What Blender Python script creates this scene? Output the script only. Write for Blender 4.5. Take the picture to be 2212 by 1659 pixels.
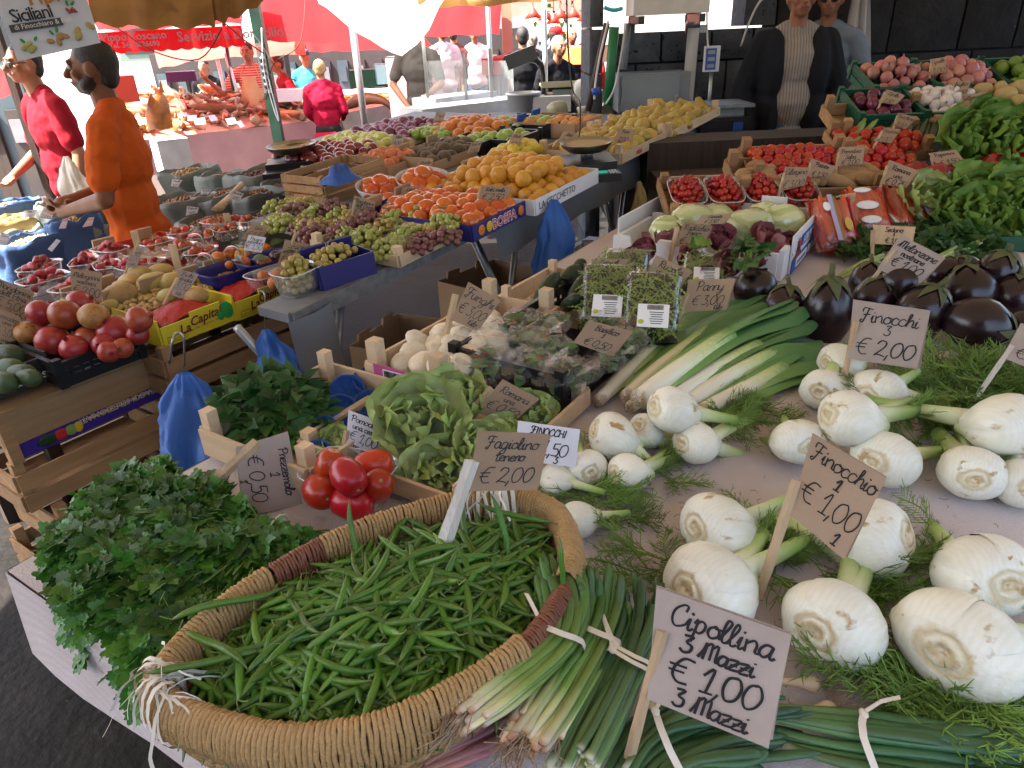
import bpy, math, random
import numpy as np
from mathutils import Vector, Matrix, Euler, noise
for o in list(bpy.data.objects): bpy.data.objects.remove(o)
S=bpy.context.scene; COL=S.collection; RD=math.radians
rng=random.Random(7)
# ---------------------------------------------------------------- camera, world, sun, exposure
CZ=1.72; FPX=1500.0; PITCH=RD(27); ROLL=RD(-2.5)
cam=bpy.data.cameras.new('camera'); CAM=bpy.data.objects.new('camera',cam); COL.objects.link(CAM)
CAM.location=(0,0,CZ); CAMR=(Matrix.Rotation(math.pi/2-PITCH,3,'X')@Matrix.Rotation(ROLL,3,'Z'))
CAM.rotation_euler=CAMR.to_euler(); cam.sensor_width=36; cam.lens=36*FPX/2212; cam.clip_end=400; cam.clip_start=.02
S.camera=CAM
SUN_EL,SUN_AZ=RD(58),RD(-108)      # azimuth of the sun, clockwise from +Y
world=bpy.data.worlds.new('World'); S.world=world; world.use_nodes=True
wn=world.node_tree.nodes; wl=world.node_tree.links; wn.clear()
sky=wn.new('ShaderNodeTexSky'); sky.sky_type='NISHITA'; sky.sun_disc=False
sky.dust_density=4; sky.sun_elevation=SUN_EL; sky.sun_rotation=SUN_AZ
bg=wn.new('ShaderNodeBackground'); bg.inputs['Strength'].default_value=.10
wo=wn.new('ShaderNodeOutputWorld'); wl.new(sky.outputs[0],bg.inputs[0]); wl.new(bg.outputs[0],wo.inputs[0])
sl=bpy.data.lights.new('sun','SUN'); sl.energy=4.6; sl.angle=RD(.5); sl.color=(1,.94,.85)
SUN=bpy.data.objects.new('sun',sl); COL.objects.link(SUN)
sd=Vector((math.sin(SUN_AZ)*math.cos(SUN_EL),math.cos(SUN_AZ)*math.cos(SUN_EL),math.sin(SUN_EL)))
SUN.rotation_euler=sd.to_track_quat('Z','Y').to_euler(); SUN.location=(-6,-2,12)
vs=S.view_settings; vs.view_transform='Standard'; vs.look='None'; vs.gamma=1; vs.exposure=2.9; vs.use_curve_mapping=False
S.render.engine='CYCLES'; cy=S.cycles
cy.use_denoising=True; cy.max_bounces=8; cy.diffuse_bounces=3; cy.glossy_bounces=4; cy.transmission_bounces=6; cy.transparent_max_bounces=12
cy.sample_clamp_indirect=6; cy.caustics_reflective=False; cy.caustics_refractive=False
# ---------------------------------------------------------------- survey helpers: photo point (2212 px wide) on a plane of known height
def ray(x,y): return CAMR@Vector(((x-1106)/FPX,-(y-829.5)/FPX,-1))
def at(x,y,z):
 d=ray(x,y); return Vector((0,0,CZ))+d*((z-CZ)/d.z)
def atY(x,y,Y):
 d=ray(x,y); return Vector((0,0,CZ))+d*(Y/d.y)
def atd(x,y,zc): return Vector((0,0,CZ))+ray(x,y)*zc
def depth(p): return -(CAMR.transposed()@(Vector(p)-Vector((0,0,CZ)))).z
def onplane(x,y,p,n):
 d=ray(x,y); o=Vector((0,0,CZ)); return o+d*((Vector(p)-o).dot(n)/d.dot(n))
# ---------------------------------------------------------------- mesh builder
class MB:
 def __init__(s): s.v=[];s.f=[];s.m=[];s.s=[];s.t=[]
 def add(s,v,f,m=0,sm=True,t=None):
  o=len(s.v); s.v+=[tuple(p) for p in v]; s.f+=[tuple(i+o for i in q) for q in f]
  s.m+=[m]*len(f); s.s+=[sm]*len(f); s.t+=list(t) if t is not None else [0.0]*len(v); return s
 def box(s,c,d,m=0,R=None,t=0.0):
  x,y,z=d[0]/2,d[1]/2,d[2]/2
  P=[Vector(p) for p in ((-x,-y,-z),(x,-y,-z),(x,y,-z),(-x,y,-z),(-x,-y,z),(x,-y,z),(x,y,z),(-x,y,z))]
  if R is not None: P=[R@p for p in P]
  c=Vector(c); return s.add([p+c for p in P],[(3,2,1,0),(4,5,6,7),(0,1,5,4),(1,2,6,5),(2,3,7,6),(3,0,4,7)],m,False,[t]*8)
 def tube(s,pts,r,n=8,m=0,cap=True,t=None,flat=None,sm=True,up=None):
  pts=[Vector(p) for p in pts]; k=len(pts); R=[r]*k if not hasattr(r,'__len__') else list(r)
  V=[];T=[]; N=None
  for i,p in enumerate(pts):
   d=(pts[min(i+1,k-1)]-pts[max(i-1,0)])
   d=d.normalized() if d.length>1e-9 else Vector((0,0,1))
   if N is None:
    a=Vector(up) if up is not None else (Vector((0,0,1)) if abs(d.z)<.9 else Vector((1,0,0)))
    N=(a-d*a.dot(d)).normalized()
   else:
    N=(N-d*N.dot(d)); N=N.normalized() if N.length>1e-6 else d.orthogonal().normalized()
   B=d.cross(N); fl=flat if flat is not None else 1
   for j in range(n):
    a=2*math.pi*j/n; V.append(p+(N*math.cos(a)*fl+B*math.sin(a))*R[i]); T.append(t[i] if t is not None else (i/(k-1) if k>1 else 0))
  F=[(i*n+j,i*n+(j+1)%n,(i+1)*n+(j+1)%n,(i+1)*n+j) for i in range(k-1) for j in range(n)]
  if cap: F+=[tuple(range(n-1,-1,-1)),tuple((k-1)*n+j for j in range(n))]
  return s.add(V,F,m,sm,T)
 def lathe(s,prof,n=16,m=0,M=None,fn=None,t=None,a0=0,a1=2*math.pi):
  full=abs(a1-a0-2*math.pi)<1e-6; nn=n if full else n+1
  V=[];T=[];k=len(prof)
  for i,(r,z) in enumerate(prof):
   for j in range(nn):
    a=a0+(a1-a0)*j/n; x,y,zz=r*math.cos(a),r*math.sin(a),z
    p=Vector((x,y,zz)); p=fn(p,a,i/(k-1)) if fn else p
    V.append(M@p if M is not None else p); T.append(t[i] if t is not None else i/(k-1))
  F=[]
  for i in range(k-1):
   for j in range(n):
    j2=(j+1)%nn; F.append((i*nn+j,i*nn+j2,(i+1)*nn+j2,(i+1)*nn+j))
  return s.add(V,F,m,True,T)
 def ball(s,c,r,nu=12,nv=8,m=0,R=None,fn=None,t=None):
  r=(r,r,r) if not hasattr(r,'__len__') else r; V=[];T=[]
  for i in range(nv+1):
   th=math.pi*i/nv
   for j in range(nu):
    a=2*math.pi*j/nu; p=Vector((math.sin(th)*math.cos(a),math.sin(th)*math.sin(a),-math.cos(th)))
    if fn: p=fn(p)
    p=Vector((p.x*r[0],p.y*r[1],p.z*r[2]))
    if R is not None: p=R@p
    V.append(p+Vector(c)); T.append(i/nv if t is None else t)
  F=[(i*nu+j,i*nu+(j+1)%nu,(i+1)*nu+(j+1)%nu,(i+1)*nu+j) for i in range(nv) for j in range(nu)]
  return s.add(V,F,m,True,T)
 def grid(s,nu,nv,fn,m=0,sm=True,t=None):
  V=[fn(i/nu,j/nv) for j in range(nv+1) for i in range(nu+1)]
  T=[t(i/nu,j/nv) if t else j/nv for j in range(nv+1) for i in range(nu+1)]
  F=[(j*(nu+1)+i,j*(nu+1)+i+1,(j+1)*(nu+1)+i+1,(j+1)*(nu+1)+i) for j in range(nv) for i in range(nu)]
  return s.add(V,F,m,sm,T)
 def ribbon(s,pts,w,side,m=0,t=None):
  k=len(pts); W=[w]*k if not hasattr(w,'__len__') else w; V=[];T=[]
  for i,p in enumerate(pts):
   p=Vector(p); sd_=Vector(side[i] if hasattr(side[0],'__len__') else side)
   V+=[p-sd_*W[i],p+sd_*W[i]]; T+=[i/(k-1)]*2
  return s.add(V,[(2*i,2*i+1,2*i+3,2*i+2) for i in range(k-1)],m,True,T)
 def slab(s,pts,th,m=0):
  P=[Vector(p) for p in pts]; nrm=(P[1]-P[0]).cross(P[2]-P[0]).normalized()*th; k=len(P)
  return s.add(P+[p+nrm for p in P],[tuple(range(k-1,-1,-1)),tuple(range(k,2*k))]+[(i,(i+1)%k,k+(i+1)%k,k+i) for i in range(k)],m,False)
 def cap(s,a,b,ra,rb,n=10,m=0):
  a,b=Vector(a),Vector(b); d=(b-a); L=d.length; u=d/L if L>1e-6 else Vector((0,0,1))
  pts=[];R=[]
  for q in (90,60,30,0): pts.append(a-u*ra*math.sin(RD(q))); R.append(max(ra*math.cos(RD(q)),1e-4))
  for q in (0,30,60,90): pts.append(b+u*rb*math.sin(RD(q))); R.append(max(rb*math.cos(RD(q)),1e-4))
  return s.tube(pts,R,n,m)
 def xf(s,M): s.v=[tuple(M@Vector(p)) for p in s.v]; return s
 def mesh(s,name,mats):
  me=bpy.data.meshes.new(name); me.from_pydata(s.v,[],s.f)
  mats=mats if isinstance(mats,(list,tuple)) else [mats]
  for q in mats: me.materials.append(q)
  me.polygons.foreach_set('material_index',s.m); me.polygons.foreach_set('use_smooth',s.s)
  if any(s.t):
   at_=me.attributes.new('t','FLOAT','POINT'); at_.data.foreach_set('value',s.t)
  me.update(); return me
def link(name,data,parent=None,M=None):
 o=bpy.data.objects.new(name,data); COL.objects.link(o)
 if parent is not None: o.parent=parent
 if M is not None: o.matrix_basis=M if isinstance(M,Matrix) else Matrix.Translation(Vector(M))
 return o
def obj(name,mb,mats,parent=None,M=None): return link(name,mb.mesh(name,mats),parent,M)
def tag(o,label=None,cat=None,group=None,kind=None):
 if label: o['label']=label
 if cat: o['category']=cat
 if group: o['group']=group
 if kind: o['kind']=kind
 return o
def thing(name,label,cat,M=None,group=None): return tag(link(name,None,None,M),label,cat,group)
def structure(name,mb,mats,M=None): return tag(obj(name,mb,mats,None,M),kind='structure')
def stuff(o,label=None): o['kind']='stuff'; (label and o.__setitem__('label',label)); return o
def frame(o,x,y=None,up=(0,0,1)):
 x=Vector(x).normalized(); up=Vector(up).normalized(); y=up.cross(x).normalized() if y is None else Vector(y).normalized(); z=x.cross(y).normalized()
 y=z.cross(x); return Matrix(((x.x,y.x,z.x,o[0]),(x.y,y.y,z.y,o[1]),(x.z,y.z,z.z,o[2]),(0,0,0,1)))
def Rr(g=rng): return Euler((g.uniform(0,6.28),g.uniform(0,6.28),g.uniform(0,6.28))).to_matrix().to_4x4()
def Rz(a): return Matrix.Rotation(a,4,'Z')
def Rx(a): return Matrix.Rotation(a,4,'X')
def Ry(a): return Matrix.Rotation(a,4,'Y')
def Tr(*p): return Matrix.Translation(Vector(p[0] if len(p)==1 else p))
def Sc(a,b=None,c=None): return Matrix.Diagonal((a,a if b is None else b,a if c is None else c,1))
def catmull(P,k=6,closed=False):
 P=[Vector(p) for p in P]; n=len(P); out=[]
 for i in range(n if closed else n-1):
  a,b,c,d=(P[(i-1)%n],P[i],P[(i+1)%n],P[(i+2)%n]) if closed else (P[max(i-1,0)],P[i],P[i+1],P[min(i+2,n-1)])
  for j in range(k):
   u=j/k; out.append(.5*((2*b)+(c-a)*u+(2*a-5*b+4*c-d)*u*u+(3*b-a-3*c+d)*u**3))
 if not closed: out.append(P[-1])
 return out
def nz(p,s=1.0,o=0.0): return noise.noise(Vector(p)*s+Vector((o,o*1.7,-o)))
# ---------------------------------------------------------------- materials
MATS={}
def mat(name,c,rough=.5,c2=None,ns=6,bump=0,bs=60,spec=.5,metal=0,rv=0,hv=0,ramp=None,sss=0,trl=0,emit=0,coat=0,w2=.5,alpha=1,stretch=None,c3=None,ns3=3,th3=.62,sheen=0,wave=None):
 """procedural surface: base colour c mottled with c2, optional stains c3, colour along attribute t (ramp), per-object variation rv/hv"""
 if name in MATS: return MATS[name]
 m=bpy.data.materials.new(name); m.use_nodes=True; N=m.node_tree.nodes; L=m.node_tree.links; N.clear()
 out=N.new('ShaderNodeOutputMaterial'); B=N.new('ShaderNodeBsdfPrincipled')
 def rgb(v): return (*v,1) if len(v)==3 else v
 tc=N.new('ShaderNodeTexCoord'); oi=N.new('ShaderNodeObjectInfo')
 vm=N.new('ShaderNodeVectorMath'); vm.operation='ADD'
 mu=N.new('ShaderNodeMath'); mu.operation='MULTIPLY'; mu.inputs[1].default_value=53.0
 L.new(oi.outputs['Random'],mu.inputs[0]); L.new(mu.outputs[0],vm.inputs[1])
 if stretch:
  mp=N.new('ShaderNodeMapping'); mp.inputs['Scale'].default_value=stretch; L.new(tc.outputs['Object'],mp.inputs[0]); L.new(mp.outputs[0],vm.inputs[0])
 else: L.new(tc.outputs['Object'],vm.inputs[0])
 def noi(sc,det=4):
  n=N.new('ShaderNodeTexNoise'); n.inputs['Scale'].default_value=sc; n.inputs['Detail'].default_value=det; L.new(vm.outputs[0],n.inputs['Vector']); return n
 def mix(f,a,b):
  x=N.new('ShaderNodeMix'); x.data_type='RGBA'
  for s_,q in ((x.inputs[0],f),(x.inputs[6],a),(x.inputs[7],b)):
   if hasattr(q,'is_linked') or hasattr(q,'links'): L.new(q,s_)
   else: s_.default_value=q
  return x.outputs[2]
 def cr(f,stops):
  r=N.new('ShaderNodeValToRGB'); e=r.color_ramp.elements
  while len(e)<len(stops): e.new(.5)
  for el,(p,cc) in zip(e,stops): el.position=p; el.color=rgb(cc)
  L.new(f,r.inputs[0]); return r.outputs[0]
 if ramp:
  a=N.new('ShaderNodeAttribute'); a.attribute_name='t'; ff=a.outputs['Fac']
  n_=noi(ns); ad=N.new('ShaderNodeMath'); ad.operation='MULTIPLY_ADD'; ad.inputs[1].default_value=.18; ad.inputs[2].default_value=-.09; L.new(n_.outputs[0],ad.inputs[0])
  a2=N.new('ShaderNodeMath'); L.new(ff,a2.inputs[0]); L.new(ad.outputs[0],a2.inputs[1]); colr=cr(a2.outputs[0],ramp)
  if c2 is not None:
   colr=mix(cr(noi(ns*2.3).outputs[0],[(.45,(0,0,0)),(.7,(w2,w2,w2))]),colr,rgb(c2))
 elif c2 is not None: colr=mix(cr(noi(ns).outputs[0],[(.5-w2*.4,(0,0,0)),(.5+w2*.4,(1,1,1))]),rgb(c),rgb(c2))
 else: colr=None
 if c3 is not None: colr=mix(cr(noi(ns3,6).outputs[0],[(th3,(0,0,0)),(th3+.07,(1,1,1))]),colr if colr is not None else rgb(c),rgb(c3))
 if wave:   # (c, scale, amount, axis) fine stripes
  w=N.new('ShaderNodeTexWave'); w.inputs['Scale'].default_value=wave[1]; w.inputs['Distortion'].default_value=wave[4] if len(wave)>4 else 1.5; w.bands_direction=wave[3]; L.new(vm.outputs[0],w.inputs['Vector'])
  colr=mix(cr(w.outputs[1],[(.4,(0,0,0)),(.75,(wave[2],)*3)]),colr if colr is not None else rgb(c),rgb(wave[0]))
 if rv or hv:
  h=N.new('ShaderNodeHueSaturation')
  def rnd(k,amp,base):
   q=N.new('ShaderNodeMath'); q.operation='MULTIPLY'; q.inputs[1].default_value=k; L.new(oi.outputs['Random'],q.inputs[0])
   fr=N.new('ShaderNodeMath'); fr.operation='FRACT'; L.new(q.outputs[0],fr.inputs[0])
   z=N.new('ShaderNodeMath'); z.operation='MULTIPLY_ADD'; z.inputs[1].default_value=2*amp; z.inputs[2].default_value=base-amp; L.new(fr.outputs[0],z.inputs[0]); return z.outputs[0]
  L.new(rnd(17.3,rv,1.0),h.inputs['Value'])
  if hv: L.new(rnd(31.7,hv,.5),h.inputs['Hue'])
  if colr is not None: L.new(colr,h.inputs['Color'])
  else: h.inputs['Color'].default_value=rgb(c)
  colr=h.outputs[0]
 if colr is not None: L.new(colr,B.inputs['Base Color'])
 else: B.inputs['Base Color'].default_value=rgb(c)
 B.inputs['Roughness'].default_value=rough; B.inputs['Metallic'].default_value=metal; B.inputs['Specular IOR Level'].default_value=spec
 if coat: B.inputs['Coat Weight'].default_value=coat; B.inputs['Coat Roughness'].default_value=.08
 if sheen: B.inputs['Sheen Weight'].default_value=sheen
 if sss: B.inputs['Subsurface Weight'].default_value=sss; B.inputs['Subsurface Radius'].default_value=(.01,.008,.005); B.inputs['Subsurface Scale'].default_value=1
 if emit:
  B.inputs['Emission Strength'].default_value=emit
  if colr is not None: L.new(colr,B.inputs['Emission Color'])
  else: B.inputs['Emission Color'].default_value=rgb(c)
 if bump:
  bn=noi(bs,3); bu=N.new('ShaderNodeBump'); bu.inputs['Strength'].default_value=bump; bu.inputs['Distance'].default_value=.01; L.new(bn.outputs[0],bu.inputs['Height']); L.new(bu.outputs[0],B.inputs['Normal'])
 sh=B.outputs[0]
 if trl:
  tr=N.new('ShaderNodeBsdfTranslucent'); ms=N.new('ShaderNodeMixShader'); ms.inputs[0].default_value=trl
  if colr is not None: L.new(colr,tr.inputs[0])
  else: tr.inputs[0].default_value=rgb(c)
  L.new(sh,ms.inputs[1]); L.new(tr.outputs[0],ms.inputs[2]); sh=ms.outputs[0]
 if alpha<1:
  tp=N.new('ShaderNodeBsdfTransparent'); ms=N.new('ShaderNodeMixShader'); ms.inputs[0].default_value=alpha
  if isinstance(alpha,float): ms.inputs[0].default_value=alpha
  L.new(tp.outputs[0],ms.inputs[1]); L.new(sh,ms.inputs[2]); sh=ms.outputs[0]
 L.new(sh,out.inputs[0]); MATS[name]=m; return m
def film(name,c,lo=.07,hi=.75,rough=.1,bump=.5,bs=30,dif=.35):
 """thin clear plastic: see-through face on, shiny and milky at grazing angles"""
 m=bpy.data.materials.new(name); m.use_nodes=True; N=m.node_tree.nodes; L=m.node_tree.links; N.clear()
 out=N.new('ShaderNodeOutputMaterial'); tc=N.new('ShaderNodeTexCoord'); n=N.new('ShaderNodeTexNoise'); n.inputs['Scale'].default_value=bs; n.inputs['Detail'].default_value=5; L.new(tc.outputs['Object'],n.inputs['Vector'])
 bu=N.new('ShaderNodeBump'); bu.inputs['Strength'].default_value=bump; bu.inputs['Distance'].default_value=.02; L.new(n.outputs[0],bu.inputs['Height'])
 lw_=N.new('ShaderNodeLayerWeight'); lw_.inputs[0].default_value=.35; L.new(bu.outputs[0],lw_.inputs['Normal'])
 mr=N.new('ShaderNodeMapRange'); mr.inputs[3].default_value=lo; mr.inputs[4].default_value=hi; L.new(lw_.outputs['Facing'],mr.inputs[0])
 g=N.new('ShaderNodeBsdfGlossy'); g.inputs['Roughness'].default_value=rough; L.new(bu.outputs[0],g.inputs['Normal']); d=N.new('ShaderNodeBsdfDiffuse'); d.inputs[0].default_value=(*c,1); g.inputs[0].default_value=(.9,.9,.9,1)
 m1=N.new('ShaderNodeMixShader'); m1.inputs[0].default_value=dif; L.new(g.outputs[0],m1.inputs[1]); L.new(d.outputs[0],m1.inputs[2])
 t=N.new('ShaderNodeBsdfTransparent'); t.inputs[0].default_value=(*[.75+.25*v for v in c],1) if max(c)-min(c)<.2 else (.95,.55,.5,1); m2=N.new('ShaderNodeMixShader'); L.new(mr.outputs[0],m2.inputs[0]); L.new(t.outputs[0],m2.inputs[1]); L.new(m1.outputs[0],m2.inputs[2]); L.new(m2.outputs[0],out.inputs[0]); MATS[name]=m; return m
# ================================================================= SETTING
E2=Vector((.55,.835,0)).normalized(); F2=Vector((E2.y,-E2.x,0))
P0=at(40,1225,.97); TZ=.97
def near(s,w,z=TZ): p=P0+E2*s+F2*w; return Vector((p.x,p.y,z))
E1=Vector((.571,.821,0)).normalized(); N1=Vector((-E1.y,E1.x,0)); A1=at(655,660,1.0); A1.z=0; MK=.06
def mid(t,n,z=1.0): p=A1+E1*t+N1*n; return Vector((p.x,p.y,z))
def gz(y): return -.28*min(1,max(0,(y-3.8)/2.6))
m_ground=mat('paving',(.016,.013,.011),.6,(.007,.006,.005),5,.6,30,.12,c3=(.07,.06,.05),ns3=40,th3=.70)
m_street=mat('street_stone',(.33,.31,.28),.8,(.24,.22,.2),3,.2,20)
b=MB(); ys=[-14,-6,-2]+[i*.5 for i in range(-2,20)]+[12,16,24,40,90,300]
for i in range(len(ys)-1):
 for (x0,x1) in ((-300,-20),(-20,-6),(-6,0),(0,6),(6,20),(20,300)):
  b.add([(x0,ys[i],gz(ys[i])),(x1,ys[i],gz(ys[i])),(x1,ys[i+1],gz(ys[i+1])),(x0,ys[i+1],gz(ys[i+1]))],[(0,1,2,3)])
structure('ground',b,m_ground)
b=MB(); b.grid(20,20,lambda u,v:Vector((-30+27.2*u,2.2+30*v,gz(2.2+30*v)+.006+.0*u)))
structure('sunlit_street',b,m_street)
# ---- stone wall
m_stone=mat('lava_stone',(.105,.115,.135),.85,(.055,.062,.076),7,.9,24,.3,rv=.2,c3=(.016,.018,.022),ns3=22,th3=.6)
m_stone2=mat('dark_lava_stone',(.026,.026,.028),.85,(.014,.014,.016),7,.9,24,.3,rv=.2,c3=(.16,.155,.15),ns3=16,th3=.72)
m_mortar=mat('mortar',(.012,.013,.016),.9)
WY=5.6
wall=thing('stone_wall','wall of dark grey lava stone blocks behind the stalls, with a bright opening above it','wall')
def block(x0,x1,z0,z1,mt,y=WY,dep=.34):
 g=.008; r=random.Random(int(x0*977+z0*331)); b=MB(); nx,nzz=5,4; j=.014
 def f(u,v):
  e=min(u,1-u,v,1-v); p=Vector((x0+g+(x1-x0-2*g)*u,0,z0+g+(z1-z0-2*g)*v)); k=.03*(1 if e<.01 else 0)
  p.y=y+k*.7+nz(p,5,x0)*.014; return p
 b.grid(nx,nzz,f)
 vv=[Vector(p) for p in b.v]; n_=nx+1
 border=[i for i in range(n_)]+[k*n_+nx for k in range(1,nzz+1)]+[nzz*n_+i for i in range(nx-1,-1,-1)]+[k*n_ for k in range(nzz-1,0,-1)]
 P=[vv[i] for i in border]; b.add(P+[Vector((p.x,y+dep,p.z)) for p in P],[(i,len(P)+i,len(P)+(i+1)%len(P),(i+1)%len(P)) for i in range(len(P))],0,False)
 obj('stone_block',b,mt,wall)
def wx(x,y=100): return atY(x,y,WY).x
def wz(x,y): return atY(x,y,WY).z
zs=[gz(WY),.32,.6,.88,1.16,wz(1440,135),wz(1440,66)]
zs=sorted(zs)
xe=[wx(1336),wx(1412),wx(1520),wx(1610),wx(1672)]
for i in range(len(zs)-1):
 off=[0,.14,-.05,.1,-.12,.06,0][i]; xs=[xe[0]]+[x+off for x in xe[1:-1]]+[xe[-1]]
 for k in range(len(xs)-1): block(xs[k],xs[k+1],zs[i],zs[i+1],m_stone)
ZS=zs[-1]
for z0,z1 in ((ZS,ZS+.42),(ZS+.42,ZS+.9),(ZS+.9,ZS+1.4)): block(wx(1608,40),wx(1672),z0,z1,m_stone)
xr=[wx(1672),wx(1790),wx(1919),wx(2071),wx(2189),wx(2330),wx(2480)]
zr=[gz(WY),.45,.9,wz(1990,112),wz(1990,112)+.5,wz(1990,112)+1.0,ZS+1.4]
for i in range(len(zr)-1):
 off=[.1,-.1,.12,0,.15,-.1][i]; xs=[xr[0]]+[x+off for x in xr[1:-1]]+[xr[-1]]
 for k in range(len(xs)-1): block(xs[k],xs[k+1],zr[i],zr[i+1],m_stone2)
xs=[wx(1262,120),wx(1300,120)]; z=gz(WY)
for h in (.4,.4,.42,.38,.3,.42,.4): block(xs[0]+.02*(z>1),xs[1],z,z+h,m_stone,WY-.12,.6); z+=h
b=MB(); b.box(((xe[0]+xr[-1])/2,WY+.2,(ZS-.02+gz(WY))/2),(xr[-1]-xe[0]-.02,.28,ZS-.02-gz(WY)))
b.box(((xr[0]+xr[-1])/2,WY+.2,ZS+.69),(xr[-1]-xr[0]-.02,.28,1.38)); obj('mortar_core',b,m_mortar,wall)
# ---- bright buildings far down the street
m_fac=mat('pale_plaster',(.72,.69,.64),.9,(.6,.57,.52),1.2); m_win=mat('dark_glass',(.03,.035,.04),.2); m_shut=mat('shutter_green',(.12,.17,.14),.7)
def facade(lab,x0,x1,y,h,n,rows,th=3):
 t=thing('building',lab,'building',Tr((x0+x1)/2,y,0)); w=x1-x0
 b=MB(); b.box((0,th/2,h/2-.3),(w,th,h)); obj('wall',b,m_fac,t)
 b=MB(); b.box((0,th/2,h-.2),(w+.4,th+.4,.25)); obj('cornice',b,m_fac,t)
 for r in range(rows):
  for k in range(n):
   x=-w/2+w*(k+.5)/n; z=1.4+r*3.0+1.0
   f=MB(); f.box((x,-.03,z),(1.2,.06,2.0)); o=obj('window',f,m_shut,t); q=MB(); q.box((x,-.07,z),(.9,.02,1.7)); obj('pane',q,m_win,o)
facade('pale sunlit building across the street on the left',-24,-3.5,19,9,6,2)
facade('sunlit white building behind the far fish stalls',-2.4,8,21,9,0,0)
facade('blank pale facade far behind the stone wall, standing in for white sky',8.6,22,17,8,0,0)  # windowless facade put in for the bright sky above the wall
b=MB(); b.box((-5.2,-4.2,2.6),(9.6,.5,5.8)); tag(obj('light_block_wall',b,m_stone2),'unseen dark stone wall behind the viewer, added to block light from the left','wall')  # added out of view to block sky light from behind left
# ---- unseen roof canvas, shaped and tinted to shade and warm the stalls
m_tarp=mat('canvas',(.42,.33,.22),.85,(.34,.25,.15),3,.2,12,trl=.10); m_tarpw=mat('white_canvas',(.8,.78,.72),.85,trl=.6)
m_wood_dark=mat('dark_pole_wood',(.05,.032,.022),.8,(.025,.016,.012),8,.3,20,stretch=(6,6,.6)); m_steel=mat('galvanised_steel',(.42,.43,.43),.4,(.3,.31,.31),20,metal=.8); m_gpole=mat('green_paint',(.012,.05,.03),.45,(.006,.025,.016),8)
m_white=mat('white_paint',(.75,.74,.72),.5,(.62,.61,.59),9)
aw=thing('shade_canopy','unseen beige canvas canopy overhead, shaped to shade the vegetable stalls','canopy',Tr(1.4,2.2,2.95))
def sag(u,v): return Vector((-5.0+9.3*u,-2.9+7.3*v,.1*math.sin(v*9)+.06*math.sin(u*14)-.12*math.sin(u*math.pi)))
b=MB(); b.grid(30,24,sag); obj('canvas',b,m_tarp,aw)
for x,y in ((3.8,-.4),(3.9,3.1)):
 b=MB(); b.tube([(x-1.4+.0,y-2.2,-2.95),(x-1.4,y-2.2,.02)],.03,8); obj('pole',b,m_steel,aw)
b=MB()
for y in (-2.8,.2,3.1): b.tube([(-5.0,y,-.02),(4.3,y,-.02)],.025,6)
obj('crossbar',b,m_steel,aw)
# ---- low hanging ochre awning and its poles
m_och=mat('ochre_canvas',(.36,.19,.055),.85,(.22,.11,.03),4,.3,10,trl=.25,c3=(.15,.08,.03),ns3=3,th3=.6)
def hang(name,lab,px,zc0,mt,rows=8,sagd=.0,cat='awning',th=.012):
 """canvas hung through photo points: list of (x,y) along the bottom edge and along the top edge, with their depths"""
 top,bot,dt,db=px; T=[atd(x,y,d) for (x,y),d in zip(top,dt)]; B=[atd(x,y,d) for (x,y),d in zip(bot,db)]
 T=catmull(T,4); B=catmull(B,4); k=min(len(T),len(B))-1
 def f(u,v):
  i=min(int(u*k),k-1); w=u*k-i; p=T[i].lerp(T[i+1],w).lerp(B[i].lerp(B[i+1],w),v)
  return p+Vector((0,-.05*math.sin(v*math.pi)+.02*math.sin(u*17+v*4),.012*math.sin(u*23)))
 b=MB(); b.grid(k*2,rows,f); return tag(obj(name,b,mt),lab,cat)
hang('low_awning','ochre canvas awning hanging low over the dry goods stall',([(170,-190),(330,-190),(470,-190)],[(205,52),(330,61),(462,57)],[3.0,3.0,3.1],[3.6,3.7,3.8]),0,m_och)
hang('low_awning','brown canvas flap hanging beside the green pole',([(455,-160),(540,-160),(640,-160)],[(466,50),(515,35),(590,-8)],[3.0,3.1,3.2],[3.75,3.8,3.9]),0,m_och)
def vpole(name,lab,x,y,z,r,mt,top,flat=None,n=10,cat='pole',z0=None):
 p=at(x,y,z); g=gz(p.y) if z0 is None else z0
 if flat: b=MB(); b.box((0,0,(top-g)/2),(r*2,r*2,top-g))
 else: b=MB(); b.tube([(0,0,0),(0,0,top-g)],r,n)
 return tag(obj(name,b,mt,None,Tr(p.x,p.y,g)),lab,cat)
vpole('wooden_pole','dark wooden pole leaning in front of the man in the crimson polo shirt',118,445,.78,.022,m_wood_dark,2.6,True)
gp=vpole('green_post','square dark green post with a power strip, between the fish stall and the fruit',603,305,.72,.052,m_gpole,2.7,True)
# ---- red awnings of the fish stalls
m_red=mat('red_canvas',(.50,.005,.009),.8,(.40,.004,.007),2,.15,8,trl=.55); m_pink=mat('faded_red_canvas',(.62,.16,.12),.8,(.5,.1,.08),2,trl=.5)
m_redtext=mat('awning_print',(.16,.05,.05),.8)
hang('red_awning','red awning printed with a name and a delivery service, over the fish stall',([(150,-60),(340,-60),(540,-60)],[(215,66),(350,60),(520,50)],[8.6,8.6,8.8],[7.2,7.3,7.5]),0,m_red)
va=[atd(205,66,7.19),atd(520,50,7.49)]; vd=(va[1]-va[0]); VL=vd.length; vM=frame(va[0],vd)
b=MB();
def scal(u,v): return Vector((u*VL,-.02*math.sin(u*30),-.02-v*(.19+.018*abs(math.sin(u*math.pi*11)))))
b.grid(88,4,scal); val=tag(obj('awning_valance',b,m_red,None,vM),'scalloped red valance of the awning with a printed telephone number','awning')
hang('red_awning','plain red canvas awning behind the green post',([(555,-30),(700,-30),(830,-40)],[(563,88),(700,92),(880,84)],[9.6,9.8,10],[8.6,8.8,9]),0,m_red)
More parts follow.
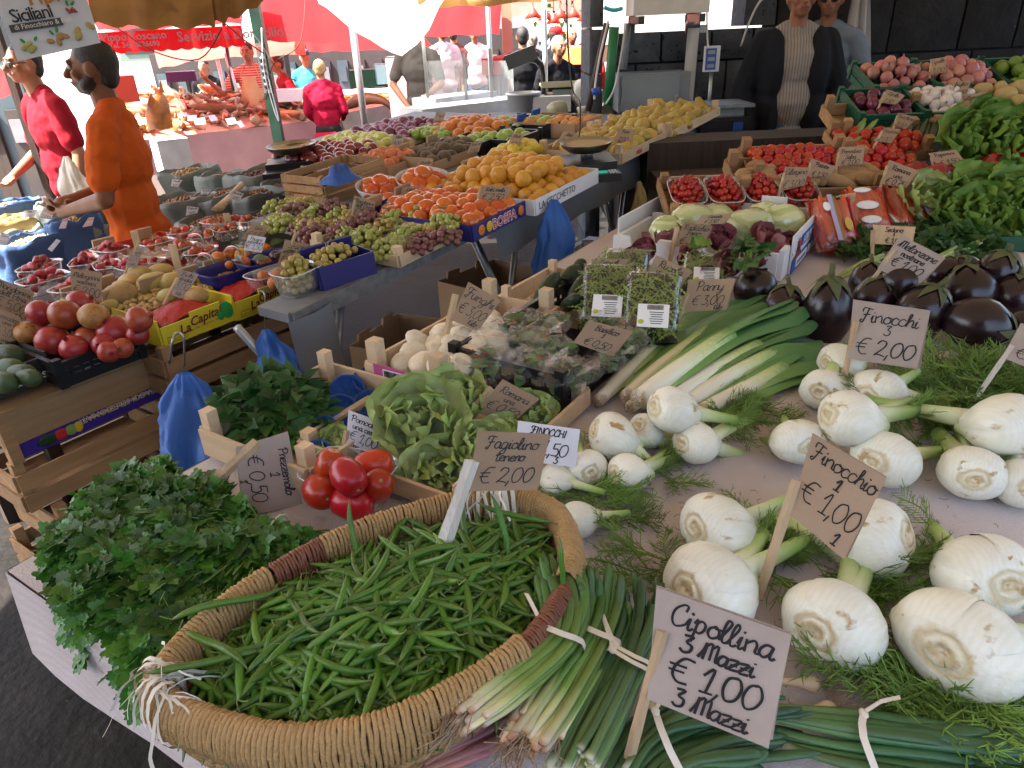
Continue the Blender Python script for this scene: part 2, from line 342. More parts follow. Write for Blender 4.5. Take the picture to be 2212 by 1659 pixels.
hang('red_awning','scalloped red canvas further back above the second fish stall',([(650,70),(760,62),(900,60)],[(668,112),(760,110),(940,105)],[11,11,11.2],[10.5,10.5,10.6]),0,m_red)
hang('red_awning','faded salmon awning hanging behind the fishmonger in the striped shirt',([(330,90),(450,90),(660,85)],[(345,148),(455,128),(660,118)],[9.8,9.8,10],[9.4,9.4,9.6]),0,m_pink)
hang('red_awning','broad red awning sheet over the glass counters',([(890,-5),(980,-10),(1085,-12)],[(852,84),(960,78),(1078,73)],[9.3,9.3,9.3],[8.4,8.4,8.4]),0,m_red)
hang('red_awning','dusty rose awning edge above the hanging lamps',([(1075,-30),(1200,-30),(1300,-30)],[(1085,42),(1190,22),(1290,45)],[11,11,11],[10.4,10.4,10.4]),0,m_pink)
hang('white_tarp','blazing white tarpaulin hanging in a point over the lane',([(640,-120),(830,-130),(1010,-120)],[(690,8),(868,118),(965,-12)],[7.4,7.4,7.4],[6.1,6.3,6.1]),0,m_tarpw)
hang('canvas_strip','grey beige canvas edge running along the top of the lane',([(890,-40),(1050,-40),(1300,-40)],[(905,14),(1060,12),(1300,-10)],[6.6,6.6,6.4],[6.6,6.6,6.4]),0,m_och)
# ---- steel and timber uprights around the fish stalls
for x,y,z,r,t,l in ((775,165,.85,.045,2.45,'thick grey steel post by the fish counter'),(1062,190,.75,.03,2.3,'pale post in front of the distant meat stall'),):
 p=atd(x,y,8.6); b=MB(); b.tube([(0,0,0),(0,0,2.6-gz(9))],r,10); tag(obj('steel_post',b,m_steel,None,Tr(p.x,p.y,gz(p.y))),l,'pole')
p=atd(1178,160,6.3); b=MB(); b.tube([(0,0,0),(0,0,2.4)],.022,8); tag(obj('white_post',b,m_white,None,Tr(p.x,p.y,gz(p.y))),'slim cream post beside the dark scale head','pole')
p=atd(1095,60,9.6); b=MB(); b.box((0,0,1.3),(.14,.12,2.6)); tag(obj('timber_post',b,mat('tan_timber',(.4,.26,.16),.8),None,Tr(p.x,p.y,gz(p.y))),'square tan timber post under the rose awning','pole')
# ---- near stall: trestle table under a woven cloth
m_cloth=mat('woven_cloth',(.62,.56,.55),.9,(.50,.43,.41),5,.35,260,.2,c3=(.34,.245,.20),ns3=9,th3=.66,wave=((.48,.40,.41),150,.35,'X',.4)); m_wood=mat('pale_wood',(.52,.34,.19),.75,(.40,.25,.13),5,.15,30,stretch=(1,1,8),rv=.12)
m_woodx=mat('crate_wood',(.40,.23,.105),.75,(.27,.15,.065),4,.2,30,stretch=(1.2,9,9),rv=.16,c3=(.2,.11,.05),ns3=6,th3=.74)
st=thing('vegetable_stall','long trestle stall under a pinkish woven cloth, loaded with vegetables','stall',frame((P0.x,P0.y,0),E2))
LS,LW=2.6,3.4     # along E2, along F2 (local x = E2, local y = up x E2 = -F2)
b=MB(); b.box((LS/2,-LW/2,.945),(LS-.02,LW-.02,.03)); obj('tabletop',b,m_wood,st)
for x,y in ((.12,-.12),(2.3,-.12),(.12,-3.2),(2.3,-3.2)):
 b=MB(); b.box((x,y,.465),(.05,.05,.93)); obj('leg',b,m_wood,st)
b=MB(); rr=random.Random(5)
def cl(u,v):
 x=-.012+(LS+.02)*u; y=.012-(LW+.02)*v; return Vector((x,y,.966+.0045*max(0,nz((x*2.2,y*2.2,0),1.6))+.0022*math.sin(9*x+5*math.sin(4*y))))
b.grid(60,70,cl)
b.grid(40,6,lambda u,v:Vector((-.012-.004-.015*v-.006*math.sin(u*40)*v,.012-LW*u,.966-.17*v)))
b.grid(40,6,lambda u,v:Vector((-.012+LS*u,.012+.004+.02*v+.006*math.sin(u*30)*v,.966-.10*v)))
cloth=tag(obj('stall_cloth',b,m_cloth,None,st.matrix_basis),'pinkish grey woven cloth spread over the vegetable stall','tablecloth')
# ---- middle stall: steel trestle table with a grey edge rail
m_greyt=mat('grey_table_sheet',(.20,.21,.225),.6,(.15,.155,.165),4,.15,20); m_cb=mat('cardboard',(.42,.27,.15),.8,(.36,.22,.12),5,rv=.08)
ft=thing('fruit_stall','long fruit stall table with a grey metal edge rail and folding steel legs','stall',frame((A1.x,A1.y,0),E1+Vector((0,0,MK)),N1))
b=MB(); b.box((1.77,.06,.985),(3.56,.14,.03)); b.box((1.87,.27,.9845),(3.36,.28,.03)); b.box((1.93,.68,.9835),(2.64,.56,.03)); b.box((2.28,1.23,.985),(1.86,.54,.03)); b.box((2.55,1.84,.9835),(1.2,.70,.03)); obj('tabletop',b,m_greyt,ft)
b=MB(); b.box((1.75,-.013,.975),(3.5,.024,.055)); obj('edge_rail',b,mat('worn_grey_rail',(.24,.24,.23),.55,(.14,.14,.135),30,.3,60,metal=.3),ft)
for x in (.12,1.25,2.4,3.3):
 for s in (-1,1):
  b=MB(); b.tube([(x-.22*s,.08,-MK*x),(x+.22*s,.12,.97)],.014,6); obj('leg',b,m_steel,ft)
 b=MB(); b.tube([(x,.1,.5),(x+.3,.6,.96)],.01,6); obj('brace',b,m_steel,ft)
b=MB();
def gcl(u,v): return Vector((1.02+2.5*u,-.032-.02*v-.012*math.sin(u*38)*v,.99-(.16+.06*u)*v))
b.grid(50,6,gcl); b.grid(30,3,lambda u,v:Vector((1.02+2.5*u,-.030+.5*v,1.0035))); tag(obj('grey_sheet',b,m_greyt,None,ft.matrix_basis),'grey plastic sheet hanging over the front edge of the fruit stall','tablecloth')
# ================================================================= HANDWRITING
GL={
'a':(5,'4,4.6 2,5 .6,3.2 .6,1.2 2,.1 3.6,1.8 4,4.8 3.9,1 4.6,0 5.4,.8'),'b':(4.4,'0,1 1.6,5.5 2.4,8.4 1.5,8.8 1,6 1,1.5 2,0 3.4,.8 3.6,3 2.4,4.4 1.2,3.6'),
'c':(4.2,'3.8,4.2 2.4,5 .8,3.6 .6,1.4 2,0 3.4,.5 4.4,1.2'),'d':(5,'4,4.4 2,5 .6,3.2 .6,1.2 2,.1 3.6,1.8 4.4,8.8 4,2 4.4,.2 5.2,.6'),
'e':(4.2,'.6,2.2 2.6,2.8 3.6,4 2.4,5 .9,3.8 .6,1.4 2,0 3.6,.6 4.4,1.4'),'f':(3.6,'3.6,8 2.6,8.8 1.8,6 1.4,-3 .6,-3.4 1.4,-.6 3.4,.6|.4,4.2 3.4,4.6'),
'g':(5,'4,4.6 2,5 .6,3.2 .6,1.2 2,.1 3.6,1.8 4,4.8 3.6,-2.6 2,-4 .6,-3 2,-1 5,.8'),'h':(5,'0,.6 1.8,6 2.2,8.6 1.2,8.8 1,5 .9,0 1.4,3 3,5 4,3.6 3.9,.8 4.6,0 5.4,.8'),
'i':(2.6,'.4,2 1.2,4.8 1,1 1.6,0 2.8,1|1.5,6.8 1.7,6.6'),'k':(4.6,'.8,8.6 .8,0|3.8,4.8 1,2.6 4,0'),'K':(5.4,'1,8.4 1,0|4.6,8.4 1.2,4 4.8,0'),
'l':(2.8,'0,.6 2,5.6 2.4,8.2 1.4,8.8 .8,5.6 .9,1 1.8,0 3,.8'),'m':(7,'.4,4.6 .8,0|.8,3.2 2.2,5 3.1,3.8 3.1,0|3.2,3.2 4.8,5 5.7,3.6 5.8,.6 7.2,.8'),
'n':(5,'.4,4.6 .8,0|.8,3.2 2.6,5 3.8,3.6 3.9,.8 5.2,.6'),'o':(4.6,'2.6,5 .8,4 .5,1.6 2,0 3.8,1.4 3.8,3.8 2.4,5 2.6,4.2 4.8,4.2'),
'p':(4.8,'.4,3.6 1.2,5 .6,-4|.9,3.4 2.4,5.2 3.8,4 3.6,1.4 2.2,.2 .9,1.2'),'q':(5,'4,4.6 2,5 .6,3.2 .6,1.2 2,.1 3.6,1.8 4,4.8 3.8,-4'),
'r':(4,'.5,4.4 .9,0|.9,3 2,4.8 3.6,4.6 3.4,1 4.4,.4'),'s':(4,'0,.8 2.2,5.4 3,3.2 3,.8 1.6,0 .4,.9|3,1 4.2,1'),'t':(3.6,'1.8,8 1.4,1.2 2.2,0 3.6,.8|.2,5.4 3.6,5.8'),
'u':(5,'.4,4.8 .6,1.2 1.8,0 3.4,1.6 3.8,4.8 3.8,1 5.2,.6'),'v':(4.4,'.4,4.6 1.6,0 3.8,4.8 4.4,4.4'),'z':(4.4,'.4,4.6 3.8,4.8 .6,.2 4.2,.2|1,2.5 3.2,2.6'),'x':(4,'.4,5 3.6,0|3.6,5 .4,0'),'y':(5,'.4,4.8 .8,1.4 2,.4 3.6,2 4,4.8 3,-3 1.4,-4 .8,-2.4 4.8,.8'),
'w':(6,'.4,4.8 1,.4 3,4 4,.4 5.8,4.8'),'A':(6,'0,0 3,9 3.4,9 5.4,0|1.2,3.2 4.8,3.4'),'B':(6,'1.4,8.4 1,0|0,7 2.6,9 4.8,7.6 3.4,5.2 1.4,4.8 4.6,4 5,1.4 3,0 .6,.6'),
'C':(5.6,'4.6,6.6 4.8,8.6 3.4,8.8 1.4,6.4 .8,2.6 2,.2 4,.6 5.6,2'),'F':(6,'.6,6.6 1,9.4 5.6,8.8|3.6,8.8 2.6,3 1.6,-.6 .2,.2 1.2,1.4|1.4,4.6 4.8,5.2'),
'L':(5.2,'.8,6.6 2.2,9 2,4 .8,.4 2,.2 5.2,.4'),'M':(8,'0,.4 1.6,4.6 2.2,8.6 1.9,.2|2.2,7 4.4,8.8 4.6,.6|4.6,6.6 6.8,8.6 6.9,1 8,.8'),'P':(5.6,'1.6,8.4 1,0|0,6.6 2,9 4.6,8 4.8,5.6 2.8,4 1.2,4.8'),
'R':(6,'1.6,8.4 1,0|0,6.6 2,9 4.6,8 4.6,5.6 1.4,4.4 5.4,0'),'S':(5,'4.4,7.8 3,9 1,7.6 1.6,5.2 4,3.6 4,1 2,0 .2,1.4'),'U':(6,'.4,8 1,2 2.6,0 4.6,2 5,8.4 5,1 6,.4'),'Z':(5,'.4,8.6 4.6,8.8 .4,.2 4.8,.2'),'I':(3,'1.6,8.8 1,0'),'N':(6,'.6,0 1,8.8 4.6,.2 5,9'),
'O':(6,'3,9 .8,7 .6,2 2.8,0 5,2.2 5,7 3,9'),'H':(6,'1,8.8 .8,0|5,8.8 4.8,0|.9,4.4 4.9,4.6'),'E':(5,'4.4,8.6 1,8.6 .8,.2 4.4,.2|.9,4.6 3.8,4.8'),'G':(6,'5,7.4 3.4,9 .8,6 .8,2 3,0 5,1.6 5,4 3.2,4'),'D':(6,'1,8.8 .8,0 3.6,.4 5.2,4 3.8,8 .4,8.8'),'T':(5.4,'.2,8.8 5.2,8.8|2.8,8.8 2.4,0'),'V':(5.6,'.4,8.8 2.4,0 5.4,9'),
'0':(6,'3.4,8.6 1.2,7.4 .4,3.6 1.8,.2 4.2,1.2 5.2,5 4,8.2 2.6,8.2'),'1':(4.4,'.6,5.6 3,8.8 2.2,.2|.6,0 4,.2'),'2':(5.4,'.6,6.6 1.8,8.6 4.2,7.8 3.8,5 .4,.4 1.6,1 5,.2'),
'3':(5,'.8,8.4 4,8.6 2,5.4 4.2,4 3.8,1 1.6,0 .2,1.2'),'5':(5.2,'4.8,8.8 1.6,8.6|1.6,8.6 1.2,5 3.4,5.4 4.6,3 3.4,.4 .6,.4'),'6':(5,'4,8.6 1.4,5.6 .8,2 2.4,0 4.4,1.6 3.6,4 1,3'),'7':(5,'.4,8.4 4.8,8.6 2,0|1.4,4.2 4.4,4.6'),'8':(5,'4,7.6 2.4,8.8 1,7 4,3 3.4,.4 1.4,.4 .8,2.4 4,7.6'),'9':(5,'4.4,6.6 2.4,8.8 .8,6.6 2.6,4.4 4.4,6.6 3.4,0'),'4':(5,'3.4,8.8 .4,3 4.6,3.2|3.4,5 3.2,0'),
'€':(6.4,'6.2,8.6 3.6,8.6 1.6,5.6 1.4,2.4 3,.2 5.6,.4|.2,5.6 4.6,5.8|.2,3.6 4.2,3.8'),',':(2,'1.4,1 .4,-1.8'),'.':(2,'1,.4 1.2,.2'),"'":(1.6,'.8,8.6 .6,7'),' ':(3.2,''),'-':(3,'.4,4 2.6,4.2'),'/':(3,'.2,0 2.8,9'),'^':(4.4,'.8,1.6 3.2,1.4|.4,0 4,-.4')}
def hand(b,lines,Q,pen,m=0,off=.0012,g=rng):
 """ink strokes on a quad Q (4 corners TL TR BR BL); lines = (text, baseline v from top 0..1, cap height as share of card height[, centre u])"""
 TL,TR,BR,BL=[Vector(q) for q in Q]; n=(TR-TL).cross(BL-TL).normalized()*-1
 if n.dot(Vector((0,0,CZ))-TL)<0: n=-n
 W=((TR-TL).length+(BR-BL).length)/2; H=((BL-TL).length+(BR-TR).length)/2
 def pt(u,v,o): return (TL.lerp(TR,u)).lerp(BL.lerp(BR,u),v)+n*o
 lay=off
 for ln in lines:
  txt,v0,ch=ln[:3]; cu=ln[3] if len(ln)>3 else .5
  k=ch*H/9; tw=sum(GL.get(c,GL['o'])[0]*.92 for c in txt)*k; sx=min(1.12,.9*W/max(tw,1e-6))
  x=cu*W-tw*sx/2; x=max(.04*W,min(x,.96*W-tw*sx)); jy=0
  for c in txt:
   adv,st_=GL.get(c,GL['o'])
   if st_:
    for q in st_.split('|'):
     P=[tuple(float(z) for z in s.split(',')) for s in q.split()]
     P=[Vector((px_+.14*py+g.uniform(-.12,.12),py+g.uniform(-.12,.12)+jy,0)) for px_,py in P]
     P=catmull(P,4) if len(P)>2 else P
     pw=pen*g.uniform(.85,1.15)
     pts=[]; V=[]
     for i,p in enumerate(P):
      d=(P[min(i+1,len(P)-1)]-P[max(i-1,0)]); d=Vector((d.x*sx,d.y,0)); d=d.normalized() if d.length>0 else Vector((1,0,0))
      e=d*(pw*.5/k) if i in(0,len(P)-1) else Vector((0,0,0)); e=-e if i==0 else e
      nn=Vector((-d.y,d.x,0))*pw/k
      for sgn in (-1,1):
       q_=p+nn*sgn+e; lay+=1.5e-7
       V.append(pt((x+q_.x*k*sx)/W,v0-q_.y*k/H,lay))
     b.add(V,[(2*i,2*i+1,2*i+3,2*i+2) for i in range(len(P)-1)],m,False); lay+=1e-5
   x+=adv*.92*k*sx; jy+=g.uniform(-.18,.18); jy*=.7
 return b
m_ink=mat('black_ink',(.012,.010,.012),.5); m_card=mat('brown_card',(.40,.275,.175),.85,(.34,.225,.14),9,.12,90,rv=.14,c3=(.25,.16,.095),ns3=12,th3=.7); m_cardg=mat('greyish_card',(.43,.345,.295),.85,(.37,.29,.24),9,.12,90,rv=.06)
m_paper=mat('white_paper',(.78,.77,.8),.8,(.7,.68,.72),7,.1,40); m_stick=mat('split_wood_stick',(.60,.43,.26),.8,(.46,.31,.17),8,.3,60,stretch=(5,5,.5),rv=.12); m_stickw=mat('whitewashed_stick',(.72,.66,.58),.85,(.55,.48,.40),8,.4,60,stretch=(5,5,.5))
NCARD=[0]
def card(label,Q,lines,foot=None,z=1.0,top=None,mt=None,pen=.05,sw=.0075,smat=None,tilt=.3,sheets=2,yaw=0,group=None,stick=True,dep=None,scribble=0):
 """folded price card through four photo points, standing at the depth of its stick's foot"""
 g=random.Random(NCARD[0]*13+5); NCARD[0]+=1
 mt=mt or m_card
 cx=sum(q[0] for q in Q)/4; by=max(q[1] for q in Q)
 fx=foot if foot else ((Q[2][0]+Q[3][0])/2,(Q[2][1]+Q[3][1])/2)
 p=at(fx[0],fx[1],z) if dep is None else atd(fx[0],fx[1],dep)
 d=Vector((-p.x,-p.y,0)).normalized(); d=Matrix.Rotation(yaw,3,'Z')@d
 n=(d+Vector((0,0,tilt))).normalized()
 C=[onplane(x,y,p+n*.012,n) for x,y in Q]; c0=sum(C,Vector())/4
 t=thing('price_card',label,'price card',Tr(c0),group); L=[c-c0 for c in C]
 b=MB(); b.slab([L[3],L[2],L[1],L[0]],.0016) if False else None
 th=-n*.0016
 b.add(L+[q+th for q in L],[(3,2,1,0),(4,5,6,7),(0,1,5,4),(1,2,6,5),(2,3,7,6),(3,0,4,7)],0,False)
 obj('sheet',b,mt,t)
 W=(L[1]-L[0]).length; H=(L[3]-L[0]).length
 if sheets>1:
  b=MB(); u=(L[1]-L[0]).normalized()
  K=[L[0]-n*.004,L[1]-n*.005,L[2]-n*W*.12+u*W*.05,L[3]-n*W*.14+u*W*.05]
  b.add(K+[q+th for q in K],[(3,2,1,0),(4,5,6,7),(0,1,5,4),(1,2,6,5),(2,3,7,6),(3,0,4,7)],0,False); obj('back_sheet',b,mt,t)
 if lines:
  b=MB(); hand(b,lines,L,pen*W*.20,0,.0006,g); obj('lettering',b,m_ink,t)
 if stick and (foot or top):
  tp=top if top else ((Q[0][0]+Q[3][0])/2,(Q[0][1]+Q[3][1])/2)
  a=onplane(tp[0],tp[1],p+n*.016,n)-c0; f=p-c0
  u=(a-f).normalized(); f=f-u*.03; sd_=u.cross(n).normalized()
  b=MB(); k=6; V=[]
  pts=[f.lerp(a,i/k) for i in range(k+1)]
  b.tube(pts,[sw*(.8 if i==0 else 1)*g.uniform(.9,1.08) for i in range(k+1)],4,0,True,None,.42,False,up=n)
  obj('stick',b,smat or m_stick,t)
 return t
# ================================================================= LEAVES AND PRODUCE MESHES
m_parsley=mat('parsley_leaf',(.06,.165,.014),.42,(.028,.09,.009),30,.25,120,.5,rv=.45,hv=.02,trl=.22)
m_mint=mat('mint_leaf',(.04,.12,.018),.5,(.025,.08,.013),30,.4,120,.4,rv=.4,hv=.02,trl=.2); m_celery=mat('celery_leaf',(.05,.13,.025),.5,(.035,.10,.02),30,.3,120,.4,rv=.4,hv=.02,trl=.2)
m_stem=mat('green_stem',(.16,.27,.05),.45,(.11,.2,.035),20,rv=.2); m_frond=mat('fennel_frond',(.19,.31,.05),.6,(.10,.20,.03),15,rv=.25)
def leafshape(out,fold=.25,cup=.15,b=None,m=0,k=0):
 """flat leaf from an outline of (x,y) half points along y (right side); mirrored, folded along the midrib"""
 b=b or MB(); n=len(out); V=[]
 mid=[Vector((0,y,0)) for x,y in out]
 R=[Vector((x,y,abs(x)*fold-cup*y*y)) for x,y in out]; Lf=[Vector((-x,y,abs(x)*fold-cup*y*y)) for x,y in out]
 mid=[Vector((0,y,-cup*y*y)) for x,y in out]
 V=Lf+mid+R; T=[y for x,y in out]*3
 F=[(i,n+i,n+i+1,i+1) for i in range(n-1)]+[(n+i,2*n+i,2*n+i+1,n+i+1) for i in range(n-1)]
 return b.add(V,F,m,True,T)
def parsley_mesh(seed):
 g=random.Random(seed); b=MB()
 b.tube([(0,-.9,-.05),(0,-.4,0),(0,0,0)],.022,3,1)
 for a,s,oy in ((0,1,0),(.95,.82,-.12),(-.95,.82,-.12),(.6,.5,-.5),(-.6,.5,-.5)):
  s*=g.uniform(.85,1.1); a+=g.uniform(-.15,.15)
  out=[(.0,0),(.09,.08),(.30,.22),(.22,.34),(.42,.5),(.27,.58),(.30,.76),(.15,.78),(.1,.95),(.0,1.0)]
  q=leafshape(out,g.uniform(.1,.4),g.uniform(.0,.3)); M=Tr(0,oy,0)@Rz(-a)@Rx(g.uniform(-.3,.3))@Sc(s)
  q.xf(M); b.add(q.v,q.f,0,True)
 return b
def ovate_mesh(seed,w=.33,teeth=.03):
 g=random.Random(seed); b=MB(); b.tube([(0,-.4,-.04),(0,0,0)],.02,3,1); out=[]
 for i in range(9):
  y=i/8; x=w*math.sin(math.pi*y**.75)*(1 if i%2 else 1-teeth*3); out.append((max(x,0),y))
 q=leafshape(out,g.uniform(.1,.5),g.uniform(.1,.5)); b.add(q.v,q.f,0,True); return b
def leaf_cloud(parent,name,meshes,mts,pts,nmax,stuffname):
 """pts: list of (Matrix) ; first nmax as separate leaves, the rest as one joined mass"""
 datas=[q.mesh(name,mts) for q in meshes]
 for i,M in enumerate(pts[:nmax]): link(name,datas[i%len(datas)],parent,M)
 if len(pts)>nmax:
  b=MB()
  for i,M in enumerate(pts[nmax:]):
   q=meshes[i%len(meshes)]; o=len(b.v); b.v+=[tuple(M@Vector(p)) for p in q.v]; b.f+=[tuple(j+o for j in f) for f in q.f]; b.m+=q.m; b.s+=q.s; b.t+=[0.0]*len(q.v)
  stuff(obj(stuffname,b,mts,parent))
def orient(p,dirv,roll=0,s=1.0,up=None):
 """matrix placing a leaf (local +y = along, +z = face) at p pointing dirv, facing up"""
 d=Vector(dirv).normalized(); u=Vector(up or (0,0,1)); u=(u-d*u.dot(d)); u=u.normalized() if u.length>1e-4 else d.orthogonal().normalized()
 x=d.cross(u); M=Matrix(((x.x,d.x,u.x,p[0]),(x.y,d.y,u.y,p[1]),(x.z,d.z,u.z,p[2]),(0,0,0,1)))
 return M@Ry(roll)@Sc(s)
def scatter(name,label,cat,group,meshes,Ms):
 out=[]
 for i,M in enumerate(Ms):
  out.append(tag(link(name,meshes[i%len(meshes)],None,M),label,cat,group))
 return out
def bumpy(amp,fr,seed): return lambda p: p*(1+amp*nz(p,fr,seed))
def round_fruit(seed,r=1,flat=.9,dim=.12,stem=True,n=14,k=9,lump=.03,taper=0,crown=0):
 b=MB(); prof=[];t=[]
 for i in range(k+1):
  th=math.pi*i/k; z=-math.cos(th)*flat; x=math.sin(th)*(1+taper*math.cos(th))
  z-= dim*math.exp(-(x/.28)**2)*(1 if i>k/2 else -1)*(1 if i>k/2 else .5); prof.append((max(x,.001),z)); t.append(i/k)
 b.lathe(prof,n,0,None,lambda p,a,u:p*(1+lump*nz(p,1.3,seed*3.1)),t)
 if stem: b.tube([(0,0,flat-dim-.05),(.03,.02,flat+.06)],[.05,.04],5,1)
 if crown:
  for j in range(6):
   a=j*math.pi/3; d=Vector((math.cos(a),math.sin(a),0)); b.add([d*.13+Vector((-d.y,d.x,0))*.08+Vector((0,0,flat-.03)),d*.13-Vector((-d.y,d.x,0))*.08+Vector((0,0,flat-.03)),d*.24+Vector((0,0,flat+.25))],[(0,1,2)],1,False)
  b.lathe([(.24,flat-.08),(.15,flat-.02),(.16,flat+.14)],8,1)
 return b
# ---- fennel
m_bulb=mat('fennel_bulb',(.80,.78,.66),.36,(.70,.65,.46),2.2,.15,14,.5,rv=.05,sss=.06,c3=(.40,.25,.08),ns3=2.0,th3=.62,stretch=(1,1,.45),wave=((.60,.66,.42),2.6,.18,'X',5),ramp=[(.0,(.44,.27,.12)),(.03,(.70,.60,.42)),(.07,(.50,.36,.18)),(.10,(.78,.73,.58)),(.165,(.58,.45,.25)),(.20,(.80,.79,.70)),(.80,(.80,.80,.68)),(.93,(.60,.68,.36)),(1,(.36,.50,.14))],w2=.35)
m_stalk=mat('fennel_stalk',(.4,.5,.2),.4,None,8,.2,60,.45,rv=.12,ramp=[(.0,(.76,.78,.60)),(.3,(.60,.68,.34)),(.7,(.34,.48,.13)),(1,(.22,.35,.07))])
m_cut=mat('pale_cut_end',(.42,.5,.2),.6)
def frond_mesh(seed,n=26,L=.09):
 g=random.Random(seed); b=MB()
 b.tube(catmull([(0,0,0),(g.uniform(-.1,.1)*L,.5*L,.1*L),(g.uniform(-.2,.2)*L,L,.05*L)],4),[.0016]*8+[.0006],3)
 for i in range(n):
  y=L*(.15+.85*i/n); s=1 if i%2 else -1; ln=L*.42*(1-.5*i/n)*g.uniform(.6,1.2); d=Vector((s*.8,.7,g.uniform(-.4,.7))).normalized()
  p=Vector((0,y,.07*L)); e=p+d*ln; b.tube([p,e],[.0009,.0004],3,0,False)
  for k in range(5):
   q=p.lerp(e,g.uniform(.25,1)); dd=(d+Vector((g.uniform(-.9,.9),g.uniform(-.2,.9),g.uniform(-.7,.7)))).normalized(); b.tube([q,q+dd*ln*g.uniform(.25,.55)],[.0008,.0003],3,0,False)
 return b
FROND=None
def fennel_parts(seed):
 """local: root disc looks along -Z, stalks along +Z, bulb radius about 1"""
 g=random.Random(seed); fl=g.uniform(.78,.92)
 prof=[(.001,-.66),(.06,-.665),(.12,-.70),(.20,-.73),(.29,-.73),(.325,-.68),(.38,-.71),(.50,-.68),(.68,-.60),(.85,-.44),(.97,-.2),(1.0,.05),(.95,.32),(.80,.60),(.60,.86),(.44,1.08),(.34,1.28)]
 a0=g.uniform(0,6.28); seams=[(a0+i*math.pi+g.uniform(-.3,.3),g.uniform(.2,.6)) for i in range(2)]
 tt=[0,.03,.06,.08,.1,.13,.16,.2,.28,.38,.48,.56,.64,.74,.84,.92,1]
 def fn(p,a,u):
  r=1+.035*nz((p.x,p.y,p.z),1.6,seed)+.016*math.sin(30*a+3*nz(p,2,seed)+2*p.z)*min(1,max(0,(u-.42)*2.5))+.03*math.sin(3*a+seed)*min(1,max(0,(u-.3)*2))
  for s,k in seams:
   if u>.36:
    dd=(a-s-k*(u-.4)+math.pi)%(2*math.pi)-math.pi
    r-=.10*math.exp(-(dd/.07)**2)*min(1,(u-.36)*4); r+=.05*math.exp(-((dd-.22)/.2)**2)*min(1,(u-.36)*4)
  return Vector((p.x*r,p.y*r*fl,p.z*(1+.02*math.sin(2*a+seed))))
 b=MB(); b.lathe(prof,40,0,None,fn,tt)
 sh=[]
 for q in range(2):   # outer sheath leaves wrapped round the bulb
  s,k=seams[q]; c=MB(); w=g.uniform(1.3,2.0)
  pr=[(r*1.03+.012,z) for r,z in prof[7:16]]; c.lathe(pr,18,0,None,lambda p,a,u:fn(p,a-.0,.45+u*.5)*(1+.0*u) if False else Vector((p.x,p.y*fl,p.z-.0)),[.24+.07*i for i in range(9)],s-w*.1,s+w)
  nn=19; V=[]
  for i in range(9):
   for j in range(nn):
    p=Vector(c.v[i*nn+j]); e=min(j,nn-1-j)/3; ee=min(1,e); ey=min(1,i/2.0); V.append(tuple(p*(.975+.025*ee*ey)+Vector((0,0,0))))
  c.v=V; sh.append(c)
 st_=[]; n=g.choice((2,3,3,4))
 for i in range(n):
  c=MB(); a=g.uniform(0,6.28); ln=g.uniform(1.4,3.0); sp=g.uniform(.25,.6)*(1 if n>1 else .2); d=Vector((math.cos(a)*sp,math.sin(a)*sp*fl,1)).normalized()
  p0=Vector((math.cos(a)*.2,math.sin(a)*.2,.95)); pts=[p0+d*ln*k/5+Vector((0,0,0)) for k in range(6)]
  r=g.uniform(.20,.30); c.tube(pts,[r*1.5,r*1.3,r*1.1,r,r*.95,r*.9],10,0,True,[0,.2,.4,.6,.8,1.0],.75); c.m[-1]=1; c.s[-1]=False
  st_.append((c,pts[-1],d))
 return b,sh,st_
FEN=[]
def fennel_bank():
 global FROND
 FROND=[frond_mesh(i).mesh('frond',m_frond) for i in range(5)]
 for s in range(7):
  b,sh,st_=fennel_parts(s+3)
  FEN.append((b.mesh('bulb',m_bulb),[c.mesh('sheath',m_bulb) for c in sh],[(c.mesh('stalk',[m_stalk,m_cut]),p,d) for c,p,d in st_]))
def fennel(label,x,y,r,face,up_roll=0,k=0,z=None,group=None,fr=3,ay=None):
 """bulb centred on photo point, root disc facing direction `face` (world)"""
 c=at(x,y,z if z is not None else TZ+r*.92)
 d=-Vector(face).normalized(); q=d.to_track_quat('Z','Y').to_matrix().to_4x4()
 M=Tr(c)@q@Rz(up_roll)@Sc(r)
 t=thing('fennel',label,'fennel',M,group); bm,sh,sts=FEN[k%len(FEN)]
 link('bulb',bm,t)
 for s in sh: link('sheath',s,t)
 g=random.Random(k*7+int(x))
 for sm,p,dd in sts:
  o=link('stalk',sm,t)
  for f in range(fr):
   dv=(dd+Vector((g.uniform(-.9,.9),g.uniform(-.9,.9),g.uniform(-.2,.7)))).normalized()
   link('frond',FROND[g.randrange(5)],o,orient(p-dd*g.uniform(0,.9),dv,g.uniform(-1,1),g.uniform(.8,1.35)/r*.75))
 return t
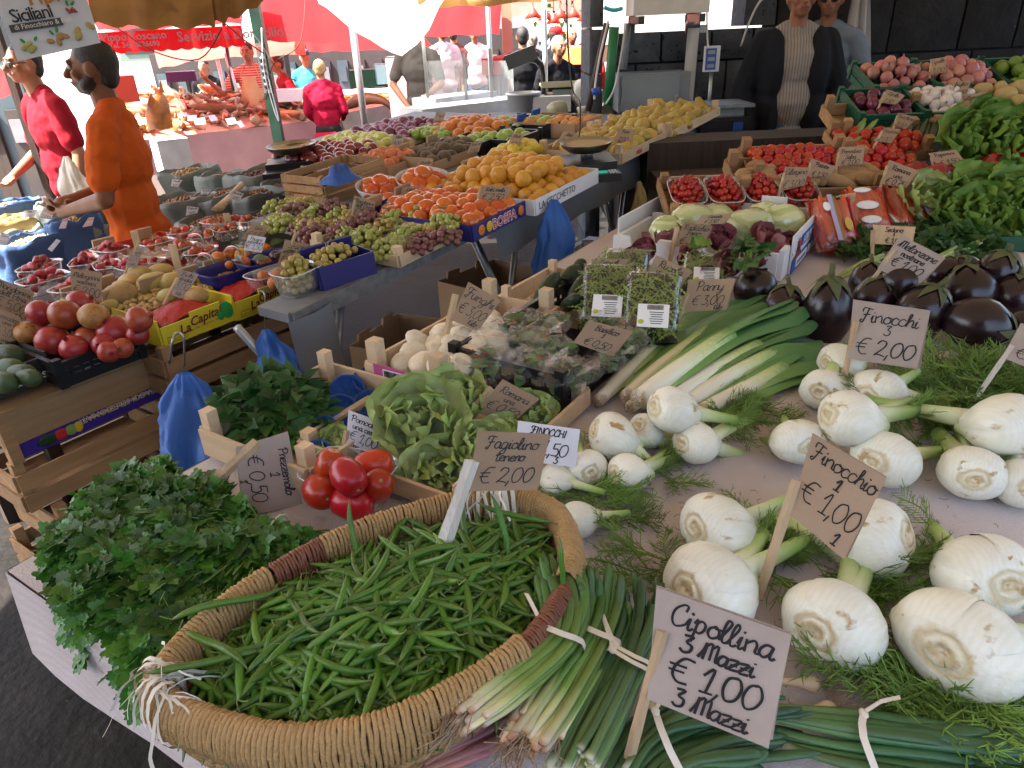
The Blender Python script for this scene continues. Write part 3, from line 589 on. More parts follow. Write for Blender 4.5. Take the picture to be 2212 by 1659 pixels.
# ---- containers
m_pinkwood=mat('pale_crate_wood',(.66,.49,.31),.75,(.55,.39,.23),5,.15,30,stretch=(1.2,8,8),rv=.12); m_blackp=mat('black_plastic',(.012,.012,.014),.35,spec=.4); m_greenp=mat('green_plastic',(.01,.10,.055),.4,(.008,.075,.04),6); m_whitep=mat('white_plastic',(.62,.63,.64),.4,(.5,.5,.52),8)
def wcrate(label,M,w,d,h,mt=None,slats=2,post=.03,ph=.03,back=True,name='wooden_crate',cat='crate',group=None,floor=True):
 mt=mt or m_woodx; t=thing(name,label,cat,M,group); th=.008; g=random.Random(int(w*1000+d*77))
 sh=h/slats*.78; gap=h/slats
 P={}
 def slat(c,dm):
  key=tuple(round(x,4) for x in dm)
  if key not in P: b=MB(); b.box((0,0,0),dm); P[key]=b.mesh('slat',mt)
  link('slat',P[key],t,Tr(c))
 for i in range(slats):
  z=gap*(i+.5)
  slat((w/2,-th/2,z),(w,th,sh));
  if back: slat((w/2,d+th/2,z),(w,th,sh))
  slat((-th/2+.0,d/2,z),(th,d-.002,sh)); slat((w+th/2-.0,d/2,z),(th,d-.002,sh))
 b=MB(); b.box((0,0,0),(post,post,h+ph)); pm=b.mesh('corner_post',mt)
 for x,y in ((post/2+.002,post/2+.002),(w-post/2-.002,post/2+.002),(post/2+.002,d-post/2-.002),(w-post/2-.002,d-post/2-.002)): link('corner_post',pm,t,Tr(x,y,(h+ph)/2))
 if floor:
  n=max(2,int(d/.11))
  for i in range(n): slat((w/2,d*(i+.5)/n,.005),(w-.004,d/n*.86,.006))
 return t
def carton(label,M,w,d,h,mt,inner=None,name='carton_box',cat='box',front=True,tabs=False,hf=None,group=None):
 t=thing(name,label,cat,M,group); inner=inner or m_cb; th=.006; hf=h if hf is None else hf
 def pan(n,c,dm,mm): b=MB(); b.box((0,0,0),dm); return link(n,b.mesh(n,mm),t,Tr(c))
 if front: pan('front_panel',(w/2,-th/2,hf/2),(w,th,hf),mt)
 pan('back_panel',(w/2,d+th/2,h/2),(w,th,h),mt); pan('side_panel',(-th/2,d/2,h/2),(th,d,h),mt); pan('side_panel',(w+th/2,d/2,h/2),(th,d,h),mt)
 pan('bottom_panel',(w/2,d/2,.004),(w-.002,d-.002,.006),inner)
 for s in (0,1):
  b=MB(); b.box((0,0,0),(.09,.012,.045)); link('flap',b.mesh('flap',inner),t,Tr(w*(.24+.5*s),d-.006,h+.012)@Rx(.2))
 return t
def pcrate(label,M,w,d,h,mt,name='plastic_crate',cat='crate',nx=9,group=None,rows=2,holes=True):
 t=thing(name,label,cat,M,group)
 def wall(L):
  b=MB(); th=.006; b.box((L/2,0,h-.012),(L,th*2.2,.024)); b.box((L/2,0,.015),(L,th*1.6,.03))
  if not holes: b.box((L/2,0,h/2),(L-.01,th*.8,h-.04))
  n=max(3,int(nx*L/w))
  for i in range(n+1): b.box((.004+(L-.008)*i/n,0,h/2),(.009,th*1.1,h-.045))
  for r in range(1,rows): b.box((L/2,0,.03+(h-.054)*r/rows),(L-.01,th*.9,.012))
  return b
 link('lattice_wall',wall(w).mesh('lattice_wall',mt),t); link('lattice_wall',bpy.data.meshes['lattice_wall'] if False else wall(w).mesh('lattice_wall',mt),t,Tr(0,d,0))
 s=wall(d).mesh('lattice_wall',mt); link('lattice_wall',s,t,Rz(math.pi/2)); link('lattice_wall',s,t,Tr(w,0,0)@Rz(math.pi/2))
 b=MB(); b.box((0,0,0),(.022,.022,h+.012)); pm=b.mesh('corner_post',mt)
 for x,y in ((0,0),(w,0),(0,d),(w,d)): link('corner_post',pm,t,Tr(x,y,(h+.012)/2))
 b=MB(); b.box((w/2,d/2,.006),(w-.01,d-.01,.008)); obj('base',b,mt,t); return t
def pile(M,w,d,z0,r,heap=.0,g=rng,jit=.25,sq=1.86,margin=None,layers=1,scale=.12,rot=True,skip=0,tilt=None):
 Ms=[]; mg=r if margin is None else margin
 nx=max(1,int((w-2*mg)/(sq*r))+1); ny=max(1,int((d-2*mg)/(sq*r*.88))+1)
 for ly in range(layers):
  for j in range(ny):
   for i in range(nx):
    u=(i+(.5 if (j+ly)%2 else 0))/max(nx-.5,1); v=(j+.35*ly)/max(ny-1,1) if ny>1 else .5
    if u>1.02 or g.random()<skip: continue
    e=min(u,1-u,v,1-v)
    if ly and e<.12*ly: continue
    x=mg+(w-2*mg)*min(u,1)+g.uniform(-jit,jit)*r; y=mg+(d-2*mg)*min(v,1)+g.uniform(-jit,jit)*r
    hp=heap*max(0,1-((2*u-1)**2+(2*v-1)**2)*.6)
    z=z0+r+hp+ly*r*1.35+g.uniform(-jit,jit)*r*.8
    R=Rr(g) if rot is True else (Rz(g.uniform(0,6.28)) if rot is None else Rz(g.uniform(0,6.28))@Rx(g.gauss(0,rot))@Ry(g.gauss(0,rot)))
    Ms.append(M@Tr(x,y,z)@R@Sc(r*g.uniform(1-scale,1+scale)))
 return Ms
def printed(txt,size,mt,M,parent,name='lettering',ext=0,bold=0,ax='CENTER',spacing=1,shear=0):
 c=bpy.data.curves.new('lettering','FONT'); c.body=txt; c.size=size; c.align_x=ax; c.offset=bold; c.space_character=spacing; c.shear=shear; c.resolution_u=2
 o=bpy.data.objects.new('tmp',c); COL.objects.link(o); bpy.context.view_layer.update()
 me=bpy.data.meshes.new_from_object(o.evaluated_get(bpy.context.evaluated_depsgraph_get())); bpy.data.objects.remove(o); me.materials.clear(); me.materials.append(mt)
 return link(name,me,parent,M)
# ================================================================= VEGETABLE STALL, FRONT
def mm(x,y,z): return depth(at(x,y,z))/FPX      # metres per photo point there
# ---- rope wrapped basket of beans
m_rope=mat('straw_rope',(.38,.235,.10),.8,(.27,.155,.06),40,.5,300,.3,rv=.08,wave=((.62,.40,.17),420,.7,'DIAGONAL',2)); m_wick=mat('red_brown_wicker',(.24,.085,.04),.55,(.14,.05,.025),20,.4,80,.4); m_pinkw=mat('pinkish_cane',(.36,.09,.09),.5,(.24,.06,.055),14,.2,40); m_raf=mat('white_raffia',(.74,.70,.62),.7,(.62,.55,.44),20,.2,60)
RIM=[(345,1490),(415,1400),(530,1305),(690,1210),(850,1140),(1000,1098),(1120,1090),(1200,1120),(1232,1190),(1225,1280),(1165,1385),(1085,1465),(950,1545),(825,1598),(690,1620),(560,1612),(430,1572),(360,1535)]
RZ=1.10
rim=[at(x,y,RZ) for x,y in RIM]; rimc=catmull(rim,14,True); BC=sum(rimc,Vector())/len(rimc)
bk=thing('basket','big oval rope wrapped wicker basket heaped with green beans','basket',Tr(BC.x,BC.y,TZ)); O=Vector((BC.x,BC.y,TZ))
NR=len(rimc)
def rp(i): return rimc[i%NR]
def rpf(f): f=f%1*NR; i=int(f); return rp(i).lerp(rp(i+1),f-i)
cum=[0]
for i in range(NR): cum.append(cum[-1]+(rp(i+1)-rp(i)).length)
PL=cum[-1]
def atlen(s):
 s=s%PL
 lo,hi=0,NR
 while hi-lo>1:
  m_=(lo+hi)//2
  if cum[m_]<=s: lo=m_
  else: hi=m_
 return rp(lo).lerp(rp(lo+1),(s-cum[lo])/(cum[lo+1]-cum[lo]))
def coil(s0,s1,pitch,rr_,rh,rv_,n=14,sides=5,m=0,b=None,jit=.0008):
 b=b or MB(); k=int((s1-s0)/pitch); pts=[]
 for i in range(k*n+1):
  s=s0+i/n*pitch; c=atlen(s); d=(atlen(s+.01)-atlen(s-.01)).normalized(); o=Vector((d.y,-d.x,0)); a=2*math.pi*i/n
  hv=rv_*(1+.12*math.sin(s*9)); pts.append(c-O+o*(math.cos(a)*rh*(1+.0*s))+Vector((0,0,math.sin(a)*hv+.16*math.cos(a)*hv))+Vector((rng.uniform(-jit,jit),)*3))
 return b.tube(pts,rr_,sides,m)
fr_r=.155*PL; fr_b=.60*PL
b=coil(.19*PL,.575*PL,.0054,.0029,.016,.031); coil(.66*PL,1.135*PL,.0054,.0029,.016,.031,b=b); obj('rope_wrap',b,m_rope,bk)
obj('cane_wrap',coil(1.135*PL,1.19*PL,.0042,.0024,.0155,.030),m_wick,bk); obj('cane_wrap',coil(.575*PL,.66*PL,.0042,.0024,.014,.022),m_wick,bk)
b=MB(); core=[p-O for p in rimc]; b.tube(core+[core[0],core[1]],.0125,8,0,False,None,1.0)
obj('rim_core',b,m_wick,bk)
b=MB()
for k in range(9):    # woven wall
 u=k/8; sc=1-.16*u**1.4; z=RZ-TZ-.02-u*(RZ-TZ-.03)
 pts=[Vector(((p.x-BC.x)*sc+.003*math.sin(i*1.5+k*3.14),(p.y-BC.y)*sc+.003*math.cos(i*1.5+k*3.14),z)) for i,p in enumerate(rimc)]
 b.tube(pts+[pts[0]],.0085,5,0,False)
obj('woven_wall',b,m_rope,bk)
b=MB()
for k,(dz,sc) in enumerate(((-.012,.955),(-.024,.945),(-.037,.937))):
 pts=[Vector(((p.x-BC.x)*sc,(p.y-BC.y)*sc,RZ-TZ+dz-.012)) for p in rimc]; b.tube(pts+[pts[0]],.0065,6,0,False)
obj('cane_band',b,m_pinkw,bk)
b=MB(); b.add([(p.x-BC.x)*.9 and ((p.x-BC.x)*.88,(p.y-BC.y)*.88,.012) for p in rimc],[tuple(range(NR))]); obj('base',b,m_wick,bk)
def raffia(i0,n,spread,loops,lab):
 g=random.Random(int(i0*99)); b=MB()
 for k in range(loops):
  s=(i0+g.uniform(-.5,.5)*spread)*PL; c=atlen(s)-O; d=(atlen(s+.01)-atlen(s-.01)).normalized(); o=Vector((d.y,-d.x,0)); pts=[]
  for q in range(15):
   a=2*math.pi*q/14; pts.append(c+o*math.cos(a)*.0235+Vector((0,0,math.sin(a)*.040))+d*(.006*math.sin(a+k)))
  b.ribbon(pts,g.uniform(.0015,.003),d)
 for k in range(n):
  s=(i0+g.uniform(-.5,.5)*spread*.8)*PL; c=atlen(s)-O+Vector((0,0,.03)); d=(atlen(s+.01)-atlen(s-.01)).normalized(); o=Vector((d.y,-d.x,0))*g.choice((-1,1,1)); L_=g.uniform(.02,.065)
  pts=[c]; v=(o*g.uniform(.2,1)+d*g.uniform(-.9,.9)+Vector((0,0,g.uniform(0,.7)))).normalized()
  for q in range(6): v=(v+Vector((g.uniform(-.4,.4),g.uniform(-.4,.4),-.3))).normalized(); pts.append(pts[-1]+v*L_/5)
  b.ribbon(catmull(pts,2),g.uniform(.0006,.0022),v.orthogonal().normalized())
 return obj('raffia_tie',b,m_raf,bk)
raffia(.985,46,.06,5,''); raffia(.375,22,.06,13,'')
m_bean=mat('green_bean',(.075,.18,.012),.42,(.045,.125,.008),30,.15,90,.5,rv=.3,hv=.018,ramp=[(0,(.16,.22,.05)),(.12,(.08,.185,.014)),(.85,(.06,.155,.012)),(1,(.11,.16,.05))])
def bean_mesh(seed):
 g=random.Random(seed); L=g.uniform(.08,.135); r=g.uniform(.0034,.0049); c=g.choice((-.25,-.12,-.05,0,.04,.1,.22))*g.uniform(.4,1); c2=g.uniform(-.12,.12)
 pts=[(L*(i/11-.5),c*L*(4*(i/11-.5)**2-.5)+.004*L*math.sin(i*1.3+seed),c2*.35*L*math.sin(i/11*6)) for i in range(12)]
 R=[r*.25,r*.75,r,r*(1+.06*g.random()),r*1.04,r,r*1.05,r,r*.97,r*.85,r*.5,r*.16]
 b=MB(); b.tube(pts,R,6,0); tl=[pts[0],(pts[0][0]-.006,pts[0][1]+.003*g.choice((-1,1)),0.002),(pts[0][0]-.012,pts[0][1]+.008*g.choice((-1,1)),0.003)]; b.tube(tl,.0008,3,0,False,[0,0,0]); return b
BM=[bean_mesh(i) for i in range(14)]; BMD=[q.mesh('green_bean',m_bean) for q in BM]
g=random.Random(11); cand=[]
poly=[(p.x-BC.x,p.y-BC.y) for p in rimc]
def inpoly(x,y,sc=.9):
 x/=sc;y/=sc; c=False; j=len(poly)-1
 for i in range(len(poly)):
  if (poly[i][1]>y)!=(poly[j][1]>y) and x<(poly[j][0]-poly[i][0])*(y-poly[i][1])/(poly[j][1]-poly[i][1])+poly[i][0]: c=not c
  j=i
 return c
def rad(x,y):
 for q in range(1,21):
  if inpoly(x,y,q*.05): return q*.05
 return 1.05
def heapz(x,y): return .096+.060*(1-rad(x,y)**2.2)
while len(cand)<1150:
 x,y=g.uniform(-.36,.36),g.uniform(-.36,.36)
 if not inpoly(x,y,.885): continue
 lift=g.random()**1.6; ya=g.uniform(0,6.28);
 if rad(x,y)>.72: ya=math.atan2(x,-y)+g.uniform(-.7,.7)
 cand.append((lift,Tr(O)@Tr(x,y,heapz(x,y)-.014+.026*lift)@Rz(ya)@Ry(g.gauss(0,.15))@Rx(g.uniform(0,6.28)),g.randrange(14)))
for k in range(16):   # a few standing up or over the rim
 x,y=g.uniform(-.25,.25),g.uniform(-.25,.25)
 if inpoly(x,y,.8): cand.append((1.0,Tr(O)@Tr(x,y,heapz(x,y)+.022)@Rz(g.uniform(0,6.28))@Ry(g.uniform(-.75,.75)),g.randrange(14)))
for X,Y,ya,ti in ((1085,1150,1.9,-.9),(1215,1240,1.7,-1.2),(770,1165,2.0,-1.1),(440,1430,.3,.1),(470,1400,-.5,.15),(1110,1110,2.9,-.2),(500,1300,.5,.1)):
 cand.append((1.1,Tr(at(X,Y,1.135))@Rz(ya)@Ry(ti),g.randrange(14)))
cand.sort(key=lambda q:-q[0])
scatter('green_bean','slender green bean in the heap filling the rope wrapped basket','green bean','green beans in the big basket',BMD,[])
for i,(l,M,k) in enumerate(cand[:300]): tag(link('green_bean',BMD[k],None,M),'slender green bean in the heap filling the rope wrapped basket','green bean','green beans in the big basket')
b=MB()
for l,M,k in cand[300:]:
 q=BM[k]; o=len(b.v); b.v+=[tuple(M@Vector(p)) for p in q.v]; b.f+=[tuple(j+o for j in f) for f in q.f]; b.m+=q.m; b.s+=q.s; b.t+=q.t
for i in range(NR):
 pass
def mound(u,v):
 a=u*2*math.pi; p=rpf(u); q=Vector((p.x-BC.x,p.y-BC.y,0))*(.9*v); return O+Vector((q.x,q.y,heapz(q.x,q.y)-.022))
b.grid(60,8,mound,0,True,lambda u,v:.5)
stuff(obj('green_beans',b,m_bean),'mass of green beans lying deeper in the rope wrapped basket')
# ---- parsley
pc=at(390,1250,1.05); par=thing('parsley_bunch','large bushy bunch of dark flat leaf parsley at the corner of the stall','parsley',Tr(pc.x,pc.y,TZ))
PM=[parsley_mesh(i) for i in range(8)]
g=random.Random(3); pts=[]; stems=MB()
OUT=[(105,1290),(130,1130),(200,1060),(330,1000),(430,1030),(520,1075),(560,1130),(640,1140),(680,1180),(600,1260),(520,1290),(440,1400),(330,1470),(230,1400)]
pw=[at(x,y,1.03) for x,y in OUT]; pcx=sum(pw,Vector())/len(pw)
def pin(x,y):
 c=False;j=len(pw)-1
 for i in range(len(pw)):
  if (pw[i].y>y)!=(pw[j].y>y) and x<(pw[j].x-pw[i].x)*(y-pw[i].y)/(pw[j].y-pw[i].y)+pw[i].x: c=not c
  j=i
 return c
tie=at(590,1150,1.03); n_=0
while len(pts)<2100:
 x=g.uniform(-1,1)*.40+pcx.x; y=g.uniform(-1,1)*.40+pcx.y
 if not pin(x,y): continue
 dd=min((Vector((x,y))-Vector((q.x,q.y))).length for q in pw); hgt=.085*(1-math.exp(-dd/.05))+.012
 hgt*=1+.3*nz((x,y,0),14); lv=g.random()**.45
 p=Vector((x,y,TZ+.0+hgt*(.25+.75*lv)+.02));
 dv=Vector((x-tie.x,y-tie.y,0)).normalized()*g.uniform(.5,1.3)+Vector((g.uniform(-.7,.7),g.uniform(-.7,.7),g.uniform(-.5,.55)))
 if dd<.03 and x<pcx.x: p.z-=g.uniform(0,.11); dv.z-=.8
 up=Vector((g.uniform(-.8,.8),g.uniform(-.9,.4),1))
 pts.append((lv+(p.z-TZ)*3,orient(p-pc.to_3d()+Vector((0,0,pc.z-TZ)) if False else p-Vector((pc.x,pc.y,TZ)),dv,g.uniform(-.5,.5),g.uniform(.016,.034),up)))
pts.sort(key=lambda q:-q[0])
leaf_cloud(par,'leaf',PM,[m_parsley,m_stem],[q[1] for q in pts],300,'inner_leaves')
b=MB(); o=Vector((pc.x,pc.y,TZ))
for k in range(70):
 a=at(690+g.uniform(-14,25),1165+g.uniform(-22,30),1.0+g.uniform(-.02,.035)); m_=at(590+g.uniform(-10,10),1150+g.uniform(-14,14),1.02+g.uniform(-.012,.02)); e=at(480+g.uniform(-80,60),1170+g.uniform(-90,90),1.04+g.uniform(-.03,.03))
 b.tube(catmull([a-o,m_-o,e-o],4),.0016,4)
obj('stems',b,m_stem,par)
b=MB(); c=at(598,1150,1.025)-o; d=(at(690,1165,1.02)-at(590,1150,1.02)).normalized();
b.tube([c+Vector((0,0,math.cos(a*.45)*.024))+Vector((-d.y,d.x,0))*math.sin(a*.45)*.034 for a in range(15)],.0018,5); obj('raffia_tie',b,m_raf,par)
# ---- spring onions
m_son=mat('spring_onion_leaf',(.1,.2,.04),.4,None,16,.15,80,.5,rv=.3,hv=.02,ramp=[(0,(.45,.24,.10)),(.05,(.66,.58,.42)),(.17,(.55,.58,.28)),(.32,(.17,.30,.06)),(.7,(.07,.17,.03)),(1,(.06,.14,.03))])
m_son2=mat('dark_onion_leaf',(.1,.2,.04),.4,None,16,.15,80,.5,rv=.3,hv=.02,ramp=[(0,(.5,.5,.35)),(.1,(.10,.18,.06)),(.5,(.04,.11,.035)),(1,(.028,.085,.035))])
m_root=mat('pale_roots',(.42,.31,.20),.8,(.3,.2,.12),20); m_skin=mat('onion_skin',(.68,.56,.38),.4,(.5,.33,.17),18,.2,60,c3=(.42,.2,.12),ns3=20,th3=.62)
def bunch(label,path,n,zz,spread,seed,bands,mt,roots=True,w0=.004,cat='spring onions',name='spring_onion_bunch',wl=.0065):
 """leafy bunch along photo path from roots to tips"""
 g=random.Random(seed); C=[at(x,y,z) for (x,y),z in zip(path,zz)]; o=Vector((C[0].x,C[0].y,TZ)); t=thing(name,label,cat,Tr(o))
 for k in range(n):
  a=g.uniform(0,6.28); q=g.random()**.5; pts=[]
  for i,c in enumerate(C):
   d=(C[min(i+1,len(C)-1)]-C[max(i-1,0)]).normalized(); s=Vector((-d.y,d.x,0)).normalized(); sp=spread[i]
   pts.append(c-o+s*(math.cos(a)*q*sp+g.uniform(-.15,.15)*sp)+Vector((0,0,abs(math.sin(a))*q*sp*.75+g.uniform(0,.004))))
  pts[0]=pts[0]+(pts[1]-pts[0])*g.uniform(-.15,.5); pts[-1]=pts[-1]+(pts[-1]-pts[-2])*g.uniform(-.7,.35)+Vector((0,0,g.uniform(-.01,.02)))
  P=catmull(pts,4); m=len(P); R=[w0*(1.25 if i<2 else 1)+(wl-w0)*min(1,i/m*2.2) for i in range(m)]; R[-1]*=.3; R[-2]*=.75
  b=MB(); b.tube(P,R,7,0,True,None,g.uniform(.35,.75),True)
  link('leaf',b.mesh('leaf',mt),t)
  if roots and k%3==0:
   b=MB(); d=(P[0]-P[2]).normalized()
   for r in range(9):
    v=(d+Vector((g.uniform(-.7,.7),g.uniform(-.7,.7),g.uniform(-.6,.3)))).normalized(); e=P[0]+v*g.uniform(.015,.045); b.tube([P[0],P[0].lerp(e,.5)+Vector((g.uniform(-.004,.004),)*3),e],.0007,3,0,False)
   obj('roots',b,m_root,t)
 for (i,wd) in bands:
  j=int(i); c=C[j].lerp(C[min(j+1,len(C)-1)],i-j)-o; d=(C[min(j+1,len(C)-1)]-C[j]).normalized(); s=Vector((-d.y,d.x,0)).normalized(); sp=spread[j]*(1-(i-j))+spread[min(j+1,len(C)-1)]*(i-j)
  b=MB(); P=[c+s*math.cos(q*math.pi/8)*(sp*1.12+.006)+Vector((0,0,math.sin(q*math.pi/8)*(sp*.9+.007)))+d*.006*math.sin(q) for q in range(-1,10)]
  b.ribbon(P,wd,d); e=P[4]; b.ribbon([e+Vector((0,0,.003)),e+d*.02+s*.015+Vector((0,0,.006)),e+d*.045+s*.03+Vector((0,0,.0))],wd*.7,s); b.ball(e+Vector((0,0,.001)),(.005,.007,.003),8,6)
  obj('band',b,m_raf,t)
 return t
bunch('spring onion bunch whose brown roots lie over the basket rim',[(985,1570),(1075,1500),(1195,1400),(1215,1330),(1190,1255)],26,[1.10,1.10,1.09,1.09,1.10],[.022,.030,.026,.034,.040],1,[(2.05,.0042)],m_son)
bunch('spring onion bunch in the middle, hanging forward beside the bean basket',[(1130,1625),(1190,1530),(1275,1395),(1295,1330),(1300,1275)],26,[1.08,1.07,1.06,1.06,1.07],[.026,.03,.028,.034,.044],2,[(2.0,.0042)],m_son)
bunch('darker spring onion bunch next to the biggest price card',[(1225,1690),(1280,1590),(1350,1440),(1380,1360),(1385,1300)],22,[1.05,1.05,1.05,1.05,1.05],[.026,.03,.026,.032,.036],3,[(2.0,.003),(1.92,.003)],m_son2,False)
bunch('pinkish brown spring onion ends at the bottom edge below the basket',[(870,1690),(980,1640),(1060,1600),(1150,1560)],14,[1.03,1.03,1.03,1.03],[.02,.024,.024,.02],4,[],mat('red_onion_end',(.1,.2,.04),.4,None,16,.15,80,rv=.3,ramp=[(0,(.3,.14,.08)),(.2,(.34,.16,.12)),(.6,(.25,.09,.11)),(1,(.30,.2,.1))]),True)
bunch('dark grey green onion tops below the biggest price card, tied with white raffia',[(1330,1760),(1430,1640),(1560,1600),(1700,1590)],30,[1.0,1.0,1.0,1.0],[.03,.05,.06,.05],5,[(1.0,.004)],m_son2,False)
bunch('long blue green leek leaves lying along the front right edge of the cloth',[(1600,1560),(1800,1600),(2000,1630),(2215,1670)],18,[1.0,1.0,1.0,.99],[.022,.03,.03,.026],6,[(1.3,.004)],m_son2,False,wl=.008)
for i,(x,y,r,dx,dy,l) in enumerate(((1757,1478,19,-60,-6,'small white spring onion bulb with a pink streak right of the biggest card'),(1790,1530,17,-50,5,'small brown tipped spring onion bulb between two paler ones'),(1800,1565,15,-80,2,'long yellowish spring onion bulb nearest the leek leaves'))):
 p=at(x,y,1.0); R=r*mm(x,y,1.0); d=(at(x+dx,y+dy,1.0)-p).normalized(); M=Tr(p)@d.to_track_quat('Z','Y').to_matrix().to_4x4()@Sc(R)
 t=thing('onion',l,'onion',M); b=MB(); b.lathe([(.01,-1),(.6,-.85),(1,-.2),(.95,.4),(.6,1.3),(.45,2.6),(.4,4.5)],14,0,None,lambda p,a,u:p*(1+.04*nz(p,1.5,i))); obj('bulb',b,m_skin,t)
 b=MB(); g=random.Random(i)
 for k in range(60):
  v=Vector((g.gauss(0,.7),g.gauss(0,.7),-1)).normalized(); q=Vector((v.x*.4,v.y*.4,-.95)); e=q+v*g.uniform(1.5,3.4)+Vector((g.uniform(-1,1),g.uniform(-1,1),0)); b.tube([q,q.lerp(e,.5)+Vector((g.uniform(-.4,.4),g.uniform(-.4,.4),0)),e],.035,3,0,False)
 obj('roots',b,m_root,t)
# ---- fennel
fennel_bank()
def fen(label,x,y,rp_,dx,dy,k,bias=.75,dz=0,group=None,roll=0,away=1.0):
 bias*=1.3
 z0=TZ; r=rp_*mm(x,y,TZ+.05); c=at(x,y,TZ+r*.9+dz)
 sd_=at(x+dx,y+dy,c.z)-c; sd_.z=0; sd_=sd_.normalized()*bias
 aw_=(c-Vector((0,0,CZ))).normalized()*away; ax=(aw_+sd_); ax.z*=.85; ax.normalize()
 return fennel(label,x,y,r,-ax,roll,k,c.z,group)
F_=[('large fennel bulb on the bare cloth, upper left of its row, facing forward',1545,1140,84,150,15,0,.8),
('big fennel bulb half hidden behind the biggest price card',1530,1268,104,150,-10,1,.8),
('round fennel bulb right behind the card for one fennel, stalk to the left',1893,1162,90,-150,25,2,.8),
('large fennel bulb cut off by the right edge, second from the front',2128,1246,100,-150,-40,3,.5),
('big brown ringed fennel bulb right of the biggest price card',1798,1350,108,150,-60,4,.9),
('largest fennel bulb of all, at the right front with brown streaks',2072,1392,128,120,-50,5,.6)]
for l,x,y,r,dx,dy,k,bi in F_: fen(l,x,y,r,dx,dy,k,bi)
for q in [('topmost fennel bulb of the left heap beside the leeks',1448,884,54,140,35,6,.8,.05),('left heap fennel bulb nearest the white price card',1318,940,57,130,70,0,.8,.01),('yellowish fennel bulb tucked behind two others in the left heap',1395,930,44,60,60,1,.5,0),('fennel bulb at the right of the left heap with three stalks',1500,957,53,150,0,2,.9,0),('fennel bulb under the white price card, partly covered',1268,1012,46,-90,-70,3,.6,0),('lowest fennel bulb of the left heap, stalks pointing right',1355,1022,50,150,10,4,.95,0)]: fen(*q[:8],q[8])
fen('fennel seen from the side, lying behind the basket with its stalk to the right',1195,1035,40,160,20,5,1.6,.0,None,0,.25); fen('fennel bulb against the outside of the basket rim, shoot to the right',1246,1122,46,150,-25,6,1.4,.0,None,0,.4)
for q in [('fennel bulb behind the card for three fennels',1812,785,50,140,15,1,.8,0),('left fennel bulb of the right heap, behind its top bulb',1779,842,50,60,-40,2,.6,0),('brown stained fennel bulb at the back right of the right heap',1893,852,60,130,-35,3,.9,.0),('topmost fennel bulb of the right heap with a thick green stalk',1831,903,64,150,35,4,.85,.05),('lower left fennel bulb of the right heap, behind the card for one',1727,955,60,-90,-30,5,.6,0),('lower right fennel bulb of the right heap, ringed in brown',1911,992,70,140,-20,6,.7,0)]: fen(*q[:8],q[8])
for q in [('upper fennel bulb at the right edge, above two others',2180,918,74,-140,5,0,.7,.05),('fennel bulb standing alone at the lower left of the right edge heap',2100,1022,68,-70,-110,1,.6,0),('fennel bulb cut by the picture edge, lower right of its heap',2215,1045,62,-80,-60,2,.5,0)]: fen(*q[:8],q[8])
def fronds(label,x,y,n,sx,sy,seed,sz=1.6,lift=.01,dirs=None):
 g=random.Random(seed); p=at(x,y,TZ); t=thing('fennel_fronds',label,'fennel fronds',Tr(p)); s=mm(x,y,TZ)
 for k in range(n):
  q=at(x+g.uniform(-1,1)*sx,y+g.uniform(-1,1)*sy,TZ+.006)-p; a=g.uniform(0,6.28) if dirs is None else dirs+g.uniform(-.6,.6)
  link('frond',FROND[g.randrange(5)],t,orient(q,(math.cos(a),math.sin(a),g.uniform(-.02,.35)),g.uniform(-.5,.5),sz*g.uniform(.6,1.2)))
 return t
fronds('feathery fennel greens spread below the big bulbs at the right front',1990,1490,16,110,40,1,1.5)
fronds('wispy fennel frond with dark tip on the bare cloth at the right bottom',2080,1560,10,60,30,2,1.3)
fronds('mound of cut fennel greens behind the right edge fennels',2110,850,60,90,35,3,1.5)
fronds('fennel greens under the heap beside the card for one fennel',1995,925,14,50,35,4,1.1)
fronds('fennel greens under the two big bulbs left of the picture centre line',1620,1215,10,100,25,5,1.2); fronds('dark fennel greens between the bulbs of the front row',1890,1255,14,120,25,6,1.3)
fronds('feathery fennel greens lying right of the left heap',1575,900,12,45,22,7,1.0); fronds('green fennel tops sprouting behind the bean basket',1290,1075,16,50,20,8,1.0); fronds('thin fennel sprigs in front of the left heap',1410,1035,7,50,12,9,.8)
fronds('green fennel tops between the basket rim and the bulbs',1420,1235,10,35,25,10,1.0)
g=random.Random(77); b=MB()
for k in range(330):
 x,y=g.uniform(1180,2200),g.uniform(700,1640); p=at(x,y,TZ+.0055); a=g.uniform(0,6.28); L_=g.uniform(.003,.012)
 b.tube([p,p+Vector((math.cos(a)*L_,math.sin(a)*L_,.001)),p+Vector((math.cos(a+.6)*L_*1.8,math.sin(a+.6)*L_*1.8,0))],.0005,3,0,False)
stuff(obj('green_clippings',b,mat('dry_clipping',(.10,.12,.05),.8,(.12,.075,.04),60)),'tiny dry clippings strewn over the pinkish cloth')
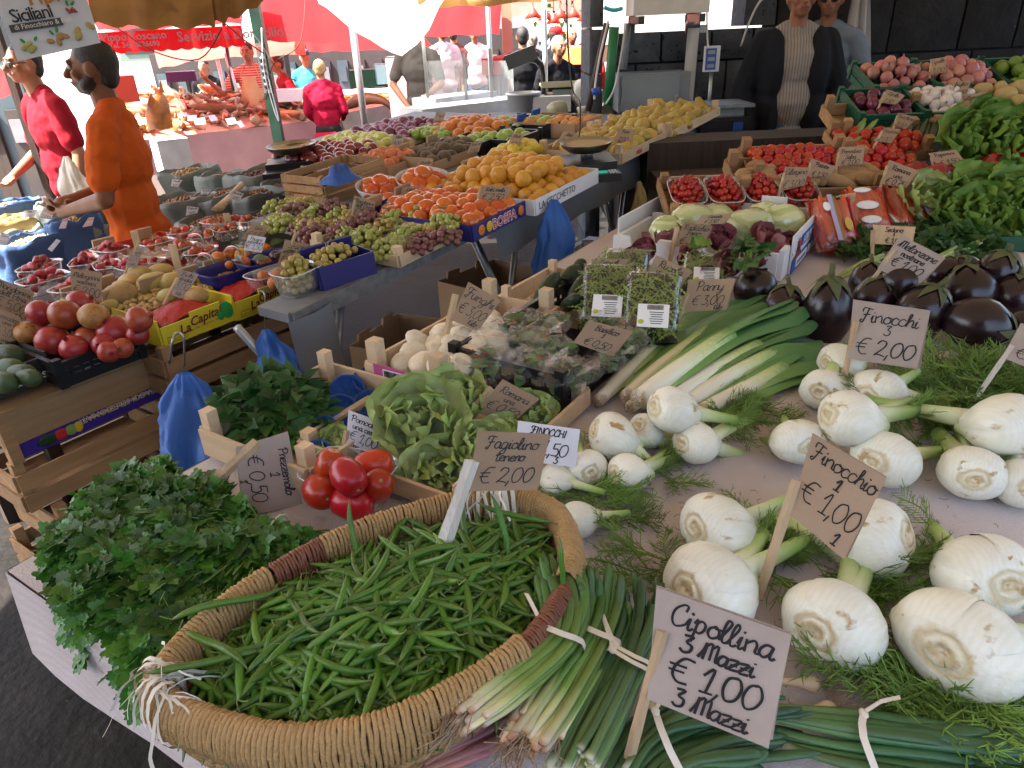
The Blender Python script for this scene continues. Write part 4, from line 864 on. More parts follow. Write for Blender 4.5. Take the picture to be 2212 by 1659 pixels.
# ================================================================= VEGETABLE STALL, MIDDLE
# ---- leeks
m_leek=mat('leek',(.5,.6,.3),.38,None,10,.12,40,.5,rv=.1,stretch=(8,8,1),ramp=[(0,(.50,.38,.26)),(.03,(.78,.75,.64)),(.3,(.76,.76,.56)),(.46,(.52,.62,.26)),(.62,(.16,.34,.07)),(1,(.04,.16,.05))],wave=((.55,.58,.36),60,.22,'X',.5))
m_leekleaf=mat('leek_leaf',(.5,.6,.3),.42,None,10,.15,40,.5,rv=.15,ramp=[(0,(.42,.54,.20)),(.25,(.15,.31,.07)),(.6,(.06,.20,.055)),(1,(.035,.14,.055))],wave=((.16,.3,.12),90,.3,'X',.6))
def leek(label,path,r0,seed,z0=.03):
 g=random.Random(seed); P=[at(x,y,TZ+z0+i*.006) for i,(x,y) in enumerate(path)]; o=P[0].copy(); C=catmull([p-o for p in P],5); n=len(C); k=int(n*.6)
 t=thing('leek',label,'leek',Tr(o)); r=r0*mm(path[0][0],path[0][1],TZ)
 b=MB(); b.tube(C[:k+1],[r*(.92 if i<2 else 1)*(1+.12*(i/k)) for i in range(k+1)],14,0,True,[.62*i/k for i in range(k+1)]); obj('stem',b,m_leek,t)
 b=MB(); dd=(C[1]-C[0]).normalized()
 for q in range(26):
  v=(-dd+Vector((g.uniform(-.8,.8),g.uniform(-.8,.8),g.uniform(-.6,.6)))).normalized(); a=C[0]+Vector((g.uniform(-.5,.5),g.uniform(-.5,.5),g.uniform(-.5,.5)))*r; b.tube([a,a+v*g.uniform(.004,.012)],.0006,3,0,False)
 obj('roots',b,m_root,t)
 for q in range(6):
  b=MB(); s0=k-4-(q%3)*2; L_=C[s0:]; m=len(L_); side=g.uniform(-1,1); hh=g.uniform(0,1); W=[];PT=[]
  for i,c in enumerate(L_):
   u=i/(m-1); d=(L_[min(i+1,m-1)]-L_[max(i-1,0)]).normalized(); s=Vector((-d.y,d.x,0)).normalized()
   PT.append(c+s*side*(.75*r+.055*u*u)+Vector((0,0,r*.6*hh*(1-u)+.03*u*hh-.02*u*u))); W.append(r*(.9+1.1*math.sin(min(1,u*1.3)*math.pi*.62))*(1 if u<.85 else 1-(u-.85)*4))
  V=[];T=[];F=[]
  for i,c in enumerate(PT):
   d=(PT[min(i+1,m-1)]-PT[max(i-1,0)]).normalized(); s=Vector((-d.y,d.x,0)).normalized(); up=s.cross(d); tw=side*.5+.3*math.sin(i*.4+q)
   s2=(s*math.cos(tw)+up*math.sin(tw))
   for e,h in ((-1,.35),(-.5,.08),(0,0),(.5,.08),(1,.35)): V.append(c+s2*W[i]*e+up*W[i]*h); T.append(i/(m-1))
  for i in range(m-1):
   for j in range(4): F.append((i*5+j,i*5+j+1,(i+1)*5+j+1,(i+1)*5+j))
  b.add(V,F,0,True,T); obj('leaf',b,m_leekleaf,t)
 return t
for i,(l,p,r,z) in enumerate((('leek nearest the basil crate, thin with a yellowish stem',[(1292,866),(1400,762),(1500,690),(1605,648)],15,.02),
 ('leek second from the basil crate with a long white stem',[(1352,858),(1450,775),(1560,700),(1700,640)],17,.03),('thick white leek lying on top in the middle of the row',[(1378,862),(1480,790),(1600,715),(1745,660)],20,.065),
 ('leek right of the thick top one, leaves fanned under the eggplants',[(1440,870),(1540,800),(1660,740),(1770,700)],18,.04),('leek with broad dark leaves whose root is hidden by fennel',[(1480,872),(1590,805),(1690,762),(1790,752)],18,.03),
 ('frontmost leek, dark leaves pointing at the card for three fennels',[(1515,888),(1620,835),(1710,790),(1795,770)],17,.02),('short leek stub lying between the longer white stems',[(1360,880),(1440,830),(1530,770),(1640,700)],14,.02))): leek(l,p,r,i+2,z)
# ---- eggplants
m_egg=mat('eggplant_skin',(.012,.005,.009),.27,(.026,.010,.014),3,.04,30,.5,coat=.12,rv=.3); m_calyx=mat('eggplant_calyx',(.10,.12,.035),.6,(.07,.075,.03),25,.3,80)
def egg_mesh(seed,long=1.15):
 g=random.Random(seed); b=MB(); prof=[(.001,-1),(.3,-.96),(.62,-.8),(.9,-.42),(1,-.02),(.95,.3),(.78,.62),(.55,.86),(.3,1.0),(.001,1.03)]
 b.lathe([(r,z*long) for r,z in prof],22,0,None,lambda p,a,u:p*(1+.06*nz(p,.9,seed))+Vector((.12*(p.z/long)**2,0,0))*g.random())
 for j in range(6):
  a=j*math.pi/3+g.uniform(-.2,.2); w=g.uniform(.2,.3); L_=g.uniform(.3,.55); V=[]
  for q,(zz,rr_,ww) in enumerate(((1.08,.02,.05),(1.02,.28,w),(.9,.5,w*.8),(.72,.72,w*.4),(.72-L_*.4,.86,.01))):
   for s in (-1,1): V.append(Vector((math.cos(a)*rr_*1.06-math.sin(a)*ww*s,math.sin(a)*rr_*1.06+math.cos(a)*ww*s,zz*long+.02)))
  b.add(V,[(2*i,2*i+1,2*i+3,2*i+2) for i in range(4)],1)
 b.tube([(0,0,1.0*long),(.03,0,1.2*long),(.12,.05,1.4*long)],[.17,.11,.13],8,1); return b.mesh('eggplant',[m_egg,m_calyx])
EGG=[egg_mesh(i,l) for i,l in enumerate((1.0,1.05,1.45,1.15,1.0))]
for l,x,y,r,k,ax in (('round eggplant seen end on at the far left, behind the leek card',1632,625,46,0,(.3,.9,.25)),('eggplant with a short upright green stem, second from the left',1694,664,44,1,(.15,.2,1)),('tall upright eggplant, the most complete in the front of the pile',1787,676,53,2,(-.05,.05,1)),
 ('dark eggplant behind the stick of the eggplant card',1874,614,40,3,(.2,.4,.9)),('eggplant just above the card for three fennels, green stem up',1890,648,48,1,(.25,.1,1)),('eggplant with a spreading green cap under the corner of its card',1990,676,54,3,(.35,-.1,1)),('eggplant half hidden behind its own price card',1945,612,44,0,(.2,.5,.6)),
 ('small eggplant right behind the eggplant card',2041,590,34,3,(.9,.3,.4)),('eggplant in the second row with a matt dusty skin',2089,632,57,0,(.1,.5,.8)),('eggplant on top at the back with a big green cap and stem',2154,588,44,1,(.15,-.2,1)),('scarred eggplant lying at the front with its cap to the lower right',2111,700,58,3,(.75,-.55,-.15)),
 ('eggplant at the right edge below the back one',2192,646,50,0,(.3,.4,.8)),('eggplant at the far right front, cut by the picture edge',2215,712,44,3,(.5,-.2,.6)),('eggplant at the back with brownish cap leaning left',2086,590,36,1,(-.3,.5,.7))):
 z=TZ+r*mm(x,y,TZ+.05)*.95+(.05 if y<620 and x>1900 else 0); c=at(x,y,z); R=r*mm(x,y,z)
 tag(link('eggplant',EGG[k],None,Tr(c)@Vector(ax).to_track_quat('Z','Y').to_matrix().to_4x4()@Rz(x*.1)@Sc(R)),l,'eggplant')
# ---- lettuce and other leafy heads
m_let=mat('lettuce_leaf',(.3,.4,.1),.42,None,8,.4,45,.5,rv=.12,hv=.012,trl=.18,ramp=[(0,(.66,.66,.44)),(.25,(.66,.69,.40)),(.55,(.58,.66,.29)),(1,(.38,.52,.13))],wave=((.5,.56,.28),16,.25,'Z',3))
m_letg=mat('green_lettuce_leaf',(.2,.35,.08),.45,None,8,.4,45,.45,rv=.14,hv=.012,trl=.18,ramp=[(0,(.55,.60,.32)),(.3,(.34,.47,.11)),(.6,(.20,.36,.055)),(1,(.14,.28,.035))],wave=((.34,.46,.16),16,.25,'Z',3))
m_rad=mat('radicchio_leaf',(.2,.03,.05),.4,None,8,.25,45,.5,rv=.2,trl=.08,ramp=[(0,(.78,.72,.66)),(.14,(.66,.42,.42)),(.26,(.26,.018,.04)),(1,(.17,.012,.028))],wave=((.66,.42,.42),7,.45,'X',6))
def lettuce_leaf(seed,w=.62,ruf=.09,cup=.55,nu=10,nv=9,wav=5):
 g=random.Random(seed); ph=[g.uniform(0,6) for _ in range(4)]
 def f(u,v):
  s=2*u-1; wd=w*(.28+.72*math.sin(min(1,v*1.12)*math.pi*.62)**.8)*(1 if v<.8 else math.sqrt(max(0,1-((v-.8)/.21)**2))*.7+.3)
  e=abs(s)**2.2; ee=max(e,(v-.75)*3 if v>.75 else 0)
  x=s*wd; y=v-.06*abs(s)**2; z=cup*(v*v*.55)+.32*w*(s*s)*(1-.4*v)
  z+=ruf*ee*math.sin(wav*2.2*v*2+ph[0]+s*3)+ruf*.6*max(0,v-.7)*3*math.sin(wav*s*1.9+ph[1])+.03*math.sin(9*u+ph[2])*math.sin(8*v+ph[3])
  return Vector((x,y,z))
 b=MB(); b.grid(nu,nv,f,0,True,lambda u,v:min(1,v*.75+.35*abs(2*u-1)**1.5*v)); return b
LL=[lettuce_leaf(i,.68,.11,.62) for i in range(6)]; LLM=[q.mesh('leaf',m_let) for q in LL]; LGM=[lettuce_leaf(i+9,.66,.12,.5).mesh('leaf',m_letg) for i in range(6)]; LRM=[lettuce_leaf(i+20,.6,.03,.9).mesh('leaf',m_rad) for i in range(5)]
def head(label,c,r,meshes,n=15,axis=(0,0,1),openn=1.0,cat='lettuce',name='lettuce',seed=0,group=None,core=None,inner=.18):
 g=random.Random(seed+int(c[0]*100)); M=Tr(c)@Vector(axis).to_track_quat('Z','Y').to_matrix().to_4x4(); t=thing(name,label,cat,M,group)
 for i in range(n):
  u=i/(n-1); a=i*2.4+g.uniform(-.3,.3); el=RD(85-(85-12/openn if openn>0 else 40)*u**.9*openn)
  d=Vector((math.cos(a)*math.cos(el),math.sin(a)*math.cos(el),math.sin(el))); p=Vector((math.cos(a),math.sin(a),0))*r*.05*(1+u)
  q=Vector((math.cos(a),math.sin(a),0))
  s=r*(1.0+.15*g.random())*(.72+.33*u)
  link('leaf',meshes[g.randrange(len(meshes))],t,orient(p,d,g.uniform(-.15,.15),s,Vector((0,0,1))-q*1.2 if False else (-q.x*math.sin(el),-q.y*math.sin(el),math.cos(el))))
 if core: b=MB(); b.ball((0,0,r*.32),(r*.42,r*.42,r*.46),12,8); obj('heart',b,core,t)
 return t
def rm(x,y,px,z): return px*mm(x,y,z)
for l,x,y,px,z,ax,op,sd_,ms in (('pale lettuce head in the middle of the crate, its outer leaves spread to the front',905,905,112,1.04,(.1,-.55,.8),.95,1,LLM),('pale crinkled lettuce heart at the back beside the card for romaine',985,868,82,1.03,(.1,-.4,.9),.8,2,LLM),('pale lettuce behind the card for tender beans',1040,965,75,1.02,(.2,-.4,.85),.9,3,LLM),
 ('green lettuce lying low behind the basket rim',950,1010,85,1.0,(.1,-.8,.5),1.0,4,LLM),('small yellowish lettuce behind the tomato tray card',735,965,55,1.0,(0,-.3,.95),.8,5,LLM),('lettuce with frilly tips right of the romaine card',1150,900,66,1.0,(0,-.4,.9),.9,6,LLM),('pale lettuce half covered by the white fennel card',1085,955,70,1.0,(.1,-.5,.8),.9,7,LLM)):
 c=at(x,y+px*.25,z-.02); head(l,c,rm(x,y,px,z)*1.0,ms,16,ax,op,seed=sd_)
# ---- tray of plum tomatoes
m_tom=mat('tomato_skin',(.44,.014,.008),.28,(.38,.035,.008),4,0,50,.4,coat=.08,rv=.16,hv=.012,c3=(.45,.16,.02),ns3=2.2,th3=.66); m_tomc=mat('tomato_scar',(.32,.24,.12),.8)
m_clear=film('clear_plastic',(.8,.82,.84),.16,.6,.08,.05,20,.4); m_film=film('clear_film',(.85,.87,.87),.035,.34,.06,.3,9,.15)
def tub(label,M,w,d,h,mt=None,name='plastic_tray',cat='tray',rnd=.25,group=None):
 t=thing(name,label,cat,M,group); b=MB()
 def ring(sc,z,n=28): return [Vector((w/2*sc*(abs(math.cos(a))**.5)*(1 if math.cos(a)>0 else -1),d/2*sc*(abs(math.sin(a))**.5)*(1 if math.sin(a)>0 else -1),z)) for a in [2*math.pi*i/n for i in range(n)]]
 prof=((.80,.004),(.82,.0),(.88,h*.35),(.95,h*.8),(.985,h),(1.03,h+.002),(1.04,h-.003)); V=[];n=28
 for s,z in prof: V+=ring(s,z)
 b.add(V,[(i*n+j,i*n+(j+1)%n,(i+1)*n+(j+1)%n,(i+1)*n+j) for i in range(len(prof)-1) for j in range(n)]); b.add(ring(.80,.004),[tuple(range(n))])
 obj('tub',b,mt or m_clear,t)
 b=MB(); P=ring(1.035,h); b.tube(P+[P[0]],.0016,5,0,False); obj('rim',b,mt or mat('clear_rim',(.75,.76,.76),.15,alpha=.55),t); return t
p=at(765,1075,TZ); tw=200*mm(765,1075,TZ+.03)
tub('clear plastic tray holding six plum tomatoes',frame((p.x,p.y,TZ+.004),F2+E2*.25),tw,tw*.72,.062)
def plum_mesh(seed):
 b=MB(); b.lathe([(.001,-1.35),(.45,-1.25),(.8,-.9),(1,-.2),(.98,.4),(.8,.95),(.42,1.27),(.12,1.25),(.001,1.2)],18,0,None,lambda p,a,u:p*(1+.03*nz(p,1,seed))); b.ball((0,0,1.22),(.14,.14,.05),8,4,1); return b.mesh('plum_tomato',[m_tom,m_tomc])
PLM=[plum_mesh(i) for i in range(3)]
for l,x,y,px,ax,z in (('dark red plum tomato at the left of the tray, its end facing out',690,1062,36,(.5,-.7,.1),1.035),('plum tomato standing at the back left of the tray',712,1010,32,(.3,.2,.9),1.05),('long shiny plum tomato lying across the top of the tray',752,1030,37,(.55,-.75,-.25),1.075),('orange red plum tomato at the back right of the tray',806,1005,34,(.95,.1,.05),1.05),('round red plum tomato at the right of the tray',815,1050,36,(.3,-.5,.6),1.04),('plum tomato lying across the front of the tray',760,1086,37,(.95,-.2,-.05),1.025)):
 c=at(x,y,z); tag(link('plum_tomato',PLM[int(x)%3],None,Tr(c)@Vector(ax).to_track_quat('Z','Y').to_matrix().to_4x4()@Sc(rm(x,y,px,z))),l,'tomato')
# ---- herb crate on the left: mint and blue wrapped bundles
def ncr(x,y,z=TZ+.004,dx=None): o=at(x,y,z); return frame(o,dx or F2)
wcrate('pale wooden crate holding leafy mint, at the aisle edge of the stall',ncr(452,985),.30,.34,.075,m_pinkwood,1,.024,.03)
OV=[ovate_mesh(i) for i in range(5)]
def herb(label,x0,y0,w,h,n,seed,meshes,mts,sz,hh=.09,nmax=120,z=TZ,name='herb_bunch',cat='herb bunch',dirv=None,dens=1):
 g=random.Random(seed); c=at(x0,y0,z); t=thing(name,label,cat,Tr(c)); s=mm(x0,y0,z); pts=[]
 while len(pts)<n:
  u,v=g.uniform(-1,1),g.uniform(-1,1)
  if u*u+v*v>1: continue
  q=at(x0+u*w,y0+v*h,z)-c; k=(1-(u*u+v*v))**.5; lv=g.random()**.5; hz=hh*k*(1+.35*nz(q,12,seed)); p=Vector((q.x,q.y,hz*(.3+.7*lv)+.01))
  d=Vector((u*.8,v*-.5,.3))+Vector((g.uniform(-.9,.9),g.uniform(-.9,.9),g.uniform(-.3,.6)));
  if dirv is not None: d+=Vector(dirv)
  pts.append((lv*.6+p.z*4,orient(p,d,g.uniform(-.6,.6),sz*g.uniform(.6,1.25),(g.uniform(-.8,.8),g.uniform(-1,.5),1))))
 pts.sort(key=lambda q:-q[0]); leaf_cloud(t,'leaf',meshes,mts,[q[1] for q in pts],nmax,'inner_leaves')
 b=MB()
 for k in range(30):
  a=g.uniform(0,6.28); r=g.random()*.8; q=at(x0+math.cos(a)*r*w,y0+math.sin(a)*r*h,z)-c; b.tube([q*.2,Vector((q.x*.7,q.y*.7,hh*.4)),Vector((q.x,q.y,hh*.8*(1-r*r)+.01))],.0016,4)
 obj('stems',b,m_stem,t); return t
herb('bushy bunch of green mint in the crate at the aisle edge',595,925,120,75,430,1,OV,[m_mint,m_stem],.040,.10,150)
m_bluep=mat('blue_paper',(.022,.11,.42),.55,(.016,.07,.30),12,.4,60,trl=.12,rv=.15); m_bluebag=mat('blue_plastic_bag',(.05,.18,.58),.42,(.035,.13,.46),7,.6,26,.3,trl=.3)
wcrate('long pale crate of blue wrapped mint bundles behind the lettuce',ncr(655,990),.40,.46,.05,m_pinkwood,1,.024,.012)
for i,(x,y,px,l) in enumerate(((752,852,40,'back left, beside the crate side'),(800,835,40,'at the very back, under the mint card'),(735,890,36,'left of the slanting stick'),(800,880,36,'behind the white tomato card, upper'),(700,935,36,'on the left next to the mint leaves'),(745,925,34,'just left of the white card'),(830,895,34,'partly under the mint card'),(690,985,34,'low on the left by the wooden post'),(868,905,30,'touching the lettuce leaves'),(715,1010,28,'lowest on the left, near the tomato tray'))):
 c=at(x,y,TZ+.03); r=rm(x,y,px,TZ+.04); b=MB(); g=random.Random(i)
 b.lathe([(.75,-.9),(.9,-.5),(1,.2),(.98,.55),(.9,.62),(.85,.3),(.6,.1),(.001,.05)],22,0,None,lambda p,a,u:Vector((p.x*(1+.05*math.sin(11*a)),p.y*(1+.05*math.sin(11*a)),p.z+.06*math.sin(7*a+i))))
 tag(obj('wrapped_bundle',b,m_bluep,None,Tr(c)@Rx(.5+g.uniform(-.2,.2))@Ry(g.uniform(-.3,.3))@Sc(r)),'blue paper wrapped herb bundle '+l,'herb bundle')
# ---- mushroom crate
m_mush=mat('mushroom_cap',(.76,.68,.52),.55,(.66,.56,.40),8,.1,40,rv=.06,sss=.08,c3=(.5,.36,.2),ns3=12,th3=.70); m_pinklab=mat('pink_label',(.50,.09,.27),.5,(.42,.07,.22),3); m_labw=mat('label_white',(.8,.8,.8),.6)
mc=wcrate('pale wooden crate of white mushrooms with a pink label',ncr(800,838,TZ+.02),.215,.50,.075,m_pinkwood,1,.03,.045)
b=MB(); b.box((.108,-.0095,.055),(.155,.003,.038)); o=obj('label',b,m_pinklab,mc); b=MB(); b.box((.10,-.012,.055),(.08,.002,.024)); b.box((.16,-.012,.053),(.03,.002,.016)); obj('sticker',b,m_labw,o)
b=MB(); g=random.Random(4)
for k in range(26): b.box((.064+k*.0029,-.0135,.056),(g.choice((.0008,.0014,.002)),.001,.019))
obj('barcode',b,m_ink,o)
def mush_mesh(seed):
 b=MB(); b.lathe([(.001,.55),(.4,.5),(.8,.28),(1,-.05),(.96,-.22),(.6,-.2),(.3,-.22),(.24,-.7),(.3,-1.0),(.001,-1.02)],18,0,None,lambda p,a,u:p*(1+.06*nz(p,1.2,seed))+Vector((0,0,.05*math.sin(2*a+seed)))); return b.mesh('mushroom',m_mush)
MU=[mush_mesh(i) for i in range(4)]; g=random.Random(8)
for i,(x,y) in enumerate(((875,782),(915,785),(955,790),(895,758),(935,762),(975,765),(1015,768),(905,738),(945,740),(985,742),(1025,745),(960,720),(1000,722),(1040,725),(1065,705),(1010,702),(1050,690),(990,790),(1035,775),(1070,740))):
 c=at(x,y,TZ+.075+.02*g.random()); tag(link('mushroom',MU[i%4],None,Tr(c)@Rx(g.gauss(.25,.25))@Ry(g.gauss(0,.25))@Rz(i)@Sc(rm(x,y,33,1.05))),'cream white mushroom in the pale crate with the pink label','mushroom','mushrooms in the pale crate')
# ---- black crate with bagged basil
m_bagtext=mat('red_print',(.55,.05,.04),.5)
bc_o=at(988,832,TZ+.003); bc=pcrate('black plastic crate packed with bagged basil',frame(bc_o,(at(1200,895,TZ)-bc_o)),.285,.52,.10,m_blackp,nx=7)
BAGF=frame(bc_o,(at(1200,895,TZ)-bc_o))
def bag_mesh(seed):
 g=random.Random(seed); b=MB()
 def f(p):
  n1=nz(p,2.3,seed); n2=abs(nz(p,4,seed+3)); n3=abs(nz(p,9,seed)); return p*(1+.25*n1-.28*n2-.12*n3)
 b.ball((0,0,0),(1.08,1.08,.66),26,16,0,None,f); b.s=[False]*len(b.s)
 for k in range(3):
  a=g.uniform(0,6.28); d=Vector((math.cos(a),math.sin(a),0)); s=Vector((-d.y,d.x,0)); V=[]
  for i in range(4):
   for j in range(4): V.append(d*(.75+.22*i)+s*(j-1.5)*(.12+.1*i)+Vector((0,0,.3+.12*i+.08*math.sin(j*2.5+i+k))))
  b.add(V,[(i*4+j,i*4+j+1,i*4+j+5,i*4+j+4) for i in range(3) for j in range(3)])
 return b.mesh('bag_film',m_film)
BAGM=[bag_mesh(i) for i in range(4)]; BLM=[ovate_mesh(30+i,.36).mesh('leaf',[mat('basil_leaf',(.13,.25,.07),.45,(.08,.17,.04),20,.3,60,rv=.3,trl=.2),m_stem]) for i in range(3)]
def basilbag(l,x,y,px,seed,z=1.05):
 c=at(x,y,z); r=rm(x,y,px,z); g=random.Random(seed); t=thing('basil_bag',l,'bag of basil',Tr(c)@Rz(g.uniform(0,6))@Sc(r)); link('bag_film',BAGM[seed%4],t)
 for k in range(18):
  a=g.uniform(0,6.28); q=g.random()**.5*.6; link('leaf',BLM[k%3],t,orient((math.cos(a)*q,math.sin(a)*q,g.uniform(-.3,.3)),(g.uniform(-1,1),g.uniform(-1,1),g.uniform(-.3,.5)),g.uniform(-.5,.5),g.uniform(.5,.85),(g.uniform(-.5,.5),g.uniform(-.5,.5),1)))
 b=MB()
 for k in range(14):
  a=g.uniform(-.7,.7); v=.35+.02*k; d=Vector((.35*math.sin(k*1.9)+g.uniform(-.1,.1),-.35+.4*math.cos(k*1.3),.60)); e=d+Vector((g.uniform(-.2,.2),g.uniform(-.2,.2),.0)); b.ribbon([d,e],.014,(0,.0,1) if k%2 else (1,0,0))
 obj('red_print',b,m_bagtext,t)
for i,(x,y,px,l) in enumerate(((1065,790,66,'front left corner of the crate'),(1145,790,58,'front, left of centre'),(1215,808,58,'front right corner of the black crate'),(1075,725,58,'left middle, under the mushroom crate rim'),(1140,735,52,'centre, red print showing'),(1200,755,46,'just left of its price card'),(1130,695,46,'back left'),(1190,700,44,'back middle behind the card'),(1255,800,44,'right side below the card'),(1355,735,46,'right end of the crate beside the leeks'),(1310,700,44,'back right corner, behind the card'),(1310,775,42,'right middle, in front of the card foot'))): basilbag('clear plastic bag of basil at the '+l if not l[0:4] in('just','back','righ','left','cent','fron') else 'clear crinkled bag of basil, '+l,x,y,px,i)
# ---- rocket trays, cucumbers
m_roc=mat('rocket_leaf',(.24,.32,.05),.5,(.15,.23,.035),20,.2,60,rv=.3,trl=.15)
ROC=[ovate_mesh(40+i,.13,.3) for i in range(3)]
def rocket(l,x,y,seed,w=.135,h=.19,tilt=.75,hz=TZ+.12):
 c=at(x,y,hz); M=frame(c,F2+E2*.35)@Rx(tilt); t=thing('rocket_tray',l,'packed salad',M); g=random.Random(seed)
 b=MB(); b.box((0,0,-.012),(w,h,.02)); obj('tray',b,m_blackp,t); b=MB()
 for k in range(230):
  q=orient((g.uniform(-.46,.46)*w,g.uniform(-.46,.46)*h,g.uniform(0,.026)),(g.uniform(-1,1),g.uniform(-1,1),g.uniform(-.2,.3)),g.uniform(-.6,.6),g.uniform(.02,.04),(g.uniform(-.4,.4),g.uniform(-.4,.4),1)); s=ROC[k%3]; o=len(b.v); b.v+=[tuple(q@Vector(p)) for p in s.v]; b.f+=[tuple(j+o for j in f) for f in s.f]; b.m+=[0]*len(s.f); b.s+=s.s; b.t+=[0]*len(s.v)
 stuff(obj('rocket_leaves',b,m_roc,t))
 b=MB(); b.grid(10,12,lambda u,v:Vector(((u-.5)*w*1.04,(v-.5)*h*1.03,(.036+.004*nz((u*4,v*4,seed),2))*min(1,8*min(u,1-u,v,1-v)+.05)))); obj('film',b,m_film,t)
 b=MB(); b.grid(1,1,lambda u,v:Vector(((u-.5)*.075+.006,-.045+(v-.5)*.062,.0415)),0,False); lb=obj('label',b,m_labw,t)
 b=MB();
 for k in range(14): b.box((-.008+k*.0028,-.023,.0422),(.0014,.013,.0004))
 for k in range(6): b.box((.014,-.036-k*.006,.0422),(.034-.004*(k%3),.0018,.0004))
 obj('barcode',b,m_ink,lb); b=MB(); b.ball((-.022,-.062,.0422),(.007,.006,.0006),10,4); obj('emblem',b,mat('lime_print',(.42,.5,.03),.6),lb)
rocket('tray of rocket salad on the left, next to the cucumbers',1312,642,1); rocket('tray of rocket salad under its own price card',1408,662,2); rocket('tray of rocket salad lying behind the other two',1350,590,3,.13,.17,.5,TZ+.11); rocket('tray of rocket salad wedged behind the leek card',1520,590,4,.13,.15,.5,TZ+.06)
wcrate('pale crate of cucumbers lined with blue paper',ncr(1083,682),.36,.30,.07,m_pinkwood,1,.022,.02)
m_cuc=mat('cucumber_skin',(.022,.045,.014),.5,(.014,.028,.009),14,.5,70,.4,rv=.2)
for i,(x,y,x2,y2,px,l) in enumerate(((1158,655,1205,590,17,'cucumber at the left end, standing against the crate side'),(1198,632,1252,575,19,'second cucumber from the left, shiny on top'),(1232,655,1272,592,18,'cucumber in the middle of the leaning row'),(1240,665,1290,610,17,'cucumber at the right, touching the rocket tray'),(1238,600,1262,560,15,'cucumber at the back pointing up with a dry stem'),(1215,668,1250,640,15,'short dark cucumber at the bottom of the row'))):
 a=at(x,y,TZ+.075); b_=at(x2,y2,TZ+.13); r=rm(x,y,px,TZ+.1); b=MB(); P=[a.lerp(b_,k/8) for k in range(9)]; b.tube(catmull([q-a for q in P],1),[r*z for z in (.35,.8,1,1.03,1.05,1.03,1,.8,.3)],12,0); tag(obj('cucumber',b,m_cuc,None,Tr(a)),l,'cucumber')
def crumple(name,l,x,y,z,w,h,seed,mt,hz=.03,cat='paper'):
 c=at(x,y,z); s=mm(x,y,z); b=MB(); b.grid(16,12,lambda u,v:Vector(((u-.5)*w*s,(v-.5)*h*s*2,hz*(1.2*abs(nz((u*3,v*3,seed),1.3))+.7*abs(nz((u*3,v*3,seed),3)))*math.sin(math.pi*u)**.4*math.sin(math.pi*v)**.4))); return tag(obj(name,b,mt,None,frame(c,F2)),l,cat)
crumple('blue_tissue','crumpled blue tissue paper in the cucumber crate',1160,680,TZ+.02,120,26,1,m_bluep); crumple('blue_tissue','blue tissue showing under the bundles in the herb crate',760,930,TZ+.012,240,90,2,m_bluep,.02)
# ================================================================= VEGETABLE STALL, BACK: stepped display against the wall
SLK=.35; SLY=2.4
def disp(x,y,dz=0):
 d=ray(x,y); t=(TZ+dz-SLK*SLY-CZ)/(d.z-SLK*d.y); return Vector((0,0,CZ))+d*t
def dfr(x,y,dz=0,x2=None,y2=None):
 o=disp(x,y,dz); xd=(disp(x2,y2,dz)-o) if x2 else Vector((1,0,0)); ny=Vector((0,1,SLK)).normalized(); return frame(o,xd,None,Vector((0,-SLK,1)))
def dpx(x,y,px,dz=0): return px*depth(disp(x,y,dz))/FPX
def dw(x,y,x2,y2,dz=0): return (disp(x2,y2,dz)-disp(x,y,dz)).length
b=MB();
for i in range(4):
 y0=2.62+.36*i; b.box((2.0,y0+.16,.40+.06*i),(2.5,.30,.80+.13*i))
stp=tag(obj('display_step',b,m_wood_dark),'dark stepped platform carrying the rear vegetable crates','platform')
def spot(x,y,dz): return Tr(disp(x,y,dz))
# ---- radicchio in polystyrene trays
m_foam=mat('white_polystyrene',(.74,.74,.75),.7,(.66,.66,.68),30,.15,120)
def foam(label,M,w,d,h,cuts=2):
 t=thing('foam_tray',label,'tray',M)
 def wall(L):
  P=[Vector((0,0,0)),Vector((L,0,0)),Vector((L,0,h*1.2)),Vector((L*.86,0,h*1.2)),Vector((L*.8,0,h*.55)),Vector((L*.62,0,h*.55)),Vector((L*.56,0,h*1.2)),Vector((L*.30,0,h*1.2)),Vector((L*.24,0,h*.55)),Vector((L*.14,0,h*.55)),Vector((L*.1,0,h*1.2)),Vector((0,0,h*1.2))]
  b=MB(); b.slab(P,.016); return b
 link('foam_wall',wall(w).mesh('foam_wall',m_foam),t); link('foam_wall',wall(w).mesh('foam_wall',m_foam),t,Tr(0,d,0))
 b=MB(); b.box((.0,d/2,h*.5),(.018,d-.03,h)); s=b.mesh('foam_wall',m_foam); link('foam_wall',s,t,Tr(-.006,0,0));
 b=MB(); b.slab([(0,0,0),(0,d,0),(0,d,h*1.3),(0,d*.75,h*1.3),(0,d*.65,h*.75),(0,d*.3,h*.75),(0,d*.2,h*1.3),(0,0,h*1.3)],.016); link('foam_wall',b.mesh('foam_wall',m_foam),t,Tr(w,0,0))
 b=MB(); b.box((w/2,d/2,.01),(w-.02,d-.02,.02)); obj('base',b,m_foam,t); return t
RC=at(1675,606,TZ+.004); rw=.56; foam('white polystyrene tray of radicchio heads with cut out sides',frame(RC-F2*rw,F2),rw,.36,.075)
